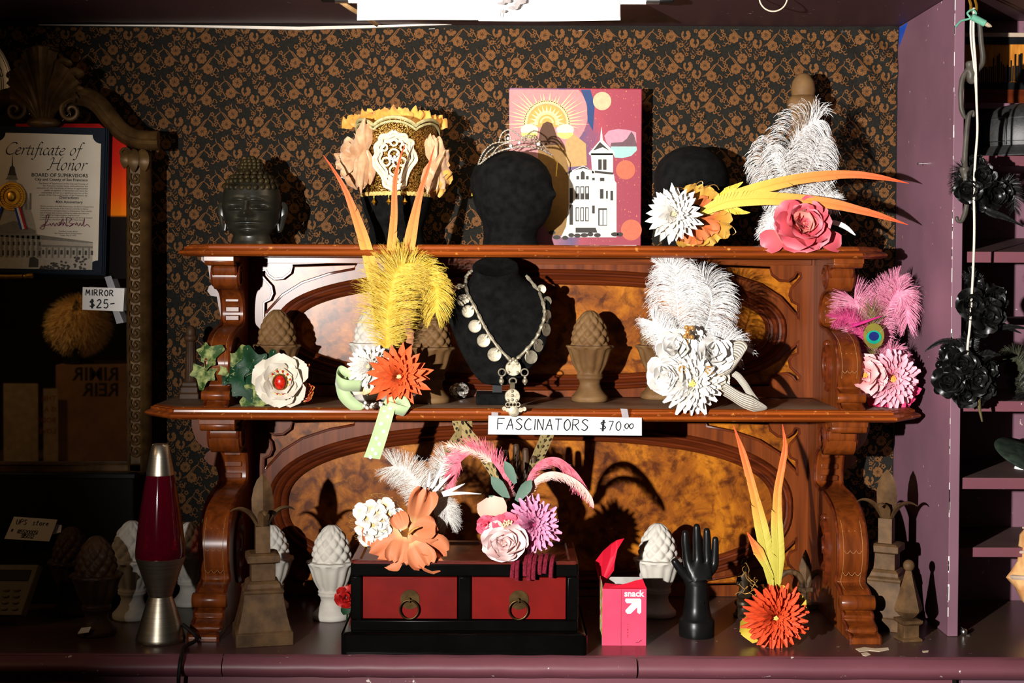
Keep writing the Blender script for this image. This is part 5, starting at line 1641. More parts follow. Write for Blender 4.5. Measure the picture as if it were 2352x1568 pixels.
nk = thing('coin_necklace', 'silver coin necklace with a hanging pendant on the velvet bust', 'necklace', P(1178, 945, -.28))
def bust_y(x, y):     # surface depth of the bust front under a photo pixel
    ys = [612, 650, 700, 740, 790, 830, 862, 884]
    xl = interp(y, ys, [1085, 1074, 1022, 1032, 1050, 1070, 1090, 1128]); xr = interp(y, ys, [1192, 1216, 1266, 1266, 1254, 1232, 1204, 1160])
    ry = interp(y, ys, [.036, .034, .034, .032, .027, .022, .016, .006]); cy = interp(y, ys, [-.188, -.185, -.195, -.203, -.214, -.223, -.230, -.235])
    u = max(-.999, min(.999, (x - (xl + xr) / 2) / ((xr - xl) / 2)))
    return cy - ry * sqrt(1 - u * u)
LS = [(1083, 622), (1072, 634), (1070, 650), (1075, 676), (1088, 700), (1105, 734), (1122, 765), (1145, 798), (1172, 826)]
RS = [(1208, 632), (1226, 654), (1242, 680), (1250, 708), (1250, 730), (1242, 754), (1230, 778), (1212, 800), (1186, 826)]
for L_ in (LS, RS):
    pts = cr([V((x, y, 0)) for x, y in L_], 10)
    w = [P(q.x, q.y, bust_y(q.x, q.y) - .005) for q in pts]
    b = B()
    n = len(w)
    b.tube(w, lambda u: .0030 + .0012 * (abs(sin(u * 34)) > .82), 7)
    b.obj('bead_strand', M_SILVER, nk)
coins = [(1057, 662, 11, 12, -.5), (1064, 689, 14, 13.5, -.3), (1075, 715, 14.5, 14.5, -.2), (1091, 749, 15, 15, -.15), (1111, 782, 15.5, 15.5, -.1), (1136, 814, 16, 16, 0), (1244, 664, 11, 10, .5), (1257, 692, 10, 12, .5), (1258, 726, 8, 15, .7), (1255, 757, 9.5, 15, .6), (1237, 793, 11, 15, .5), (1220, 820, 14.5, 15.5, .3)]
for x, y, rx, ry, sl in coins:
    Yc = bust_y(x, y) - .004 if abs(sl) < .45 else bust_y(x, y) - .002
    c_ = P(x, y, Yc)
    R_ = max(rx, ry) * kb
    ang = math.acos(min(1, rx / max(rx, ry))) * (1 if sl > 0 else -1)
    b = B()
    fr_ = Matrix.Rotation(ang, 3, 'Z')
    b.loft([[c_ + fr_ @ V((r_ * cos(a), yy, r_ * sin(a))) for a in np.linspace(0, 2 * pi, 28, endpoint=False)] for r_, yy in ((R_ * .96, .0008), (R_, .0003), (R_, -.0005), (R_ * .95, -.0009), (R_ * .86, -.0005))])
    co = b.obj('coin', M_SILVER, nk, smooth=40)
    # loop that ties it to the strand
    best = min(LS + RS, key=lambda q: (q[0] - x) ** 2 + (q[1] - y) ** 2)
    allp = cr([V((q[0], q[1], 0)) for q in (LS if x < 1178 else RS)], 10)
    bq = min(allp, key=lambda q: (q.x - x) ** 2 + (q.y - y + 8) ** 2)
    b = B(); q2 = P(bq.x, bq.y, bust_y(bq.x, bq.y) - .006)
    tgt = lerp(c_, q2, .45) + V((0, -.001, 0))
    b.tube([tgt, lerp(tgt, q2, .6) + V((0, -.001, 0)), q2], [.0036, .003, .002], 6, True, .5)
    b.obj('coin_loop', M_SILVER, co)
YP = -.262
def face_disc(nm, x, y, r, Y, th=.0016, par=nk):
    c_ = P(x, y, Y); b = B()
    b.loft([[c_ + V((r_ * kb * cos(a), yy, r_ * kb * sin(a))) for a in np.linspace(0, 2 * pi, 32, endpoint=False)] for r_, yy in ((r * .95, th / 2), (r, 0), (r, -th / 2), (r * .93, -th), (r * .2, -th * .9))])
    return b.obj(nm, M_SILVER, par, smooth=40)
pd = face_disc('pendant_disc', 1179, 845, 18, YP, .002)
for i in range(4):
    a = radians(45 + 90 * i); B().ball(P(1179 + 14 * cos(a), 845 + 14 * sin(a), YP - .002), 3.2 * kb, 8, 6).obj('rivet', M_SILVER, pd)
b = B(); b.ball(P(1173, 828, YP), 5 * kb).ball(P(1185, 828, YP), 5 * kb).ball(P(1179, 824, YP), 4 * kb); b.obj('top_beads', M_SILVER, pd)
for sx in (-1, 1):
    x0 = 1179 + sx * 26
    b = B(); c_ = P(x0, 855, YP)
    b.tube([c_ + V((8 * kb * cos(a), -.001, 8 * kb * sin(a))) for a in np.linspace(0, 6.28, 20)], 1.7 * kb, 6, False); b.obj('ring', M_SILVER, nk)
    b = B(); b.ball(P(x0 + sx * 1, 867, YP), 3.6 * kb).ball(P(x0 + sx * 1, 875, YP), 6.2 * kb, 10, 8, (1, 1, 1.1)).ball(P(x0 + sx, 882, YP), 2.4 * kb); b.obj('drop_bead', M_SILVER, nk)
b = B(); c_ = P(1178, 875, YP); b.tube([c_ + V((8 * kb * cos(a), -.001, 7 * kb * sin(a))) for a in np.linspace(0, 6.28, 20)], 1.8 * kb, 6, False); b.obj('ring', M_SILVER, nk)
YQ = -.325
b = B(); b.ribbon(PP([(1177, 878, YP - .004), (1177, 886, -.29), (1177, 896, -.318)]), 5.5 * kb, (1, 0, 0)); b.obj('strap', M_SILVER, nk)
pd2 = face_disc('pendant_disc', 1177, 910, 17, YQ, .002)
for dx, dy in ((0, -10), (0, 0), (0, 10), (-10, 12), (10, 12)):
    B().ball(P(1177 + dx, 908 + dy, YQ - .002), 3.6 * kb, 8, 6).obj('rivet', M_SILVER, pd2)
YR = -.342
for i, dx in enumerate((-12, -4, 4, 12)):
    b = B(); c_ = P(1178 + dx, 929, YR); b.tube([c_ + V((4.2 * kb * cos(a), 0, 4.5 * kb * sin(a))) for a in np.linspace(0, 6.28, 16)], 1.2 * kb, 5, False); b.obj('ring', M_SILVER, nk)
for x, y, r_ in ((1158, 938, 5), (1166, 941, 5), (1180, 945, 12), (1196, 941, 5.5), (1204, 939, 5)):
    face_disc('charm', x, y, r_, YR, .001)

# ---- fascinators price strip taped to the shelf edge
YS = -.336
t = thing('price_strip', 'white strip hand lettered FASCINATORS $70.00 taped to the shelf edge', 'sign', P(1297, 1000, YS))
a = PP([(1122, 954), (1474, 959), (1474, 1000), (1121, 997)], YS)
b = B(); b.add(a + [v + V((0, .0006, 0)) for v in a], [(0, 3, 2, 1), (4, 5, 6, 7), (0, 1, 5, 4), (1, 2, 6, 5), (2, 3, 7, 6), (3, 0, 4, 7)]); b.obj('strip', M_WHITE, t, smooth=0)
b = B()
hx = lambda ox, oy: (lambda u, v: P(ox + u + v * .06, oy - v + u * .012, YS - .0008))
hand(b, 'FASCINATORS', hx(1142, 986), 25.5, .0011, .22)
hand(b, '$', hx(1378, 988), 23, .0010, .3)
hand(b, '70.', hx(1397, 988), 21, .0010, .3)
hand(b, 'oo', hx(1434, 984), 21, .0010, .1)
b.obj('lettering', M_INK, t, smooth=0, kind='stuff')
for l in ([(1129, 946), (1144, 947), (1144, 958), (1129, 957)], [(1425, 938), (1441, 939), (1445, 962), (1430, 961)]):
    a = PP(l, YS - .0003); b = B(); b.add(a + [v + V((0, .0002, 0)) for v in a], [(0, 3, 2, 1), (4, 5, 6, 7)]); b.obj('tape', M_TAPE, t, smooth=0)

# ---- crystal rock
c = foot_at(1055, 917, ZMID, .018)
m, tt, p = new_mat('grey_crystal'); setp(p, rough=.25, spec=.8)
vv = tt.nodes.new('ShaderNodeTexVoronoi'); vv.inputs['Scale'].default_value = 300; tt.links.new(coords(tt, (1, 1, 1)), vv.inputs['Vector'])
tt.links.new(ramp(tt, vv.outputs['Color'], [(.2, (64, 56, 50)), (.5, (140, 132, 122)), (.8, (232, 226, 218))]), p.inputs['Base Color'])
b = B(); rr = random.Random(5)
b.ball(c + V((0, 0, .0165)), .0195, 14, 9, (1.05, .9, .85))
b.v = [tuple(c + V((0, 0, .0165)) + (V(v) - c - V((0, 0, .0165))) * rr.uniform(.86, 1.08)) for v in b.v]
b.v = [(x, y, max(z, ZMID)) for x, y, z in b.v]
b.obj('crystal_rock', m, None, smooth=0, top=('sparkling grey crystal rock beside the velvet bust', 'rock'))

# ---- mannequin hands
def hand_obj(name, m, mp, parent):
    v = [(1600, 1408, 0), (1602, 1372, 0), (1606, 1345, 0), (1606, 1322, 0), (1581, 1294, 0), (1603, 1290, 0), (1625, 1292, 0), (1641, 1300, 0),
         (1577, 1268, 0), (1574.5, 1243, 0), (1574, 1216, 0), (1602, 1262, 0), (1601, 1233, 0), (1600, 1201, 0), (1624, 1264, 0), (1624, 1238, 0), (1623, 1211, 0), (1642, 1276, 0), (1643, 1254, 0), (1643, 1231, 0),
         (1582, 1328, -4), (1562, 1306, -8), (1545, 1282, -8)]
    e = [(0, 1), (1, 2), (2, 3), (3, 4), (3, 5), (3, 6), (3, 7), (4, 8), (8, 9), (9, 10), (5, 11), (11, 12), (12, 13), (6, 14), (14, 15), (15, 16), (7, 17), (17, 18), (18, 19), (2, 20), (20, 21), (21, 22)]
    r = [26, 24, 27, 25, 13.5, 13.5, 13, 12, 11, 10.4, 8, 11.2, 10.6, 8, 10.8, 10, 7.8, 9.8, 9, 7.2, 14, 11, 8.6]
    kf = mp(None)
    return skin_obj(name, [mp(q) for q in v], e, [(x * kf, x * kf) for x in r], m, parent)
YHN = -.385
M_BLKP = mat('black_gloss_plastic', (12, 12, 12), (18, 18, 18), scale=20, rough=.32)
t = thing('mannequin_hand', 'black plastic mannequin hand standing upright with spread fingers', 'display hand', PZ(1600, 1446, CZ))
hand_obj('hand', M_BLKP, lambda q: S(YHN) if q is None else P(q[0], q[1], YHN + q[2] * S(YHN)), t)
kh = S(YHN)
B().lathe([(40 * kh, 0), (41 * kh, 4 * kh), (41 * kh, 36 * kh), (38 * kh, 40 * kh), (34 * kh, 44 * kh), (29 * kh, 70 * kh), (27 * kh, 100 * kh), (25 * kh, 118 * kh)], 40, (P(1600, 1460, YHN).x, YHN, CZ), None).obj('wrist', M_BLKP, t, smooth=50)
b = B(); q = P(1613, 1384, YHN - .0225); b.tube([q + V((4 * kh * cos(a), 0, 4 * kh * sin(a))) for a in np.linspace(0, 6.28, 16)], 1.2 * kh, 5, False); b.ball(q, 2 * kh, 6, 4); b.obj('screw', M_BLKP, t)
YW = -.36
zt_ = zt1 + .001
off = P(1600, 1460, YHN)
sc_ = S(YW) / S(YHN)
bx0 = P(1186, 1262, YW).x
t = thing('wooden_hand', 'brown wooden mannequin hand, fingertips showing behind the pink plumes', 'display hand', (bx0, YW, zt_))
hsc = (P(1186, 1014, YW).z - zt_) / (P(1600, 1201, YHN).z - CZ) * .985
def mpw(q):
    if q is None:
        return S(YHN) * hsc
    w = P(q[0], q[1], YHN + q[2] * S(YHN)) - V((off.x, YHN, CZ))
    return V((bx0, YW, zt_)) + w * hsc
hand_obj('hand', M_DARKW, mpw, t)
B().lathe([(40 * kh * hsc, 0), (41 * kh * hsc, 36 * kh * hsc), (29 * kh * hsc, 70 * kh * hsc), (25 * kh * hsc, 118 * kh * hsc)], 32, (bx0, YW, zt_)).obj('wrist', M_DARKW, t, smooth=50)

# ---- small dark figurine
c = foot_at(1712, 1420, CZ, .018)
k = S(c.y)
t = thing('figurine', 'small dark seated figurine left of the orange flower', 'figurine', c)
M_FIG = mat('dark_bronze_fig', (34, 26, 18), (58, 46, 32), scale=60, rough=.4, metal=.4, bmp=.3)
B().lathe([(24 * k, 0), (25 * k, 5 * k), (20 * k, 9 * k), (16 * k, 22 * k), (22 * k, 30 * k), (21 * k, 36 * k), (12 * k, 42 * k)], 20, c).obj('base', M_FIG, t, smooth=40)
sv = [(0, 40), (0, 62), (0, 88), (0, 104), (0, 120), (-12, 92), (-16, 72), (-4, 80), (12, 92), (16, 72), (4, 80), (-18, 46), (18, 46)]
skin_obj('body', [c + V((x * k, -2 * k if i in (7, 10) else 0, z * k)) for i, (x, z) in enumerate(sv)], [(0, 1), (1, 2), (2, 3), (3, 4), (2, 5), (5, 6), (6, 7), (2, 8), (8, 9), (9, 10), (0, 11), (0, 12)], [(r * k, r * k) for r in (14, 11, 12, 6, 9, 5, 4, 3, 5, 4, 3, 7, 7)], M_FIG, t)
b = B(); b.lathe([(8 * k, 122 * k), (6 * k, 128 * k), (2 * k, 134 * k)], 10, c); b.obj('crown', M_FIG, t)
# ------------------------------------------------------------------ feathers and flowers
PM = {}
PROF = {'spear': ([0, .3, .65, .88, 1], [.35, .8, 1, .62, .04], .22, .10), 'strap': ([0, .4, .8, .95, 1], [.45, .85, 1, .75, .35], .30, .12), 'round': ([0, .25, .55, .82, .95, 1], [.28, .8, 1, .9, .6, .25], .34, .30),
        'ruffle': ([0, .25, .6, .85, 1], [.25, .75, 1, .95, .6], .18, .15), 'rose': ([0, .3, .7, .92, 1], [.55, .95, 1, .9, .62], .55, .45)}
def petal_mesh(kind, m, var):
    key = (kind, m.name, var)
    if key in PM:
        return PM[key]
    xs, ys, cup, arch = PROF[kind]
    nu, nv = {'spear': (2, 5), 'strap': (2, 4), 'round': (6, 6), 'ruffle': (12, 8), 'rose': (6, 6)}[kind]
    rr = random.Random(hash(kind) % 97 + var * 13)
    ph = [rr.uniform(0, 6.28) for _ in range(4)]
    tw = rr.uniform(-.25, .25)
    vs, uv, fs = [], [], []
    for i in range(nu + 1):
        s_ = 2 * i / nu - 1
        for j in range(nv + 1):
            v = j / nv
            w = interp(v, xs, ys)
            z = cup * s_ * s_ * w * v + arch * sin(v * 2.4) * .5 + tw * s_ * v * .3
            y = v
            if kind == 'ruffle':
                z += v * v * (.16 * sin(s_ * 7 + ph[0]) + .10 * sin(s_ * 13 + ph[1]))
                y += .05 * sin(s_ * 9 + ph[2]) * v
            if kind in ('round', 'rose'):
                z -= .20 * max(0, v - .75) * (1 + .5 * sin(s_ * 4 + ph[0]))
                y += .02 * sin(s_ * 6 + ph[1]) * v
            vs.append((s_ * w, y, z))
            uv.append((v, i / nu))
    for i in range(nu):
        for j in range(nv):
            a = i * (nv + 1) + j
            fs.append((a, a + nv + 1, a + nv + 2, a + 1))
    me = bpy.data.meshes.new('petal')
    me.from_pydata(vs, [], fs)
    lay = me.uv_layers.new(name='UVMap')
    for lp in me.loops:
        lay.data[lp.index].uv = uv[lp.vertex_index]
    me.materials.append(m)
    me.shade_smooth()
    PM[key] = me
    return me
def frame(n):
    return V((0, 0, 1)).rotation_difference(V(n).normalized()).to_matrix().to_4x4()
def bloom(par, c, nrm, m, layers, kind, core=(.004, None), seed=1, name='bloom', squash=1.0, core_kind='balls'):
    rr = random.Random(seed)
    c = V(c)
    F4 = Matrix.Translation(c) @ frame(nrm) @ Matrix.Diagonal((1, squash, 1, 1))
    b = B()
    cr_, cm = core
    if core_kind == 'balls':
        for k in range(14):
            a, q = k * 2.4, sqrt(k / 14) * cr_
            b.ball(F4 @ V((q * cos(a), q * sin(a), cr_ * .55 - q * .3)), cr_ * .36, 6, 4)
    else:
        b.ball(c, cr_, 8, 6)
    if core_kind == 'balls' and len(layers) > 2:
        L_ = layers[-1]
        up = (V(nrm).normalized()) * (L_[5] + L_[2] * sin(radians(L_[4])) * .62)
        b.v = [tuple(V(q) + up) for q in b.v]
    bo = b.obj(name, cm or m, par)
    for li, L in enumerate(layers):
        n, r0, ln, w, tilt, z = L[:6]
        mm = L[6] if len(L) > 6 else m
        for k in range(n):
            a = 2 * pi * (k + .5 * (li % 2)) / n + rr.uniform(-.5, .5) / n * 2
            l2, w2 = ln * rr.uniform(.88, 1.1), w * rr.uniform(.9, 1.1)
            M_ = F4 @ Matrix.Rotation(a, 4, 'Z') @ Matrix.Translation((0, r0, z)) @ Matrix.Rotation(radians(tilt + rr.uniform(-9, 9)), 4, 'X') @ Matrix.Rotation(rr.uniform(-.2, .2), 4, 'Y') @ Matrix.Diagonal((w2, l2, (w2 + l2) / 2, 1))
            place(None, bo, M_, petal_mesh(kind, mm, rr.randint(0, 3)), 'petal')
    return bo
def one_petal(par, px, py, Y, ang, l, w, nrm, m, kind='ruffle', var=0, name='petal'):     # single big petal; ang 0 = up, clockwise; pixels
    k = S(Y)
    n = V(nrm).normalized()
    up = V((sin(radians(ang)), 0, cos(radians(ang))))
    up = (up - n * up.dot(n)).normalized()
    X = up.cross(n)
    M_ = Matrix(((X.x * w * k, up.x * l * k, n.x * (l + w) / 2 * k, 0), (X.y * w * k, up.y * l * k, n.y * (l + w) / 2 * k, 0), (X.z * w * k, up.z * l * k, n.z * (l + w) / 2 * k, 0), (0, 0, 0, 1)))
    M_.translation = P(px, py, Y)
    return place(None, par, M_, petal_mesh(kind, m, var), name)
def vane(par, spine, wl, m, n=46, name='feather', seed=1, slant=.9, split=.12, shaft=None, wr=None):     # stiff feather, spine in world points
    rr = random.Random(seed)
    sp = cr(spine, 10)
    L = [0]
    for i in range(1, len(sp)):
        L.append(L[-1] + (sp[i] - sp[i - 1]).length)
    def at(t):
        x = t * L[-1]
        i = max(1, min(len(L) - 1, int(np.searchsorted(L, x))))
        return lerp(sp[i - 1], sp[i], (x - L[i - 1]) / max(1e-9, L[i] - L[i - 1]))
    b = B()
    wr = wr or wl
    for side, wf in ((1, wl), (-1, wr)):
        jit = 0.0
        for i in range(n):
            t0, t1 = i / n, (i + 1.02) / n
            p0, p1 = at(t0), at(min(1, t1))
            tn = (at(min(1, t0 + .02)) - at(max(0, t0 - .02))).normalized()
            sd = tn.cross(V((0, 1, 0))).normalized() * side
            if rr.random() < split:
                jit = rr.uniform(-.25, .35)
            jit *= .8
            w0, w1 = wf(t0), wf(min(1, t1))
            e0 = p0 + (sd + tn * (slant + jit)).normalized() * w0 * 1.25 + V((0, -.0012 + rr.uniform(-.0004, .0004), 0))
            e1 = p1 + (sd + tn * (slant + jit)).normalized() * w1 * 1.25 + V((0, -.0012 + rr.uniform(-.0004, .0004), 0))
            m0, m1 = lerp(p0, e0, .5) + V((0, -.0012, 0)), lerp(p1, e1, .5) + V((0, -.0012, 0))
            b.add([p0, p1, m1, m0, e1, e0], [(0, 1, 2, 3), (3, 2, 4, 5)] if side > 0 else [(3, 2, 1, 0), (5, 4, 2, 3)], [(t0, .5), (t1, .5), (t1, .75), (t0, .75), (t1, 1), (t0, 1)] if side > 0 else [(t0, .5), (t1, .5), (t1, .25), (t0, .25), (t1, 0), (t0, 0)])
    f = b.obj(name, m, par, smooth=180)
    b = B()
    b.tube([at(t) + V((0, -.0008, 0)) for t in np.linspace(0, .97, 26)], lambda t: .0011 * (1 - .8 * t), 5)
    b.obj('shaft', shaft or m, f)
    return f
def plume(par, spine, blen, m, n=150, name='plume', seed=1, ang=50, droop=.35, w=.00055, curl=.25, depth=.35, fluff=0, tip=True, sides=(1, -1), shaft=None, passes=2, seg=6):
    rr = random.Random(seed)
    sp = cr(spine, 10)
    b = B()
    ns = len(sp)
    for ps in range(passes):
        for side in sides:
            for i in range(n):
                t = (i + rr.random()) / n
                x = t * (ns - 1)
                k = min(ns - 2, int(x))
                p = lerp(sp[k], sp[k + 1], x - k)
                tn = (sp[min(ns - 1, k + 2)] - sp[max(0, k - 1)]).normalized()
                sd = tn.cross(V((0, 1, 0)))
                sd = sd.normalized() * side if sd.length > 1e-5 else V((side, 0, 0))
                a = radians(ang + rr.uniform(-14, 14)) * (1 - .55 * max(0, t - .8) / .2 if tip else 1)
                d = sd * sin(a) + tn * cos(a) + V((0, rr.uniform(-depth, depth * .7), 0))
                d.normalize()
                l = blen(t) * rr.uniform(.72, 1.08)
                st = l / seg
                pts = [p]
                cv = rr.uniform(.3, 1.2) * curl
                for j in range(seg):
                    d = (d + V((0, 0, -1)) * droop * st / max(l, 1e-5) * (.4 + j * .35) + sd * cv * .12 + V((rr.uniform(-.05, .05), rr.uniform(-.05, .05), rr.uniform(-.05, .05)))).normalized()
                    pts.append(pts[-1] + d * st)
                wd = d.cross(V((0, 1, 0)))
                wd = wd.normalized() if wd.length > 1e-4 else V((1, 0, 0))
                ws = w * rr.uniform(.7, 1.25)
                b.ribbon(pts, lambda u: ws * (1 - .75 * u), wd + V((0, rr.uniform(-.5, .5), 0)))
                for q in range(fluff):
                    j = rr.randint(1, seg)
                    o = pts[j]
                    e = (V((rr.uniform(-1, 1), rr.uniform(-.6, .4), rr.uniform(-1, 1)))).normalized() * l * rr.uniform(.1, .22)
                    b.ribbon([o, o + e * .5, o + e + V((0, 0, -.1 * l * .2))], lambda u: ws * .35 * (1 - .6 * u), wd)
    f = b.obj(name, m, par, smooth=0, kind='stuff')
    b = B()
    b.tube(sp, lambda u: .0011 * (1 - .75 * u), 5)
    b.obj('shaft', shaft or m, f)
    return f
def col(name, c, c2=None, **k):
    return mat(name, c, c2, **{'rough': .62, 'scale': 90, 'rnd': .10, 'spec': .25, **k})
M_ORY = uvgrad('orange_yellow_feather', [(0, (216, 190, 88)), (.30, (220, 178, 76)), (.50, (224, 140, 66)), (.75, (222, 112, 64)), (1, (214, 84, 46))], rough=.6, spec=.2)
M_ORG = uvgrad('orange_green_feather', [(0, (176, 166, 66)), (.34, (188, 172, 74)), (.5, (208, 144, 62)), (.72, (220, 116, 60)), (1, (214, 84, 44))], rough=.6, spec=.2)
M_YEL = col('yellow_plume', (208, 168, 44), (224, 194, 84))
M_WHT = col('white_plume', (214, 211, 208), (230, 228, 226))
M_WPET = uvgrad('white_petal', [(0, (206, 176, 116)), (.35, (214, 207, 194)), (1, (224, 221, 216))], rough=.7, spec=.2)
M_OPET = uvgrad('orange_petal', [(0, (160, 56, 20)), (.4, (212, 84, 36)), (1, (224, 102, 54))], rough=.6, spec=.25)
M_GOLDB = mat('gold_bead', (196, 140, 70), (222, 176, 104), metal=.6, rough=.3)
M_CLEAR = mat('clear_bead', (206, 196, 190), (228, 222, 218), rough=.12, spec=.8)
M_LIME = mat('lime_ribbon', (172, 194, 142), (184, 204, 156), scale=30, rough=.5, sheen=.3)
FG = 'flower and feather fascinators for sale'
def fasc(label, px, py, Y, name='fascinator'):
    return thing(name, label, 'fascinator', P(px, py, Y), FG)
KP = lambda Y: S(Y)

# ---- ivy and white rose
Y = -.285; k = S(Y)
t = fasc('ivy and white silk rose fascinator with a red jewelled centre', 600, 928, Y)
M_IVYV = mat('variegated_ivy', (44, 72, 30), (150, 158, 96), scale=60, lo=.42, hi=.62, detail=6, rough=.6)
M_IVYD = mat('dark_green_leaf', (14, 46, 26), (26, 64, 38), scale=30, rough=.5)
LV = [(0, 0), (.18, .12), (.5, .02), (.44, .28), (.52, .52), (.26, .6), (.12, .98), (0, 1.02), (-.12, .98), (-.26, .6), (-.52, .52), (-.44, .28), (-.5, .02), (-.18, .12)]
def ivy(px, py, Y, ang, size, m, nrm, seed):
    rr = random.Random(seed); kk_ = S(Y) * size
    n = V(nrm).normalized(); up = V((sin(radians(ang)), 0, cos(radians(ang)))); up = (up - n * up.dot(n)).normalized(); X = up.cross(n)
    b = B(); q0 = P(px, py, Y)
    ol = cr([V((x, y, 0)) for x, y in LV], 3, True)
    f = lambda x, y: q0 + X * (x * kk_) + up * (y * kk_) + n * (kk_ * (.12 * abs(x) + .10 * sin(y * 3) - .05 * sin(x * 9)))
    cen = (0, .42)
    rings = [[f(cen[0] + (q.x - cen[0]) * s_, cen[1] + (q.y - cen[1]) * s_) for q in ol] for s_ in (.02, .4, .75, 1)]
    b.loft(rings, False)
    o = b.obj('leaf', m, t, smooth=180)
    b = B()
    for x, y in ((0, .98), (.46, .5), (-.46, .5), (.44, .06), (-.44, .06)):
        b.tube([f(0, .12) + n * .0008, lerp(f(0, .12), f(x, y), .5) + n * .0012, f(x * .95, y * .95) + n * .0006], .0005, 4)
    b.obj('vein', MATS.get('leaf_vein') or mat('leaf_vein', (150, 160, 110), (160, 170, 120)), o)
for a in ((462, 830, Y, 60, 62, M_IVYV, (-.3, -1, .3), 1), (474, 838, Y, 190, 58, M_IVYV, (-.2, -1, .1), 2), (520, 868, Y - .004, 20, 44, M_IVYV, (.3, -1, .2), 3), (545, 850, Y, 15, 60, M_IVYV, (.2, -1, .3), 4), (600, 880, Y + .004, -70, 100, M_IVYD, (0, -1, .3), 5), (590, 860, Y + .002, -20, 70, M_IVYD, (.2, -1, .2), 6), (560, 850, Y + .006, -160, 66, M_IVYD, (.2, -1, -.2), 7), (620, 850, Y + .008, 10, 50, M_IVYD, (.2, -1, .4), 8), (610, 895, Y - .002, -120, 66, M_IVYV, (0, -1, -.1), 9), (640, 905, Y - .002, 170, 40, M_IVYV, (0, -1, 0), 10), (530, 835, Y + .004, 150, 70, M_IVYD, (-.2, -1, 0), 11)):
    ivy(*a)
b = B(); b.tube(PP([(470, 835), (500, 858), (540, 862), (590, 880)], Y + .004), .0014, 5); b.obj('stem', M_IVYD, t)
M_CRM = uvgrad('cream_rose', [(0, (206, 186, 150)), (.5, (212, 200, 180)), (1, (214, 206, 192))], rough=.7, spec=.2)
bo = bloom(t, P(645, 876, Y - .018), (.05, -1, .12), M_CRM, [(6, .006, 58 * k, 36 * k, 12, 0), (6, .004, 48 * k, 32 * k, 28, .003), (5, .003, 36 * k, 26 * k, 45, .006)], 'round', (.008, M_CRM), 5)
c = P(643, 878, Y - .044)
jw = mat('red_stone', (150, 14, 10), (206, 40, 22), scale=300, rough=.25)
b = B(); b.ball(c, 15 * k, 14, 9, (.85, .45, 1.1)); b.obj('jewel', jw, t)
b = B()
for i in range(12):
    a = 2 * pi * i / 12; q = c + V((21 * k * cos(a), .003, 23 * k * sin(a)))
    b.tube([q + V((5.5 * k * cos(u), -.001, 5.5 * k * sin(u))) for u in np.linspace(0, 6.28, 10)], 1.2 * k, 5, False)
b.tube([c + V((16 * k * cos(u), .001, 18 * k * sin(u))) for u in np.linspace(0, 6.28, 30)], 2 * k, 6, False)
b.obj('filigree', mat('old_gold', (120, 90, 40), (150, 116, 60), metal=.8, rough=.4), t, kind='stuff')
for i in range(12):
    a = 2 * pi * (i + .5) / 12; B().ball(c + V((24 * k * cos(a), .001, 26 * k * sin(a))), 2.8 * k, 7, 5).obj('red_bead', jw, t)
b = B()
rr = random.Random(2)
for cx, cy in ((693, 846), (697, 886), (702, 905)):
    for i in range(5):
        q = P(cx + rr.uniform(-8, 8), cy + rr.uniform(-10, 10), Y - .008)
        r_ = rr.uniform(8, 13) * k; ph = rr.uniform(0, 3)
        b.tube([q + V((r_ * cos(u), r_ * .6 * sin(u + ph), r_ * sin(u * 1.1 + ph))) for u in np.linspace(0, 6, 18)], .0016, 5)
b.obj('red_gold_cord', mat('red_gold_cord', (150, 24, 16), (206, 140, 70), scale=240, lo=.45, hi=.62, rough=.4), t, kind='stuff')
for i in range(13):
    B().ball(PZ(592 + i * 8.6, 930 - (i % 3), ZMID) + V((0, .004, .0045)), .0045 + .0004 * (i % 2), 8, 6).obj('bead', M_BLACK if i % 4 else M_GOLDB, t)

# ---- yellow plume with orange dahlia
Y = -.285; k = S(Y)
t = fasc('fascinator with three long orange feathers, yellow plumes and an orange dahlia', 890, 945, Y)
wf = lambda a, b_, c_: (lambda u: interp(u, [0, .25, .5, .8, 1], [a, b_, b_ * .85, c_, 1]) * k * .8)
for i, l in enumerate(([(872, 760, -.27), (862, 660, -.275), (845, 585, -.28), (822, 510, -.285), (795, 440, -.29), (765, 388, -.29), (743, 357, -.29)], [(890, 760, -.27), (893, 660, -.275), (898, 580, -.285), (905, 500, -.29), (907, 420, -.295), (917, 370, -.295), (930, 332, -.295)], [(905, 760, -.27), (920, 660, -.275), (935, 590, -.28), (950, 510, -.285), (966, 440, -.285), (984, 385, -.285), (998, 335, -.285)])):
    vane(t, PP(l), wf(16, 21 if i != 1 else 16, 7), M_ORY, 60, 'feather', 3 + i)
plume(t, PP([(888, 800, -.30), (890, 740, -.31), (896, 680, -.315), (908, 630, -.315), (930, 606, -.31)]), lambda u: interp(u, [0, .2, .6, .9, 1], [30, 76, 86, 64, 22]) * k, M_YEL, 230, 'plume', 5, 62, .25, fluff=2, passes=2)
plume(t, PP([(900, 660, -.295), (925, 622, -.30), (955, 612, -.30), (985, 632, -.30), (1003, 672, -.30), (1000, 715, -.30)]), lambda u: interp(u, [0, .3, .8, 1], [26, 46, 54, 44]) * k, M_YEL, 200, 'plume', 6, 60, .75, fluff=2, passes=2)
bloom(t, P(853, 842, Y - .016), (-.25, -1, .1), M_WPET, [(26, .004, 50 * k, 6 * k, 18, 0), (24, .003, 44 * k, 6 * k, 34, .002), (20, .002, 36 * k, 5.5 * k, 50, .004), (14, .001, 26 * k, 5 * k, 66, .005)], 'strap', (.004, M_CRM), 7)
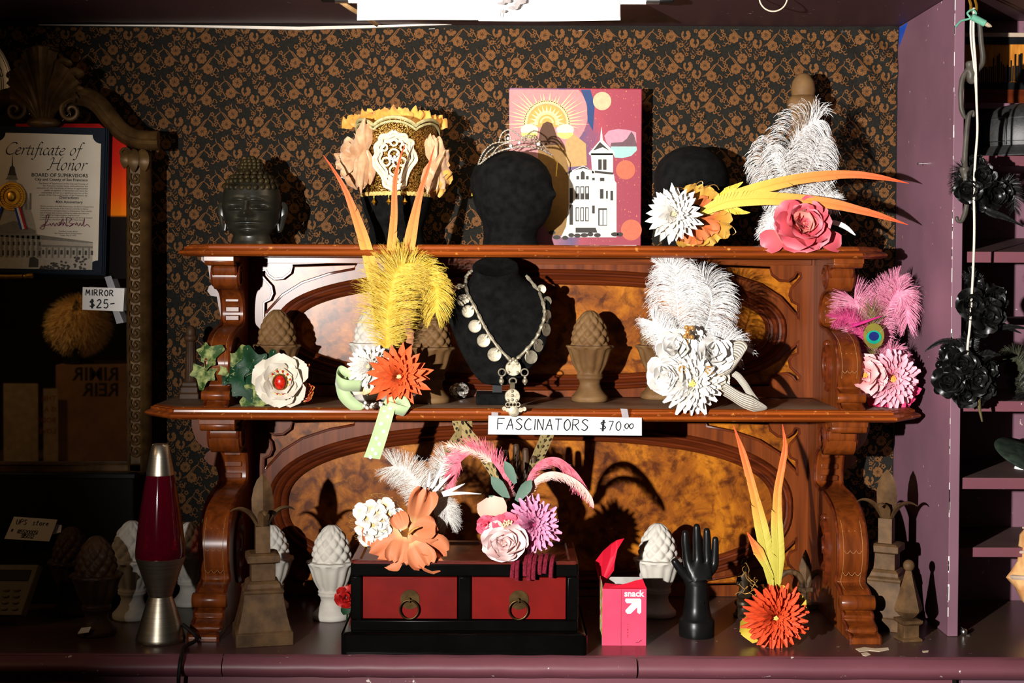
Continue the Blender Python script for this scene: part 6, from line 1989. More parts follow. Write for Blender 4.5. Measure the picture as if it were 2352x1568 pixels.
bloom(t, P(916, 864, Y - .032), (.1, -1, .05), M_OPET, [(20, .004, 70 * k, 10 * k, 10, 0), (18, .003, 58 * k, 9.5 * k, 24, .003), (16, .003, 46 * k, 8.5 * k, 38, .005), (14, .002, 33 * k, 7 * k, 54, .007), (10, .001, 22 * k, 5 * k, 68, .008)], 'spear', (.0045, mat('straw_centre', (206, 180, 110), (228, 208, 150))), 8)
for i, (x, y, a) in enumerate(((842, 905, -20), (846, 900, 25), (838, 898, -60))):
    one_petal(t, x, y, Y - .02, a, 42, 22, (-.2, -1, .2), M_WPET, 'round', i)
def strap(par, pts, w, side, m, nm='ribbon_loop', th=.0004):
    b = B(); p_ = cr(pts, 6); b.ribbon(p_, w, side)
    o = b.obj(nm, m, par, smooth=180)
    md = o.modifiers.new('solid', 'SOLIDIFY'); md.thickness = th; md.offset = 0
    return o
strap(t, PP([(846, 896, -.30), (810, 868, -.305), (782, 852, -.30), (772, 868, -.315), (790, 884, -.33), (830, 886, -.32)]), 14 * k, V((.15, -.3, .9)).normalized(), M_LIME)
strap(t, PP([(800, 862, -.30), (830, 848, -.30), (852, 862, -.30), (846, 886, -.305)]), 10 * k, V((.2, -.4, .9)).normalized(), M_LIME)
strap(t, PP([(782, 872, -.31), (790, 905, -.318), (810, 928, -.318), (832, 940, -.315)]), 15 * k, V((.8, -.1, .5)).normalized(), M_LIME)
strap(t, PP([(880, 925, -.325), (905, 918, -.335), (926, 922, -.335), (936, 944, -.335), (912, 940, -.34), (888, 932, -.335)]), 13 * k, V((.5, -.3, .8)).normalized(), M_LIME)
tail = [P(x, y, Y_) for x, y, Y_ in ((892, 932, -.338), (884, 960, -.346), (872, 1000, -.344), (862, 1030, -.342), (854, 1052, -.34))]
b = B(); b.ribbon(cr(tail, 4), lambda u: (17 + 2 * u) * k, V((.97, 0, -.12)))
o = b.obj('ribbon_tail', M_LIME, t, smooth=180)
b = B()
for i, (u, s_) in enumerate(((.12, -.4), (.22, .4), (.33, -.35), (.44, .45), (.55, -.4), (.66, .4), (.77, -.4), (.88, .35), (.05, .4), (.97, -.3))):
    q = lerp(tail[int(u * 3.99)], tail[int(u * 3.99) + 1], u * 4 - int(u * 4)) + V((s_ * 14 * k, -.0008, 0))
    b.ball(q, 4.2 * k, 7, 5, (1, .12, 1))
b.obj('white_dots', M_WHITE, o, kind='stuff')
rr = random.Random(8)
for i in range(16):
    B().ball(PZ(834 + rr.uniform(0, 44), 932 + rr.uniform(-2, 6), ZMID + .004) + V((0, 0, rr.uniform(0, .006))), .0034, 7, 5).obj('clear_bead', M_CLEAR, t)

# ---- white ostrich with roses and berries
Y = -.27; k = S(Y)
t = fasc('all white ostrich fascinator with roses, gold berries and a pleated ribbon', 1590, 935, Y)
plume(t, PP([(1568, 820, -.26), (1560, 760, -.27), (1556, 700, -.28), (1552, 650, -.28), (1556, 615, -.27)]), lambda u: interp(u, [0, .3, .7, 1], [30, 74, 76, 50]) * k, M_WHT, 230, 'plume', 21, 52, .8, fluff=2, curl=.9, seg=8)
plume(t, PP([(1590, 820, -.265), (1618, 760, -.28), (1634, 700, -.285), (1628, 660, -.275), (1600, 640, -.26)]), lambda u: interp(u, [0, .3, .7, 1], [30, 72, 66, 46]) * k, M_WHT, 230, 'plume', 22, 56, .9, fluff=2, curl=.7, seg=8)
plume(t, PP([(1560, 830, -.275), (1540, 790, -.29), (1520, 760, -.295), (1502, 740, -.295)]), lambda u: 42 * k, M_WHT, 160, 'plume', 23, 60, .1, fluff=5, curl=.1)
plume(t, PP([(1600, 840, -.275), (1640, 800, -.285), (1668, 790, -.285), (1690, 800, -.28)]), lambda u: 46 * k, M_WHT, 150, 'plume', 24, 60, .6, fluff=4, curl=.2)
plume(t, PP([(1560, 690, -.27), (1556, 640, -.27), (1545, 616, -.27), (1520, 612, -.27)]), lambda u: interp(u, [0, 1], [40, 34]) * k, M_WHT, 170, 'plume', 25, 55, .2, fluff=1, curl=.6)
M_WROSE = uvgrad('white_rose', [(0, (196, 188, 174)), (1, (216, 213, 210))], rough=.7, spec=.2)
for i, (x, y, r_, Y_, nr) in enumerate(((1556, 800, 46, -.30, (-.2, -1, .25)), (1630, 815, 44, -.305, (.2, -1, .2)), (1540, 862, 50, -.305, (-.45, -1, 0)), (1590, 790, 30, -.295, (0, -1, .4)))):
    bloom(t, P(x, y, Y_), nr, M_WROSE, [(5, .004, r_ * k, r_ * .72 * k, 22, 0), (5, .003, r_ * .8 * k, r_ * .6 * k, 45, .003), (4, .002, r_ * .6 * k, r_ * .5 * k, 66, .006), (3, .001, r_ * .45 * k, r_ * .36 * k, 80, .007)], 'rose', (.005, M_WROSE), 30 + i)
bloom(t, P(1586, 880, -.315), (0, -1, .05), M_WPET, [(26, .004, 70 * k, 8 * k, 8, 0), (24, .003, 60 * k, 8 * k, 22, .003), (20, .003, 48 * k, 7.5 * k, 38, .005), (16, .002, 34 * k, 6.5 * k, 56, .006)], 'strap', (.006, mat('yellow_centre', (214, 190, 96), (232, 212, 130))), 36)
bloom(t, P(1650, 870, -.315), (.5, -1, 0), M_CRM, [(6, .002, 28 * k, 14 * k, 20, 0), (5, .001, 18 * k, 10 * k, 45, .002)], 'round', (.003, M_GOLDB), 37)
for i, (x, y) in enumerate(((1577, 752), (1590, 753), (1580, 763), (1574, 772), (1589, 774))):
    B().ball(P(x, y, -.335), 5.8 * k, 10, 8).obj('gold_berry', M_GOLDB, t)
b = B(); b.tube(PP([(1584, 748), (1582, 765), (1580, 790)], -.333), .001, 5); b.obj('berry_stem', M_GOLDB, t)
for x, y, r_ in ((1630, 850, 9), (1567, 848, 7)):
    b = B(); c = P(x, y, -.34)
    for i in range(9):
        a = i * .7; b.ball(c + V((r_ * k * cos(a) * (.9 if i else 0), 0, r_ * k * sin(a) * (.9 if i else 0))), 3 * k, 6, 4)
    b.obj('brooch', M_GOLDB, t, kind='stuff')
m, tt, p = new_mat('grosgrain'); setp(p, rough=.6, spec=.2)
u_ = tt.nodes.new('ShaderNodeUVMap'); sp_ = tt.nodes.new('ShaderNodeSeparateXYZ'); tt.links.new(u_.outputs[0], sp_.inputs[0])
mm_ = tt.nodes.new('ShaderNodeMath'); mm_.operation = 'MULTIPLY'; tt.links.new(sp_.outputs['Y'], mm_.inputs[0]); mm_.inputs[1].default_value = 44
sn = tt.nodes.new('ShaderNodeMath'); sn.operation = 'SINE'; tt.links.new(mm_.outputs[0], sn.inputs[0])
tt.links.new(ramp(tt, sn.outputs[0], [(.0, (128, 118, 104)), (.6, (214, 206, 192))]), p.inputs['Base Color'])
M_GROS = m
strap(t, PP([(1640, 846, -.30), (1664, 812, -.305), (1690, 800, -.31), (1706, 814, -.32), (1690, 836, -.325), (1660, 854, -.32)]), 22 * k, V((.45, -.2, .87)).normalized(), M_GROS)
strap(t, PP([(1650, 858, -.30), (1686, 858, -.305), (1708, 880, -.31), (1724, 905, -.31), (1738, 924, -.312)]), 8 * k, V((.7, -.1, .7)).normalized(), M_GROS, 'ribbon_tail')
strap(t, PP([(1640, 880, -.31), (1672, 898, -.318), (1704, 918, -.32), (1738, 930, -.32), (1762, 936, -.32)]), [19 * k] * 16 + [(19 - i * 2.1) * k for i in range(9)], V((-.2, -.2, 1)).normalized(), M_GROS, 'ribbon_tail')

# ---- pink plume with peacock eye
Y = -.225; k = S(Y)
t = fasc('hot pink plume fascinator with a peacock feather eye and pink mum', 2035, 930, Y)
M_PNK = col('pink_plume', (212, 116, 150), (226, 152, 176))
M_HPNK = col('hot_pink_plume', (168, 44, 96), (186, 70, 114))
plume(t, PP([(2010, 830, Y + .03), (1990, 770, Y + .03), (1975, 720, Y + .03), (1962, 688, Y + .03)]), lambda u: interp(u, [0, .5, 1], [40, 74, 60]) * k, M_PNK, 190, 'plume', 41, 55, .2, fluff=1)
plume(t, PP([(2015, 830, Y + .025), (2020, 760, Y + .025), (2026, 700, Y + .025), (2044, 665, Y + .025), (2062, 640, Y + .025)]), lambda u: interp(u, [0, .5, 1], [34, 56, 30]) * k, M_PNK, 210, 'plume', 42, 50, .1, fluff=1)
plume(t, PP([(2020, 800, Y + .02), (2040, 710, Y + .01), (2062, 672, Y), (2080, 690, Y), (2084, 740, Y)]), lambda u: interp(u, [0, .4, 1], [28, 46, 40]) * k, M_PNK, 210, 'plume', 43, 58, .7, fluff=1)
plume(t, PP([(2020, 840, Y + .02), (2050, 810, Y + .01), (2070, 825, Y)]), lambda u: 34 * k, M_PNK, 120, 'plume', 44, 60, .6, fluff=1)
plume(t, PP([(2000, 800, Y), (1970, 750, Y), (1945, 728, Y), (1925, 730, Y)]), lambda u: 30 * k, M_HPNK, 110, 'plume', 45, 55, .3)
M_PCK = col('peacock_barb', (86, 84, 40), (120, 96, 56), rough=.4)
plume(t, PP([(2006, 830, Y - .01), (2005, 790, Y - .012), (2004, 740, Y - .012), (2002, 712, Y - .012)]), lambda u: interp(u, [0, .6, 1], [22, 52, 40]) * k, M_PCK, 60, 'peacock_feather', 46, 38, .0, passes=1)
for r0, dy, cc, nm in ((25, -3, (104, 96, 40), 'eye_bronze'), (18, 0, (16, 130, 108), 'eye_teal'), (12, -2, (24, 32, 90), 'eye_blue')):
    b = B(); c = P(2007, 774 + dy, Y - .016 - (30 - r0) * .00014)
    b.flat([[(c.x + r0 * k * cos(a) * .95, c.z + r0 * k * sin(a) * (1.15 if r0 == 25 else .85)) for a in np.linspace(0, 2 * pi, 30, endpoint=False)]], c.y, .0006)
    b.obj('feather_eye', mat(nm, cc, tuple(q * 1.2 for q in cc), rough=.35), t, smooth=30)
strapm = col('hot_pink_stem', (180, 40, 110))
b = B(); b.tube(PP([(1958, 748), (1990, 738), (2024, 726)], Y - .018), [.004, .003, .0012], 6); b.obj('quill', strapm, t)
M_PMUM = uvgrad('pink_mum_petal', [(0, (222, 80, 90)), (.3, (226, 130, 150)), (1, (232, 176, 190))], rough=.6, spec=.2)
bloom(t, P(2042, 868, Y - .03), (.1, -1, 0), M_PMUM, [(26, .004, 64 * k, 9 * k, 8, 0), (22, .003, 58 * k, 8.5 * k, 22, .003), (18, .003, 44 * k, 8 * k, 40, .005), (14, .002, 30 * k, 7 * k, 58, .006)], 'strap', (.006, mat('orange_centre', (226, 150, 60), (240, 190, 110))), 47)
M_PBLUSH = uvgrad('blush_petal', [(0, (222, 110, 100)), (.5, (226, 150, 150)), (1, (232, 188, 188))], rough=.65, spec=.2)
bloom(t, P(1988, 862, Y - .036), (-.3, -1, .1), M_PBLUSH, [(6, .004, 50 * k, 32 * k, 15, 0), (5, .003, 40 * k, 26 * k, 40, .003), (4, .002, 26 * k, 18 * k, 62, .005)], 'round', (.005, mat('orange_centre2', (226, 150, 60), (240, 190, 110))), 48)
M_HP = uvgrad('hot_pink_petal', [(0, (180, 20, 70)), (1, (222, 70, 120))], rough=.6, spec=.2)
for i, a in enumerate((120, 150, 180, 205, 100, 80)):
    one_petal(t, 2045, 884, Y - .026, a, 66, 36, (sin(radians(a)) * .3, -1, -.2), M_HP, 'ruffle', i % 4)

# ---- white and yellow fascinator lying on the top shelf
Y = -.255; k = S(Y)
t = fasc('white dahlia fascinator with two long orange-tipped feathers pointing right', 1570, 563, Y)
wg = lambda a, b_: (lambda u: interp(u, [0, .12, .3, .6, .85, 1], [a * .5, a, b_, b_ * .8, b_ * .45, .6]) * k * .8)
vane(t, PP([(1600, 500, -.26), (1660, 465, -.262), (1730, 437, -.264), (1810, 416, -.266), (1890, 404, -.268), (1960, 401, -.268), (2025, 408, -.268), (2087, 421, -.268)]), wg(22, 19), M_ORY, 70, 'feather', 51, split=.08)
vane(t, PP([(1606, 490, -.268), (1670, 463, -.27), (1740, 456, -.272), (1830, 459, -.274), (1910, 468, -.276), (1980, 484, -.276), (2030, 498, -.276), (2085, 516, -.276)]), wg(24, 20), M_ORY, 70, 'feather', 52, split=.08)
vane(t, PP([(1640, 462, -.262), (1672, 440, -.264), (1706, 418, -.266)]), lambda u: interp(u, [0, .4, 1], [7, 11, 1]) * k, M_YEL, 24, 'feather', 53, split=.4)
vane(t, PP([(1650, 470, -.262), (1700, 486, -.264), (1722, 488, -.266)]), lambda u: interp(u, [0, .4, 1], [7, 11, 1]) * k, M_YEL, 24, 'feather', 54, split=.4)
M_YPET = uvgrad('yellow_petal', [(0, (170, 100, 28)), (.5, (190, 138, 52)), (1, (196, 154, 72))], rough=.6, spec=.2)
M_OAPET = uvgrad('apricot_petal', [(0, (110, 56, 20)), (.3, (186, 96, 50)), (1, (200, 116, 66))], rough=.6, spec=.2)
for i, (x, y, a, l, w_, mm) in enumerate(((1600, 470, 10, 46, 36, M_YPET), (1620, 480, 60, 44, 34, M_YPET), (1610, 520, 140, 52, 40, M_YPET), (1585, 530, 175, 40, 40, M_YPET), (1640, 510, 100, 40, 36, M_YPET), (1608, 500, 95, 44, 30, M_OAPET), (1606, 505, 150, 46, 34, M_OAPET), (1590, 520, 200, 42, 32, M_OAPET), (1612, 480, 40, 30, 22, M_OAPET))):
    one_petal(t, x, y, Y - .004 - i * .001, a, l, w_, (.2, -1, .1), mm, 'ruffle', i % 4)
b = B(); b.ball(P(1609, 513, Y - .02), 8 * k, 10, 6, (1, .5, 1)); b.obj('dark_eye', mat('dark_stamen', (60, 48, 20), (90, 70, 30)), t)
bloom(t, P(1548, 492, Y - .030), (-.12, -1, .02), M_WPET, [(22, .004, 62 * k, 8.5 * k, 6, 0), (20, .003, 55 * k, 8.5 * k, 18, .003), (18, .003, 46 * k, 8 * k, 32, .005), (16, .002, 36 * k, 7 * k, 48, .007), (10, .001, 24 * k, 5 * k, 64, .008)], 'spear', (.005, M_CRM), 55)
b = B()
for l in ([(1560, 436), (1590, 428), (1610, 416), (1614, 424), (1604, 434), (1640, 424), (1652, 436)], [(1540, 440), (1556, 430), (1580, 436)], [(1646, 510), (1676, 516), (1690, 532), (1682, 540)]):
    b.tube(cr(PP(l, Y - .006), 6), .0007, 5)
b.obj('gold_wire', M_GOLDB, t, kind='stuff')

# ---- white plume with coral peony
Y = -.225; k = S(Y)
t = fasc('white ostrich plume fascinator with a coral pink peony', 1845, 566, Y)
plume(t, PP([(1815, 470, Y + .01), (1808, 400, Y), (1815, 340, Y - .005), (1845, 295, Y - .005), (1880, 275, Y)]), lambda u: interp(u, [0, .4, .8, 1], [58, 84, 74, 52]) * k, M_WHT, 120, 'plume', 61, 46, 1.3, curl=1.2, w=.00075, fluff=1, seg=9)
plume(t, PP([(1830, 470, Y), (1850, 410, Y - .012), (1870, 350, Y - .014), (1880, 320, Y - .012)]), lambda u: interp(u, [0, .4, .8, 1], [54, 78, 66, 46]) * k, M_WHT, 105, 'plume', 62, 50, 1.3, curl=1.2, w=.00075, fluff=1, seg=9)
plume(t, PP([(1800, 480, Y + .01), (1770, 420, Y), (1758, 370, Y), (1770, 335, Y)]), lambda u: interp(u, [0, .4, .8, 1], [40, 58, 56, 44]) * k, M_WHT, 100, 'plume', 63, 48, 1.5, curl=1.0, w=.00075, fluff=1, seg=9)
plume(t, PP([(1800, 470, Y + .015), (1775, 500, Y + .01), (1760, 530, Y + .01)]), lambda u: 34 * k, M_WHT, 90, 'plume', 64, 50, .5, curl=.4)
plume(t, PP([(1850, 470, Y), (1890, 455, Y - .005), (1915, 465, Y - .005)]), lambda u: 32 * k, M_WHT, 90, 'plume', 65, 60, .4, curl=.4)
for l in ([(1860, 440), (1900, 400), (1918, 372)], [(1870, 450), (1910, 420), (1944, 392)], [(1860, 500), (1930, 515), (1965, 540)]):
    b = B(); b.ribbon(cr(PP(l, Y - .016), 5), lambda u: (.0008 + .004 * sin(pi * u) * (1 if l[-1][1] > 500 else .3)), V((.4, 0, .9)).normalized()); b.obj('quill', M_WHT, t)
M_COR = uvgrad('coral_petal', [(0, (236, 190, 140)), (.25, (214, 92, 96)), (.8, (212, 86, 100)), (1, (224, 130, 140))], rough=.5, spec=.3)
M_CORL = uvgrad('coral_petal_light', [(0, (210, 90, 80)), (.5, (226, 134, 120)), (1, (228, 150, 140))], rough=.5, spec=.3)
c = P(1840, 520, Y - .035)
bloom(t, c, (0, -1, .2), M_COR, [(7, .006, 68 * k, 42 * k, 20, 0), (6, .006, 58 * k, 38 * k, 42, .004), (6, .004, 46 * k, 30 * k, 60, .008, M_CORL), (5, .003, 34 * k, 22 * k, 74, .010), (4, .001, 24 * k, 16 * k, 82, .012, M_CORL)], 'rose', (.006, mat('peony_core', (226, 160, 110), (236, 190, 140))), 66, squash=.82)
for i, (x, y, a, l, w_) in enumerate(((1876, 545, 108, 62, 26), (1800, 540, 240, 56, 30), (1836, 545, 180, 40, 44))):
    one_petal(t, x, y, Y - .05, a, l, w_, (sin(radians(a)) * .3, -1, .25), M_COR, 'round', i)

# ---- peach hibiscus with marabou
Y = -.47; k = S(Y)
zt_ = zt1
t = fasc('peach hibiscus and white hydrangea fascinator on the drawer box', 920, 1288, Y)
M_PCH = uvgrad('peach_petal', [(0, (206, 168, 112)), (.2, (196, 120, 78)), (1, (198, 116, 78))], rough=.55, spec=.25)
M_MARA = col('marabou', (196, 190, 182), (214, 210, 204))
plume(t, PP([(990, 1170, Y + .035), (960, 1120, Y + .035), (940, 1085, Y + .035), (905, 1070, Y + .035)]), lambda u: 46 * k, M_MARA, 140, 'plume', 71, 70, .1, fluff=8, w=.0004, curl=.1)
plume(t, PP([(985, 1150, Y + .04), (1010, 1100, Y + .045), (1024, 1050, Y + .05)]), lambda u: 38 * k, M_MARA, 120, 'plume', 72, 70, .1, fluff=8, w=.0004, curl=.1)
plume(t, PP([(1000, 1150, Y + .03), (1024, 1166, Y + .028), (1030, 1195, Y + .028)]), lambda u: 36 * k, M_MARA, 120, 'plume', 73, 60, .5, fluff=8, w=.0004, curl=.1)
m, tt, p = new_mat('barred_pheasant'); setp(p, rough=.55, spec=.2)
u_ = tt.nodes.new('ShaderNodeUVMap'); mp_ = tt.nodes.new('ShaderNodeMapping'); mp_.inputs['Scale'].default_value = (13, 2.6, 1); tt.links.new(u_.outputs[0], mp_.inputs[0])
vv = tt.nodes.new('ShaderNodeTexVoronoi'); vv.inputs['Scale'].default_value = 1.0; vv.inputs['Randomness'].default_value = .35; tt.links.new(mp_.outputs[0], vv.inputs['Vector'])
tt.links.new(ramp(tt, vv.outputs['Distance'], [(.30, (40, 34, 24)), (.36, (150, 132, 88))]), p.inputs['Base Color'])
M_PHE = m
vane(t, PP([(985, 1150, -.41), (1010, 1090, -.38), (1040, 1030, -.34), (1066, 990, -.305), (1080, 964, -.285)]), lambda u: interp(u, [0, .2, .85, 1], [8, 19, 18, 4]) * k, M_PHE, 50, 'pheasant_feather', 74, split=.02)
for l in ([(985, 1130), (1005, 1095), (1018, 1062)], [(985, 1140), (1010, 1115), (1036, 1088)], [(985, 1145), (1020, 1136), (1060, 1132), (1106, 1134)], [(990, 1142), (1030, 1128), (1068, 1110)], [(980, 1125), (985, 1105), (988, 1080)]):
    b = B(); pp = cr(PP(l, Y - .002), 5); b.ribbon(pp, lambda u: .0032 * sin(pi * min(1, .15 + u * .85)) + .0002, V((-.45, 0, .9)).normalized()); b.obj('quill', M_WHT, t)
rr = random.Random(12)
for i in range(15):
    a, r_ = i * 2.4, sqrt((i + .5) / 15) * 46
    x, y = 868 + r_ * cos(a), 1196 + r_ * sin(a) * 1.0
    bloom(t, P(x, y, Y - .012 - .018 * (1 - r_ / 50)), ((x - 868) / 70, -1, -(y - 1196) / 70), M_WPET, [(4, .001, 21 * k, 12 * k, 14, 0)], 'round', (.0022, M_GOLDB), 80 + i, name='floret')
b = B()
for i in range(30):
    a = i / 30 * 2 * pi
    q = P(868 + 58 * cos(a), 1198 + 60 * sin(a), Y - .004)
    b.tube([q + V((rr.uniform(-1, 1) * .004 + .004 * cos(u), rr.uniform(-.003, .003), .004 * sin(u))) for u in np.linspace(0, 5, 8)], .0005, 4)
b.obj('gold_lace_edge', M_GOLDB, t, kind='stuff')
for i, (x, y, a, l, w_, nr) in enumerate(((922, 1228, 235, 76, 50, (-.3, -1, .2)), (926, 1232, 190, 58, 26, (0, -1, .3)), (952, 1200, 18, 78, 28, (.5, -1, 0)), (940, 1215, 60, 52, 34, (.2, -1, .5)), (938, 1222, 100, 62, 36, (.3, -1, .2)), (945, 1240, 120, 84, 36, (.3, -1, .1)), (948, 1245, 150, 60, 26, (.1, -1, .2)), (930, 1215, 330, 40, 18, (-.2, -1, .2)))):
    one_petal(t, x, y, Y - .026 - .002 * i, a, l * 1.04, w_ * 1.3, nr, M_PCH, 'ruffle', i % 4)
b = B(); b.tube(PP([(938, 1226), (950, 1215), (962, 1210)], Y - .048), [.003, .002, .0015], 6); b.obj('stamen', M_GOLDB, t)

# ---- pink mum, ranunculus and curled plumes
t = fasc('pink mum and pale ranunculus fascinator with two curled pink plumes', 1190, 1288, Y)
M_PP = col('rose_plume', (196, 80, 100), (214, 116, 130))
M_PPL = col('blush_plume', (216, 168, 156), (226, 186, 176))
one = (1,)
plume(t, PP([(1170, 1150, Y + .02), (1158, 1100, Y + .02), (1128, 1058, Y + .02), (1092, 1040, Y + .02), (1060, 1058, Y + .02), (1044, 1090, Y + .02)]), lambda u: interp(u, [0, .3, .7, 1], [14, 44, 52, 42]) * k, M_PP, 170, 'plume', 91, 40, .0, sides=(-1,), passes=2, curl=.05, depth=.12, w=.0007)
plume(t, PP([(1130, 1060, Y + .018), (1095, 1040, Y + .018), (1062, 1030, Y + .018), (1030, 1022, Y + .018)]), lambda u: 18 * k, M_PPL, 70, 'plume', 92, 35, .1, passes=1, depth=.1)
plume(t, PP([(1058, 1062, Y + .02), (1042, 1092, Y + .02), (1034, 1116, Y + .02)]), lambda u: 22 * k, M_PP, 70, 'plume', 93, 30, .0, passes=1, depth=.1)
plume(t, PP([(1204, 1140, Y + .02), (1216, 1090, Y + .02), (1246, 1056, Y + .02), (1284, 1052, Y + .02), (1320, 1080, Y + .02), (1345, 1115, Y + .02), (1362, 1150, Y + .02)]), lambda u: interp(u, [0, .3, .7, 1], [16, 46, 48, 18]) * k, M_PP, 190, 'plume', 94, 42, .0, sides=(1,) if False else (-1,), passes=2, curl=.05, depth=.12, w=.0007)
plume(t, PP([(1206, 1150, Y + .014), (1222, 1110, Y + .014), (1252, 1086, Y + .014), (1290, 1086, Y + .014), (1330, 1106, Y + .014), (1356, 1136, Y + .014), (1364, 1158, Y + .014)]), lambda u: interp(u, [0, .3, .7, 1], [14, 34, 30, 8]) * k, M_PPL, 190, 'plume', 95, 40, .0, passes=2, sides=(-1,), curl=.05, depth=.12, w=.0007)
vane(t, PP([(1150, 1130, -.415), (1130, 1080, -.39), (1100, 1030, -.35), (1066, 990, -.31), (1042, 964, -.285)]), lambda u: interp(u, [0, .3, .85, 1], [6, 13, 18, 4]) * k, M_PHE, 40, 'pheasant_feather', 96, split=.02)
vane(t, PP([(1210, 1120, -.41), (1226, 1070, -.37), (1248, 1020, -.325), (1262, 985, -.30), (1268, 966, -.285)]), lambda u: interp(u, [0, .4, .85, 1], [6, 16, 17, 4]) * k, M_PHE, 40, 'pheasant_feather', 97, split=.02)
M_EUC = mat('eucalyptus_leaf', (66, 92, 78), (112, 134, 118), scale=120, rough=.7)
for i, (x, y, a, l, w_) in enumerate(((1168, 1145, -38, 66, 14), (1184, 1110, -26, 58, 12), (1186, 1150, 36, 60, 14), (1160, 1160, -60, 44, 9))):
    one_petal(t, x, y, Y + .0 - .002 * i, a, l, w_, (.1, -1, .1), M_EUC, 'spear', i, 'leaf')
M_LMUM = uvgrad('lilac_pink_petal', [(0, (150, 46, 90)), (.4, (200, 112, 152)), (1, (214, 146, 176))], rough=.55, spec=.25)
bloom(t, P(1222, 1204, Y - .022), (.2, -1, .1), M_LMUM, [(26, .004, 62 * k, 7 * k, 8, 0), (24, .003, 54 * k, 7 * k, 22, .003), (20, .003, 44 * k, 6.5 * k, 38, .005), (16, .002, 34 * k, 6 * k, 54, .006), (10, .001, 24 * k, 4.5 * k, 70, .007)], 'strap', (.004, M_LMUM), 98)
M_RAN = uvgrad('pale_pink_petal', [(0, (222, 170, 160)), (1, (222, 196, 194))], rough=.6, spec=.2)
bloom(t, P(1160, 1250, Y - .034), (-.1, -1, .25), M_RAN, [(7, .006, 56 * k, 40 * k, 28, 0), (6, .006, 46 * k, 34 * k, 52, .004), (5, .004, 34 * k, 26 * k, 68, .008), (4, .002, 24 * k, 18 * k, 80, .009)], 'rose', (.005, M_RAN), 99, squash=.72)
M_PPET = uvgrad('petal_pink_flat', [(0, (226, 150, 130)), (1, (228, 176, 160))], rough=.6, spec=.2)
one_petal(t, 1140, 1202, Y - .022, -14, 62, 36, (-.2, -1, .2), M_PPET, 'round', 1)
M_BPNK = uvgrad('bright_pink_petal', [(0, (206, 60, 90)), (1, (222, 110, 132))], rough=.6, spec=.2)
bloom(t, P(1120, 1204, Y - .026), (-.3, -1, 0), M_BPNK, [(5, .002, 26 * k, 18 * k, 25, 0), (4, .001, 18 * k, 12 * k, 60, .003)], 'rose', (.003, M_BPNK), 100)
bloom(t, P(1166, 1206, Y - .036), (0, -1, 0), M_BPNK, [(6, .003, 34 * k, 20 * k, 12, 0)], 'round', (.004, M_BPNK), 101)
b = B(); c = P(1166, 1205, Y - .046)
for i in range(19):
    a, r_ = i * 2.4, sqrt(i / 19) * 13
    b.ball(c + V((r_ * k * cos(a), 0, r_ * k * sin(a))), 3 * k, 7, 5)
b.obj('crystal_brooch', mat('pearl_crystal', (200, 170, 120), (240, 230, 210), scale=600, rough=.15, metal=.3), t, kind='stuff')

# ---- maroon tassel fringe over the drawer box edge
t = thing('tassel_trim', 'short maroon chenille tassel hanging over the right drawer', 'tassel', P(1222, 1335, -.54))
M_MAR = mat('maroon_chenille', (84, 10, 26), (124, 26, 46), scale=260, rough=.8, bmp=.6, bscale=500)
for i, (x, y0, y1) in enumerate(((1178, 1288, 1326), (1188, 1286, 1332), (1206, 1288, 1322), (1216, 1284, 1332), (1226, 1288, 1330), (1240, 1286, 1318), (1252, 1286, 1316), (1266, 1290, 1326))):
    b = B(); b.tube(cr([P(x + 6, y0 - 4, -.506) + V((0, 0, .006)), P(x + 3, y0, -.516) + V((0, 0, .004)), P(x, y0 + 12, -.524), P(x - 2 + i % 3, y1, -.524)], 5), .0042, 7); b.obj('tassel_strand', M_MAR, t)

# ---- orange dahlia with two feathers on the counter
Y = -.44; k = S(Y)
t = fasc('orange dahlia fascinator with two tall orange and lime feathers on the counter', 1775, 1490, Y)
wg2 = lambda a, b_: (lambda u: interp(u, [0, .15, .35, .55, .8, 1], [a * .4, a, a * .95, b_, b_ * .75, .8]) * k * .8)
vane(t, PP([(1772, 1350, Y + .02), (1760, 1270, Y + .02), (1744, 1190, Y + .022), (1728, 1120, Y + .024), (1712, 1060, Y + .026), (1698, 1015, Y + .028), (1684, 976, Y + .03)]), wg2(22, 14), M_ORG, 60, 'feather', 111)
vane(t, PP([(1786, 1350, Y + .018), (1787, 1270, Y + .018), (1784, 1200, Y + .02), (1786, 1130, Y + .022), (1796, 1070, Y + .024), (1803, 1025, Y + .026), (1797, 974, Y + .028)]), wg2(20, 13), M_ORG, 60, 'feather', 112)
vane(t, PP([(1775, 1330, Y + .016), (1745, 1272, Y + .014), (1716, 1222, Y + .012)]), lambda u: interp(u, [0, .5, 1], [6, 13, 1]) * k, M_ORG, 26, 'feather', 113)
M_YFLAT = uvgrad('yellow_flat_petal', [(0, (176, 148, 36)), (1, (190, 164, 54))], rough=.6, spec=.2)
for i, (x, y, a, l, w_) in enumerate(((1760, 1420, 240, 68, 34), (1780, 1400, 20, 60, 34), (1790, 1405, 60, 66, 30))):
    one_petal(t, x, y, Y - .004, a, l, w_, (0, -1, 0), M_YFLAT, 'round', i)
M_ODAH = uvgrad('orange_dahlia_petal', [(0, (206, 96, 46)), (.4, (206, 70, 32)), (1, (214, 78, 42))], rough=.55, spec=.25)
bloom(t, P(1778, 1414, Y - .02), (0, -1, .02), M_ODAH, [(30, .004, 73 * k, 6.5 * k, 4, 0), (28, .004, 66 * k, 6.5 * k, 14, .003), (24, .003, 54 * k, 6 * k, 26, .005), (20, .003, 42 * k, 6 * k, 40, .006), (14, .002, 28 * k, 5 * k, 56, .007)], 'strap', (.004, mat('pale_gold_centre', (222, 186, 96), (238, 212, 140))), 114)
b = B(); rr = random.Random(14)
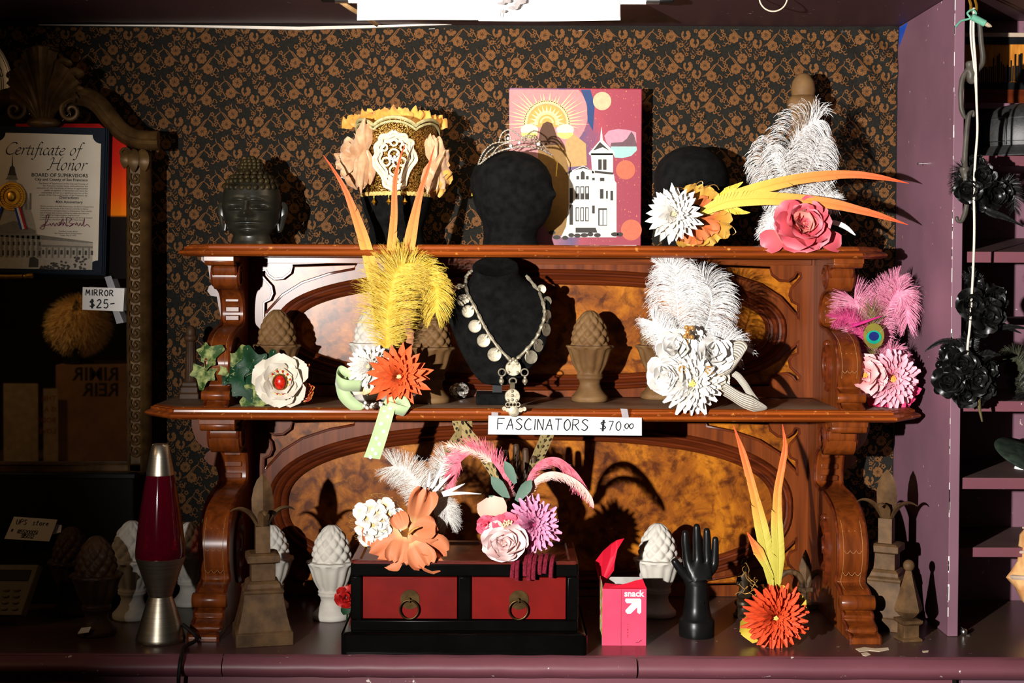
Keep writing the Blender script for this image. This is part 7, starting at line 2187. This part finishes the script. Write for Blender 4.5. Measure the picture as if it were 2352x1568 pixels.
for i in range(26):
    a, r_ = rr.uniform(0, 6.28), rr.uniform(10, 68)
    b.ball(P(1778 + r_ * cos(a), 1414 + r_ * sin(a), Y - .034 + .012 * r_ / 70), rr.uniform(1.6, 3.2) * k, 5, 4, (1.6, .5, .7))
b.obj('gold_flecks', M_GOLD, t, kind='stuff')
b = B()
for i in range(7):
    q0 = P(1735 + rr.uniform(-6, 6), 1350 + rr.uniform(-10, 20), Y)
    pts = [q0]
    for j in range(6):
        pts.append(pts[-1] + V((rr.uniform(-.012, .006), rr.uniform(-.004, .004), rr.uniform(-.006, .012))))
    b.tube(cr(pts, 5), .0006, 4)
b.obj('gold_wire', M_GOLDB, t, kind='stuff')
# ------------------------------------------------------------------ right-hand shelves: hanging black roses, toy monkeys, cord
M_BPET = uvgrad('black_petal', [(0, (4, 4, 4)), (.8, (11, 11, 10)), (1, (24, 24, 22))], rough=.38, spec=.5)
M_BFTH = col('black_feather', (7, 7, 7), (16, 16, 15), rough=.45, rnd=0, spec=.4)
BGR = 'black rose fascinators hanging on a cord'
def black_rose(par, x, y, r, Y, nr, seed):
    k = S(Y)
    bloom(par, P(x, y, Y), nr, M_BPET, [(6, .004, r * k, r * .72 * k, 16, 0), (6, .004, r * .8 * k, r * .6 * k, 42, .003), (5, .003, r * .6 * k, r * .46 * k, 64, .005), (4, .001, r * .45 * k, r * .34 * k, 80, .006)], 'rose', (.004, M_BPET), seed, name='rose')
Y = -.43; k = S(Y)
t = thing('black_fascinator', 'black rose fascinator hanging at the top of the cord', 'fascinator', P(2262, 500, Y), BGR)
for i, (x, y, r_, dy, nr) in enumerate(((2249, 408, 30, -.012, (0, -1, .2)), (2222, 438, 30, -.01, (-.3, -1, 0)), (2276, 448, 30, -.01, (.3, -1, -.1)), (2240, 382, 20, -.004, (-.1, -1, .4)), (2300, 440, 22, 0, (.5, -1, 0)), (2250, 460, 24, 0, (0, -1, -.4)))):
    black_rose(t, x, y, r_, Y + dy, nr, 200 + i)
plume(t, PP([(2230, 400, Y), (2212, 385, Y), (2202, 400, Y), (2196, 430, Y)]), lambda u: 26 * k, M_BFTH, 80, 'plume', 201, 60, .2, fluff=2)
vane(t, PP([(2240, 460, Y - .005), (2270, 485, Y - .008), (2310, 500, Y - .008), (2350, 520, Y - .008)]), lambda u: interp(u, [0, .4, 1], [6, 9, 1]) * k, M_BFTH, 30, 'feather', 202)
plume(t, PP([(2290, 430, Y), (2315, 420, Y), (2330, 440, Y), (2330, 480, Y)]), lambda u: 24 * k, M_BFTH, 70, 'plume', 203, 60, .3, fluff=2)
t = thing('black_fascinator', 'black rose fascinator hanging in the middle of the cord', 'fascinator', P(2250, 770, Y), BGR)
for i, (x, y, r_, dy, nr) in enumerate(((2232, 700, 36, -.01, (-.2, -1, 0)), (2262, 722, 38, -.014, (.1, -1, 0)), (2275, 690, 30, -.006, (.4, -1, .2)), (2240, 665, 26, 0, (-.1, -1, .4)), (2245, 745, 26, -.004, (0, -1, -.4)))):
    black_rose(t, x, y, r_, Y + dy, nr, 210 + i)
plume(t, PP([(2245, 660, Y), (2240, 645, Y), (2230, 632, Y)]), lambda u: 24 * k, M_BFTH, 70, 'plume', 211, 40, .1, fluff=2)
for sd, l in ((212, [(2260, 745, Y - .01), (2290, 752, Y - .012), (2325, 750, Y - .012), (2370, 756, Y - .012)]), (213, [(2270, 730, Y - .004), (2300, 745, Y - .004), (2345, 765, Y - .004)])):
    vane(t, PP(l), lambda u: interp(u, [0, .4, 1], [4, 7, 1]) * k, M_BFTH, 26, 'feather', sd)
t = thing('black_fascinator', 'large black rose fascinator with a curved quill hanging lowest on the cord', 'fascinator', P(2225, 920, Y), BGR)
for i, (x, y, r_, dy, nr) in enumerate(((2208, 838, 38, -.012, (-.2, -1, .2)), (2232, 868, 36, -.016, (.1, -1, 0)), (2182, 874, 36, -.01, (-.4, -1, 0)), (2215, 895, 34, -.006, (0, -1, -.4)), (2258, 850, 30, -.006, (.5, -1, .1)), (2250, 890, 30, -.004, (.4, -1, -.3)), (2185, 815, 22, 0, (-.4, -1, .4)))):
    black_rose(t, x, y, r_, Y + dy, nr, 220 + i)
vane(t, PP([(2208, 798, Y), (2190, 785, Y - .004), (2165, 784, Y - .006), (2140, 795, Y - .006), (2124, 807, Y - .006)]), lambda u: interp(u, [0, .3, .7, 1], [6, 8, 5, 1]) * k, M_BFTH, 30, 'feather', 221)
plume(t, PP([(2220, 830, Y), (2222, 800, Y), (2225, 785, Y)]), lambda u: 26 * k, M_BFTH, 90, 'plume', 222, 60, .2, fluff=3)
plume(t, PP([(2180, 870, Y), (2165, 850, Y), (2158, 825, Y)]), lambda u: 10 * k, M_BFTH, 50, 'plume', 223, 60, .1)
vane(t, PP([(2230, 830, Y - .002), (2260, 815, Y - .004), (2295, 814, Y - .004)]), lambda u: interp(u, [0, .5, 1], [4, 12, 1]) * k, M_BFTH, 26, 'feather', 224)
for x, y in ((2150, 872), (2156, 895), (2178, 905), (2175, 800), (2160, 838)):
    B().ball(P(x, y, Y - .002), 11 * k, 12, 8, (1.1, .6, 1)).obj('jet_button', mat('jet', (5, 5, 6), (8, 8, 9), rough=.15), t)
b = B(); b.tube(PP([(2246, 905), (2250, 940), (2256, 968)], Y - .01), [.004, .003, .0015], 6); b.obj('stem', mat('olive_stem', (74, 64, 36), (92, 80, 48)), t)
Yr = -.34
t = thing('feather_spray', 'dark olive feather spray half out of frame at the right edge', 'feather', P(2345, 915, Yr))
plume(t, PP([(2360, 900, Yr), (2350, 850, Yr), (2335, 825, Yr), (2318, 830, Yr)]), lambda u: 36 * S(Yr), col('olive_feather', (40, 42, 28), (66, 68, 48), rnd=0), 140, 'plume', 231, 60, .4, fluff=3)
plume(t, PP([(2360, 910, Yr), (2345, 890, Yr), (2340, 870, Yr)]), lambda u: 30 * S(Yr), M_BFTH, 80, 'plume', 232, 60, .4, fluff=3)
# cord
t = thing('hanging_cord', 'pale string hanging from a brass hook in front of the purple shelves', 'cord', P(2235, 790, Y - .018))
M_STR = mat('cotton_string', (196, 186, 172), (214, 206, 194), scale=300, rough=.85, bmp=.5, bscale=600)
Yc = Y - .026
b = B(); b.tube(cr(PP([(2237, 18), (2236, 80), (2241, 150), (2243, 230), (2245, 300), (2240, 370), (2237, 440), (2238, 520), (2236, 600), (2232, 680), (2228, 745), (2223, 790), (2222, 815)], Yc), 5), .0023, 7); b.obj('string', M_STR, t)
b = B(); b.tube(cr(PP([(2230, 40), (2230, 90), (2238, 160), (2243, 230)], Yc + .006), 5), .0018, 6); b.obj('string', M_STR, t)
for x in (2229, 2242):
    b = B(); b.tube(cr(PP([(x - 4, -40), (x - 3, -5), (x + 1, 12), (x, 28)], Yc), 5), .0025, 7); b.obj('brass_hook', M_GOLD, t)
M_MINT = mat('mint_plastic', (90, 150, 126), (110, 168, 142), rough=.35)
b = B(); b.tube(cr(PP([(2195, 62), (2208, 48), (2228, 42), (2222, 30), (2234, 22), (2242, 32), (2230, 44)], Yc - .008), 5), .0018, 6); b.obj('twist_tie', M_MINT, t)
b = B(); b.tube(PP([(2232, 38), (2262, 54)], Yc - .010), .0062, 10); b.obj('plug', M_MINT, t)
b = B(); b.tube(PP([(2261, 53), (2272, 59), (2278, 61)], Yc - .010), [.0045, .0036, .001], 8); b.obj('plug_tip', mat('beige_plastic', (176, 156, 130), (190, 170, 146)), t)
# toy monkeys linked by their arms
M_GREY = mat('grey_toy_plastic', (58, 54, 48), (78, 72, 64), rough=.42)
Ym = Y - .012; km = S(Ym)
def monk(lab, pts, edges, rad):
    return skin_obj('toy_monkey', [P(x, y, Ym + (d if len(q) > 2 else 0) * km) for q in pts for x, y, d in [tuple(q) + (0,) if len(q) == 2 else tuple(q)]], edges, [(r * km * 1.25, r * km * 1.25) for r in rad], M_GREY, None, 2, (lab, 'toy monkey'))
o = monk('upper grey plastic toy monkey hanging by one long arm', [(2232, 166), (2230, 178), (2228, 194), (2246, 190), (2229, 152), (2228, 138), (2246, 158), (2256, 150), (2258, 128), (2254, 100), (2251, 60), (2246, 36), (2238, 28), (2230, 40), (2220, 162), (2210, 182), (2206, 214), (2208, 250), (2216, 271), (2226, 266)], [(0, 1), (1, 2), (1, 3), (0, 4), (4, 5), (0, 6), (6, 7), (7, 8), (8, 9), (9, 10), (10, 11), (11, 12), (12, 13), (0, 14), (14, 15), (15, 16), (16, 17), (17, 18), (18, 19)], [12, 10, 6, 6, 6, 12, 6, 5.5, 5.5, 5, 5, 4.5, 4, 3.5, 6, 5.5, 5, 5, 4.5, 4])
o['group'] = 'linked grey toy monkeys'
o = monk('lower grey plastic toy monkey half hidden behind the black roses', [(2222, 412), (2222, 430), (2214, 446), (2232, 446), (2216, 396), (2214, 384), (2216, 360), (2219, 320), (2222, 285), (2226, 262), (2236, 254), (2236, 270), (2226, 420), (2222, 460), (2217, 490), (2208, 510), (2199, 508), (2197, 496)], [(0, 1), (1, 2), (1, 3), (0, 4), (4, 5), (4, 6), (6, 7), (7, 8), (8, 9), (9, 10), (10, 11), (0, 12), (12, 13), (13, 14), (14, 15), (15, 16), (16, 17)], [12, 10, 6, 6, 6, 11, 5.5, 5.2, 5.2, 5, 4, 3.5, 6, 5.2, 5.2, 5, 4, 3.5])
o['group'] = 'linked grey toy monkeys'
# leather cap on the upper shelf
za, ya = SHELVES[0]
c = V((P(2372, 350, -.24).x, -.20, za))
k = S(-.24)
t = thing('leather_cap', 'black leather cap with stitched brim on the upper right shelf', 'cap', c)
M_LEA = mat('black_leather', (30, 30, 30), (46, 46, 45), scale=160, rough=.55, spec=1.0, bmp=.3, bscale=300)
B().lathe([(106 * k, 18 * k), (112 * k, 40 * k), (111 * k, 66 * k), (104 * k, 90 * k), (88 * k, 108 * k), (60 * k, 121 * k), (30 * k, 128 * k), (1 * k, 130 * k)], 56, c).obj('crown', M_LEA, t, smooth=50)
B().lathe([(104 * k, 24 * k), (120 * k, 16 * k), (142 * k, 1 * k), (143 * k, 3 * k), (121 * k, 20 * k), (106 * k, 28 * k)], 56, c, cap=False).obj('brim', M_LEA, t, smooth=50)
for r_, z in ((104.5, 90), (112, 36), (134, 9)):
    b = B(); b.tube([c + V((r_ * k * cos(a), r_ * k * sin(a), z * k)) for a in np.linspace(0, 2 * pi, 70)], .0007, 4, False); b.obj('stitching', MATS['steel'], t)
b = B(); b.tube([c + V((r_ * k * cos(-2.3), r_ * k * sin(-2.3), z * k)) for r_, z in ((110, 28), (112.5, 45), (111, 68), (104, 91), (88, 109))], .0022, 6); b.obj('seam', M_BLACK, t)
# amber fringed box on the top right
Yb = -.13
q0, q1 = P(2215, 205, Yb), P(2420, 84, Yb)
t = thing('amber_box', 'amber gold fringed box in the shade of the top right shelf', 'box', ((q0.x + q1.x) / 2, Yb, P(2280, 225, Yb).z))
M_AMB = mat('amber_gilt', (170, 100, 30), (206, 138, 54), scale=20, sc=(8, 1, 1), rough=.4)
zz = lambda y: P(2280, y, Yb).z
B().box((DX + .03, Yb, zz(190)), (1.36, Yb + .04, zz(100))).obj('body', M_AMB, t, bevel=.001)
B().box((DX + .025, Yb - .006, zz(102)), (1.37, Yb + .045, zz(86))).obj('dark_band', M_BLACK, t, bevel=.001)
B().box((DX + .025, Yb - .006, zz(206)), (1.37, Yb + .045, zz(189))).obj('dark_band', M_BLACK, t, bevel=.001)
B().box((DX + .022, Yb - .008, zz(86)), (1.375, Yb + .045, zz(76))).obj('pale_rim', mat('pale_rim', (170, 150, 130), (186, 166, 146)), t, bevel=.001)
B().box((DX + .022, Yb - .008, zz(240)), (1.375, Yb + .045, zz(206))).obj('lower_rail', M_DARKM, t, bevel=.001)
rr = random.Random(77)
for i in range(26):
    x = lerp(P(2240, 150, Yb).x, P(2352, 150, Yb).x, i / 25)
    B().box((x, Yb - .003, zz(188)), (x + rr.uniform(.0012, .003), Yb, zz(rr.uniform(120, 160)))).obj('fringe_strand', M_BLACK, t, smooth=0)
# brace between the shelving unit and the boards so that the box rests on a cleat
zc_ = zz(240)
B().box((DX + .0195, -.16, zc_ - .012), (1.4395, -.0805, zc_ - .0003)).obj('shelf', M_PURP, un, bevel=.001)
# seashell, green hat, small bead on the lower right
c = V((P(2388, 1400, -.30).x, -.30, CZ)); k = S(-.30)
t = thing('conch_shell', 'peach coloured conch shell at the right edge of the counter', 'shell', c)
hz = lambda y: P(2388, y, -.30).z - CZ
def knob(a, z, r):
    return r * (1 + (.16 * max(0, cos(4 * a + .6)) ** 3 if hz(1345) < z < hz(1310) else .03 * sin(9 * a + z * 300)))
B().lathe([(10 * k, 0), (24 * k, hz(1398)), (40 * k, hz(1380)), (54 * k, hz(1352)), (66 * k, hz(1328)), (56 * k, hz(1312)), (50 * k, hz(1290)), (48 * k, hz(1260)), (45 * k, hz(1230)), (36 * k, hz(1215)), (18 * k, hz(1200)), (2 * k, hz(1190))], 48, c, knob).obj('body', mat('peach_shell', (196, 130, 76), (226, 178, 120), scale=30, rough=.5, bmp=.3, bscale=60), t, smooth=60)
b = B(); b.tube([c + V(((66 - u * 9) * k * cos(u * 4.2 + 2.6), (66 - u * 9) * k * sin(u * 4.2 + 2.6), lerp(hz(1330), hz(1215), u / 3))) for u in np.linspace(0, 3, 60)], lambda u: (6 - 4 * u) * k, 7); b.obj('ridge', mat('shell_ridge', (176, 150, 130), (200, 176, 156)), t)
ze, ye = SHELVES[4]
c = V((P(2352, 1080, -.24).x, -.24, ze)); k = S(-.24)
t = thing('green_hat', 'dark green flat hat with a pale edge on the right shelf', 'hat', c)
b = B()
top_ = V((c.x, c.y, P(2352, 1048, -.24).z))
rm = Matrix.Rotation(radians(16), 3, 'Y') @ Matrix.Rotation(radians(24), 3, 'X')
b.lathe([(2 * k, 0), (66 * k, -2 * k), (72 * k, 2 * k), (70 * k, 6 * k), (40 * k, 9 * k), (2 * k, 10 * k)], 48)
b.v = [tuple(top_ + rm @ V(q)) for q in b.v]
b.obj('brim', mat('green_velvet', (22, 32, 24), (44, 54, 44), scale=60, rough=.8), t, smooth=60)
B().lathe([(22 * k, 0), (20 * k, 6 * k), (7 * k, 10 * k), (6 * k, 34 * k)], 20, c).obj('stand', M_WHITE, t)
c = PZ(2216, 1460, CZ); k = S(c.y)
t = thing('metal_bead', 'tiny silver bell bead on the counter beside the divider', 'bead', c + V((0, .006, 0)))
b = B(); b.ball(c + V((0, .006, .0065)), .0065, 12, 8); b.obj('ball', MATS['steel'], t)
b = B(); b.tube([c + V((-.002, .004, .012)), c + V((-.006, .002, .015))], .0012, 5); b.tube([c + V((.004, .004, .001)), c + V((.010, .002, .0014))], .0014, 5); b.obj('prong', MATS['steel'], t, kind='stuff')
# red silk bud between white urn and drawer box
q = PZ(795, 1408, CZ)
t = thing('red_rosebud', 'small red silk rosebud with a green leaf behind the drawer box', 'flower', (q.x, -.30, CZ))
c = V((P(796, 1372, -.3).x, -.3, P(796, 1372, -.3).z))
M_RPET = uvgrad('red_petal', [(0, (120, 10, 10)), (1, (186, 26, 20))], rough=.5)
bloom(t, c, (0, -1, .3), M_RPET, [(5, .003, .022, .016, 20, 0), (4, .002, .016, .012, 55, .003)], 'rose', (.004, M_RPET), 240)
one_petal(t, 800, 1384, -.305, 200, 30, 12, (0, -1, 0), M_IVYD, 'spear', 0, 'leaf')
b = B(); b.tube([c, c + V((.002, .004, -.02)), V((c.x, -.296, CZ))], .0018, 6); b.obj('stem', M_IVYD, t)

# ------------------------------------------------------------------ tube lamp and papers under the soffit
Yl = -.37
t = thing('tube_lamp', 'fluorescent tube lamp under the soffit behind white papers', 'lamp', P(1180, -10, Yl))
zl = ZCEIL - .0125
x0, x1 = P(800, -4, Yl).x, P(1484, -4, Yl).x
m, tt, p = new_mat('lit_tube'); p.inputs['Emission Color'].default_value = (1, .80, .55, 1); p.inputs['Emission Strength'].default_value = 26.0; p.inputs['Base Color'].default_value = (.9, .9, .88, 1)
b = B(); b.tube([(x0, Yl, zl), (x1, Yl, zl)], .0085, 16); b.obj('tube', m, t)
b = B(); b.tube([(x1 - .001, Yl, zl), (x1 + .024, Yl, zl)], .0095, 16); b.obj('end_cap', MATS['steel'], t)
b = B(); b.box((x1 + .024, Yl - .012, zl - .006), (x1 + .05, Yl + .012, ZCEIL - .0002)); b.obj('socket', M_BLACK, t, bevel=.002)
b = B(); b.tube([(x0 - .024, Yl, zl), (x0 + .001, Yl, zl)], .0095, 16); b.obj('end_cap', MATS['steel'], t)
b = B(); b.box((x0 - .05, Yl - .012, zl - .006), (x0 - .024, Yl + .012, ZCEIL - .0002)); b.obj('socket', M_BLACK, t, bevel=.002)
def sheet(label, xa, xb, yb, Ys, sl):
    b = B()
    ztop = ZCEIL - .001
    def f(u, v):
        q = P(lerp(xa, xb, u), yb + sl * (u - .5), Ys)
        return V((q.x, Ys + .006 * sin(v * 3) + .004 * sin(u * 5 + xa) * v, lerp(ztop, q.z, v)))
    b.grid(f, 16, 6)
    o = b.obj('paper_sheet', M_WHITE, None, smooth=180, top=(label, 'paper', 'white sheets shading the tube lamp'))
    md = o.modifiers.new('solid', 'SOLIDIFY'); md.thickness = .0006
    return o
sheet('left white paper sheet hanging below the soffit', 820, 1160, 46, -.392, -2)
sh = sheet('right white paper sheet with a grey printed smudge below the soffit', 1099, 1425, 48, -.398, -1)
b = B()
rr = random.Random(21)
for i, (x, y, rx, ry) in enumerate(((1188, 10, 10, 6), (1178, 18, 14, 5), (1196, 4, 16, 6), (1165, 2, 12, 5), (1156, 26, 6, 4), (1150, 8, 10, 4))):
    q = P(x, y, -.4075 - .00002 * i)
    b.flat([[(q.x + rx * S(-.4) * cos(a) * rr.uniform(.6, 1.1), q.z + ry * S(-.4) * sin(a) * rr.uniform(.6, 1.1)) for a in np.linspace(0, 2 * pi, 12, endpoint=False)]], q.y, .0002)
b.tube(PP([(1151, 20), (1149.5, 30), (1149, 40)], -.4078), .0006, 4)
b.obj('grey_print', mat('grey_ink', (150, 140, 138), (176, 168, 164), scale=80), sh, smooth=0, kind='stuff')
b = B(); b.ribbon(cr([P(772, -4, -.30), P(800, 16, -.26), P(830, 34, -.18), P(868, 58, -.03)], 5), .0042, V((.5, -.2, .85)).normalized())
o = b.obj('tan_strap', mat('tan_tape', (186, 150, 108), (204, 170, 130), rough=.6), None, smooth=180, top=('tan strip of tape hanging left of the white papers', 'tape'))
md = o.modifiers.new('solid', 'SOLIDIFY'); md.thickness = .0006
b = B(); q = P(1776, -4, -.34)
b.tube([V((q.x + .026 * cos(a), -.34, ZCEIL - .002 + .026 * sin(a))) for a in np.linspace(pi * 1.0, 2 * pi * 1.02, 24)], .0014, 6)
b.obj('wire_loop', mat('cream_wire', (206, 190, 166), (216, 202, 180)), None, top=('thin cream wire loop hanging from the soffit', 'wire'))

# ------------------------------------------------------------------ what the mirror shows: things across the shop
DV = 1.9
def PM_(x, y, d=DV):                    # stands where the mirror shows it at that pixel
    q = P(x, y, YM + .004 + d)
    return V((q.x, YM + .004 - d, q.z))
km = (YM + DV - CAM.y) / F_
a, c = PM_(-120, 1062), PM_(330, 1062)
t = thing('back_table', 'dark wooden table reflected in the mirror', 'table', ((a.x + c.x) / 2, a.y - .1, 0))
B().box((a.x, a.y - .35, a.z - .03), (c.x, a.y + .12, a.z)).obj('tabletop', M_DARKW, t, bevel=.003)
for sx in (a.x + .03, c.x - .03):
    for sy in (a.y - .32, a.y + .09):
        B().box((sx - .02, sy - .02, 0), (sx + .02, sy + .02, a.z - .03)).obj('leg', M_DARKW, t)
zt_ = a.z
M_AGED = mat('aged_paper', (136, 116, 82), (156, 134, 98))
q0, q1 = PM_(295, 1062), PM_(128, 838)
t = thing('cardboard_box', 'brown cardboard box with black lettering reflected in the mirror', 'box', ((q0.x + q1.x) / 2, q0.y - .12, zt_))
B().box((q1.x, q0.y - .26, zt_), (q0.x, q0.y, q1.z)).obj('carton', mat('cardboard', (122, 88, 54), (140, 104, 68), scale=20), t)
b = B()
for i, tx in enumerate(('RIMIR', 'REIR')):
    b.text(tx, lambda a_, i=i: V((q0.x - .03 - a_.x, q0.y + .0006, q1.z - .05 - i * .052 + a_.y)), .062, 'LEFT', 0, .001)
b.obj('lettering', M_INK, t, smooth=0)
c = PM_(165, 745)
t = thing('fur_hat', 'golden faux fur hat on a black stand reflected in the mirror', 'hat', (c.x, c.y - .08, q1.z))
b = B()
rr = random.Random(31)
cc = c + V((0, -.08, 0)); r_ = 62 * km
b.ball(cc, r_ * .9, 20, 14, (1.05, .8, .95))
for i in range(5200):
    a1, a2 = rr.uniform(0, 2 * pi), math.acos(rr.uniform(-1, 1))
    d = V((sin(a2) * cos(a1) * 1.05, sin(a2) * sin(a1) * .8, cos(a2) * .95))
    p0 = cc + d * r_ * .86
    e = (d + V((rr.uniform(-.5, .5), rr.uniform(-.5, .5), rr.uniform(-.9, .1)))).normalized() * rr.uniform(.02, .045)
    b.ribbon([p0, p0 + e * .5, p0 + e + V((0, 0, -.006))], lambda u: .0016 * (1 - .7 * u), d.cross(V((.3, .2, 1))).normalized())
b.obj('fur', col('gold_fur', (232, 190, 104), (244, 212, 140), rnd=0), t, smooth=0, kind='stuff')
B().lathe([(.05, q1.z - cc.z), (.05, q1.z - cc.z + .01), (.012, q1.z - cc.z + .02), (.012, -.02)], 20, cc).obj('stand', M_BLACK, t)
c = PM_(168, 812)
t = thing('dark_statuette', 'slim black statuette in front of the fur hat, reflected in the mirror', 'statuette', (c.x, c.y + .0 - .04, q1.z))
B().lathe([(.02, 0), (.022, .01), (.012, .03), (.018, .07), (.020, .12), (.011, .16), (.014, .19), (.002, .215)], 20, (c.x, c.y - .04, q1.z)).obj('figure', M_BLACK, t)
q2, q3 = PM_(88, 1062), PM_(8, 880)
t = thing('paper_stack', 'clipped stack of cream receipts reflected in the mirror', 'papers', ((q2.x + q3.x) / 2, q2.y - .02, zt_))
for i in range(4):
    B().box((q3.x + .004 * i, q2.y - .004 * i, zt_), (q2.x - .006 * i, q2.y - .004 * i + .001, q3.z - .02 * i)).obj('sheet', M_AGED, t, smooth=0)
q4, q5 = PM_(134, 1020, DV - .02), PM_(100, 892, DV - .02)
t = thing('small_sign', 'narrow cream sign with brown lettering reflected in the mirror', 'sign', ((q4.x + q5.x) / 2, q4.y, zt_))
B().box((q5.x, q4.y, zt_), (q4.x, q4.y + .003, q5.z)).obj('card', M_AGED, t, smooth=0)
b = B()
for i, tx in enumerate(('THIS', 'IS A', 'BODY', 'LOVE')):
    b.text(tx, lambda a_, i=i: V((q4.x - .006 - a_.x, q4.y + .0038, q5.z - .04 - i * .036 + a_.y)), .024)
b.obj('lettering', mat('brown_ink', (120, 50, 24), (134, 60, 32)), t, smooth=0)
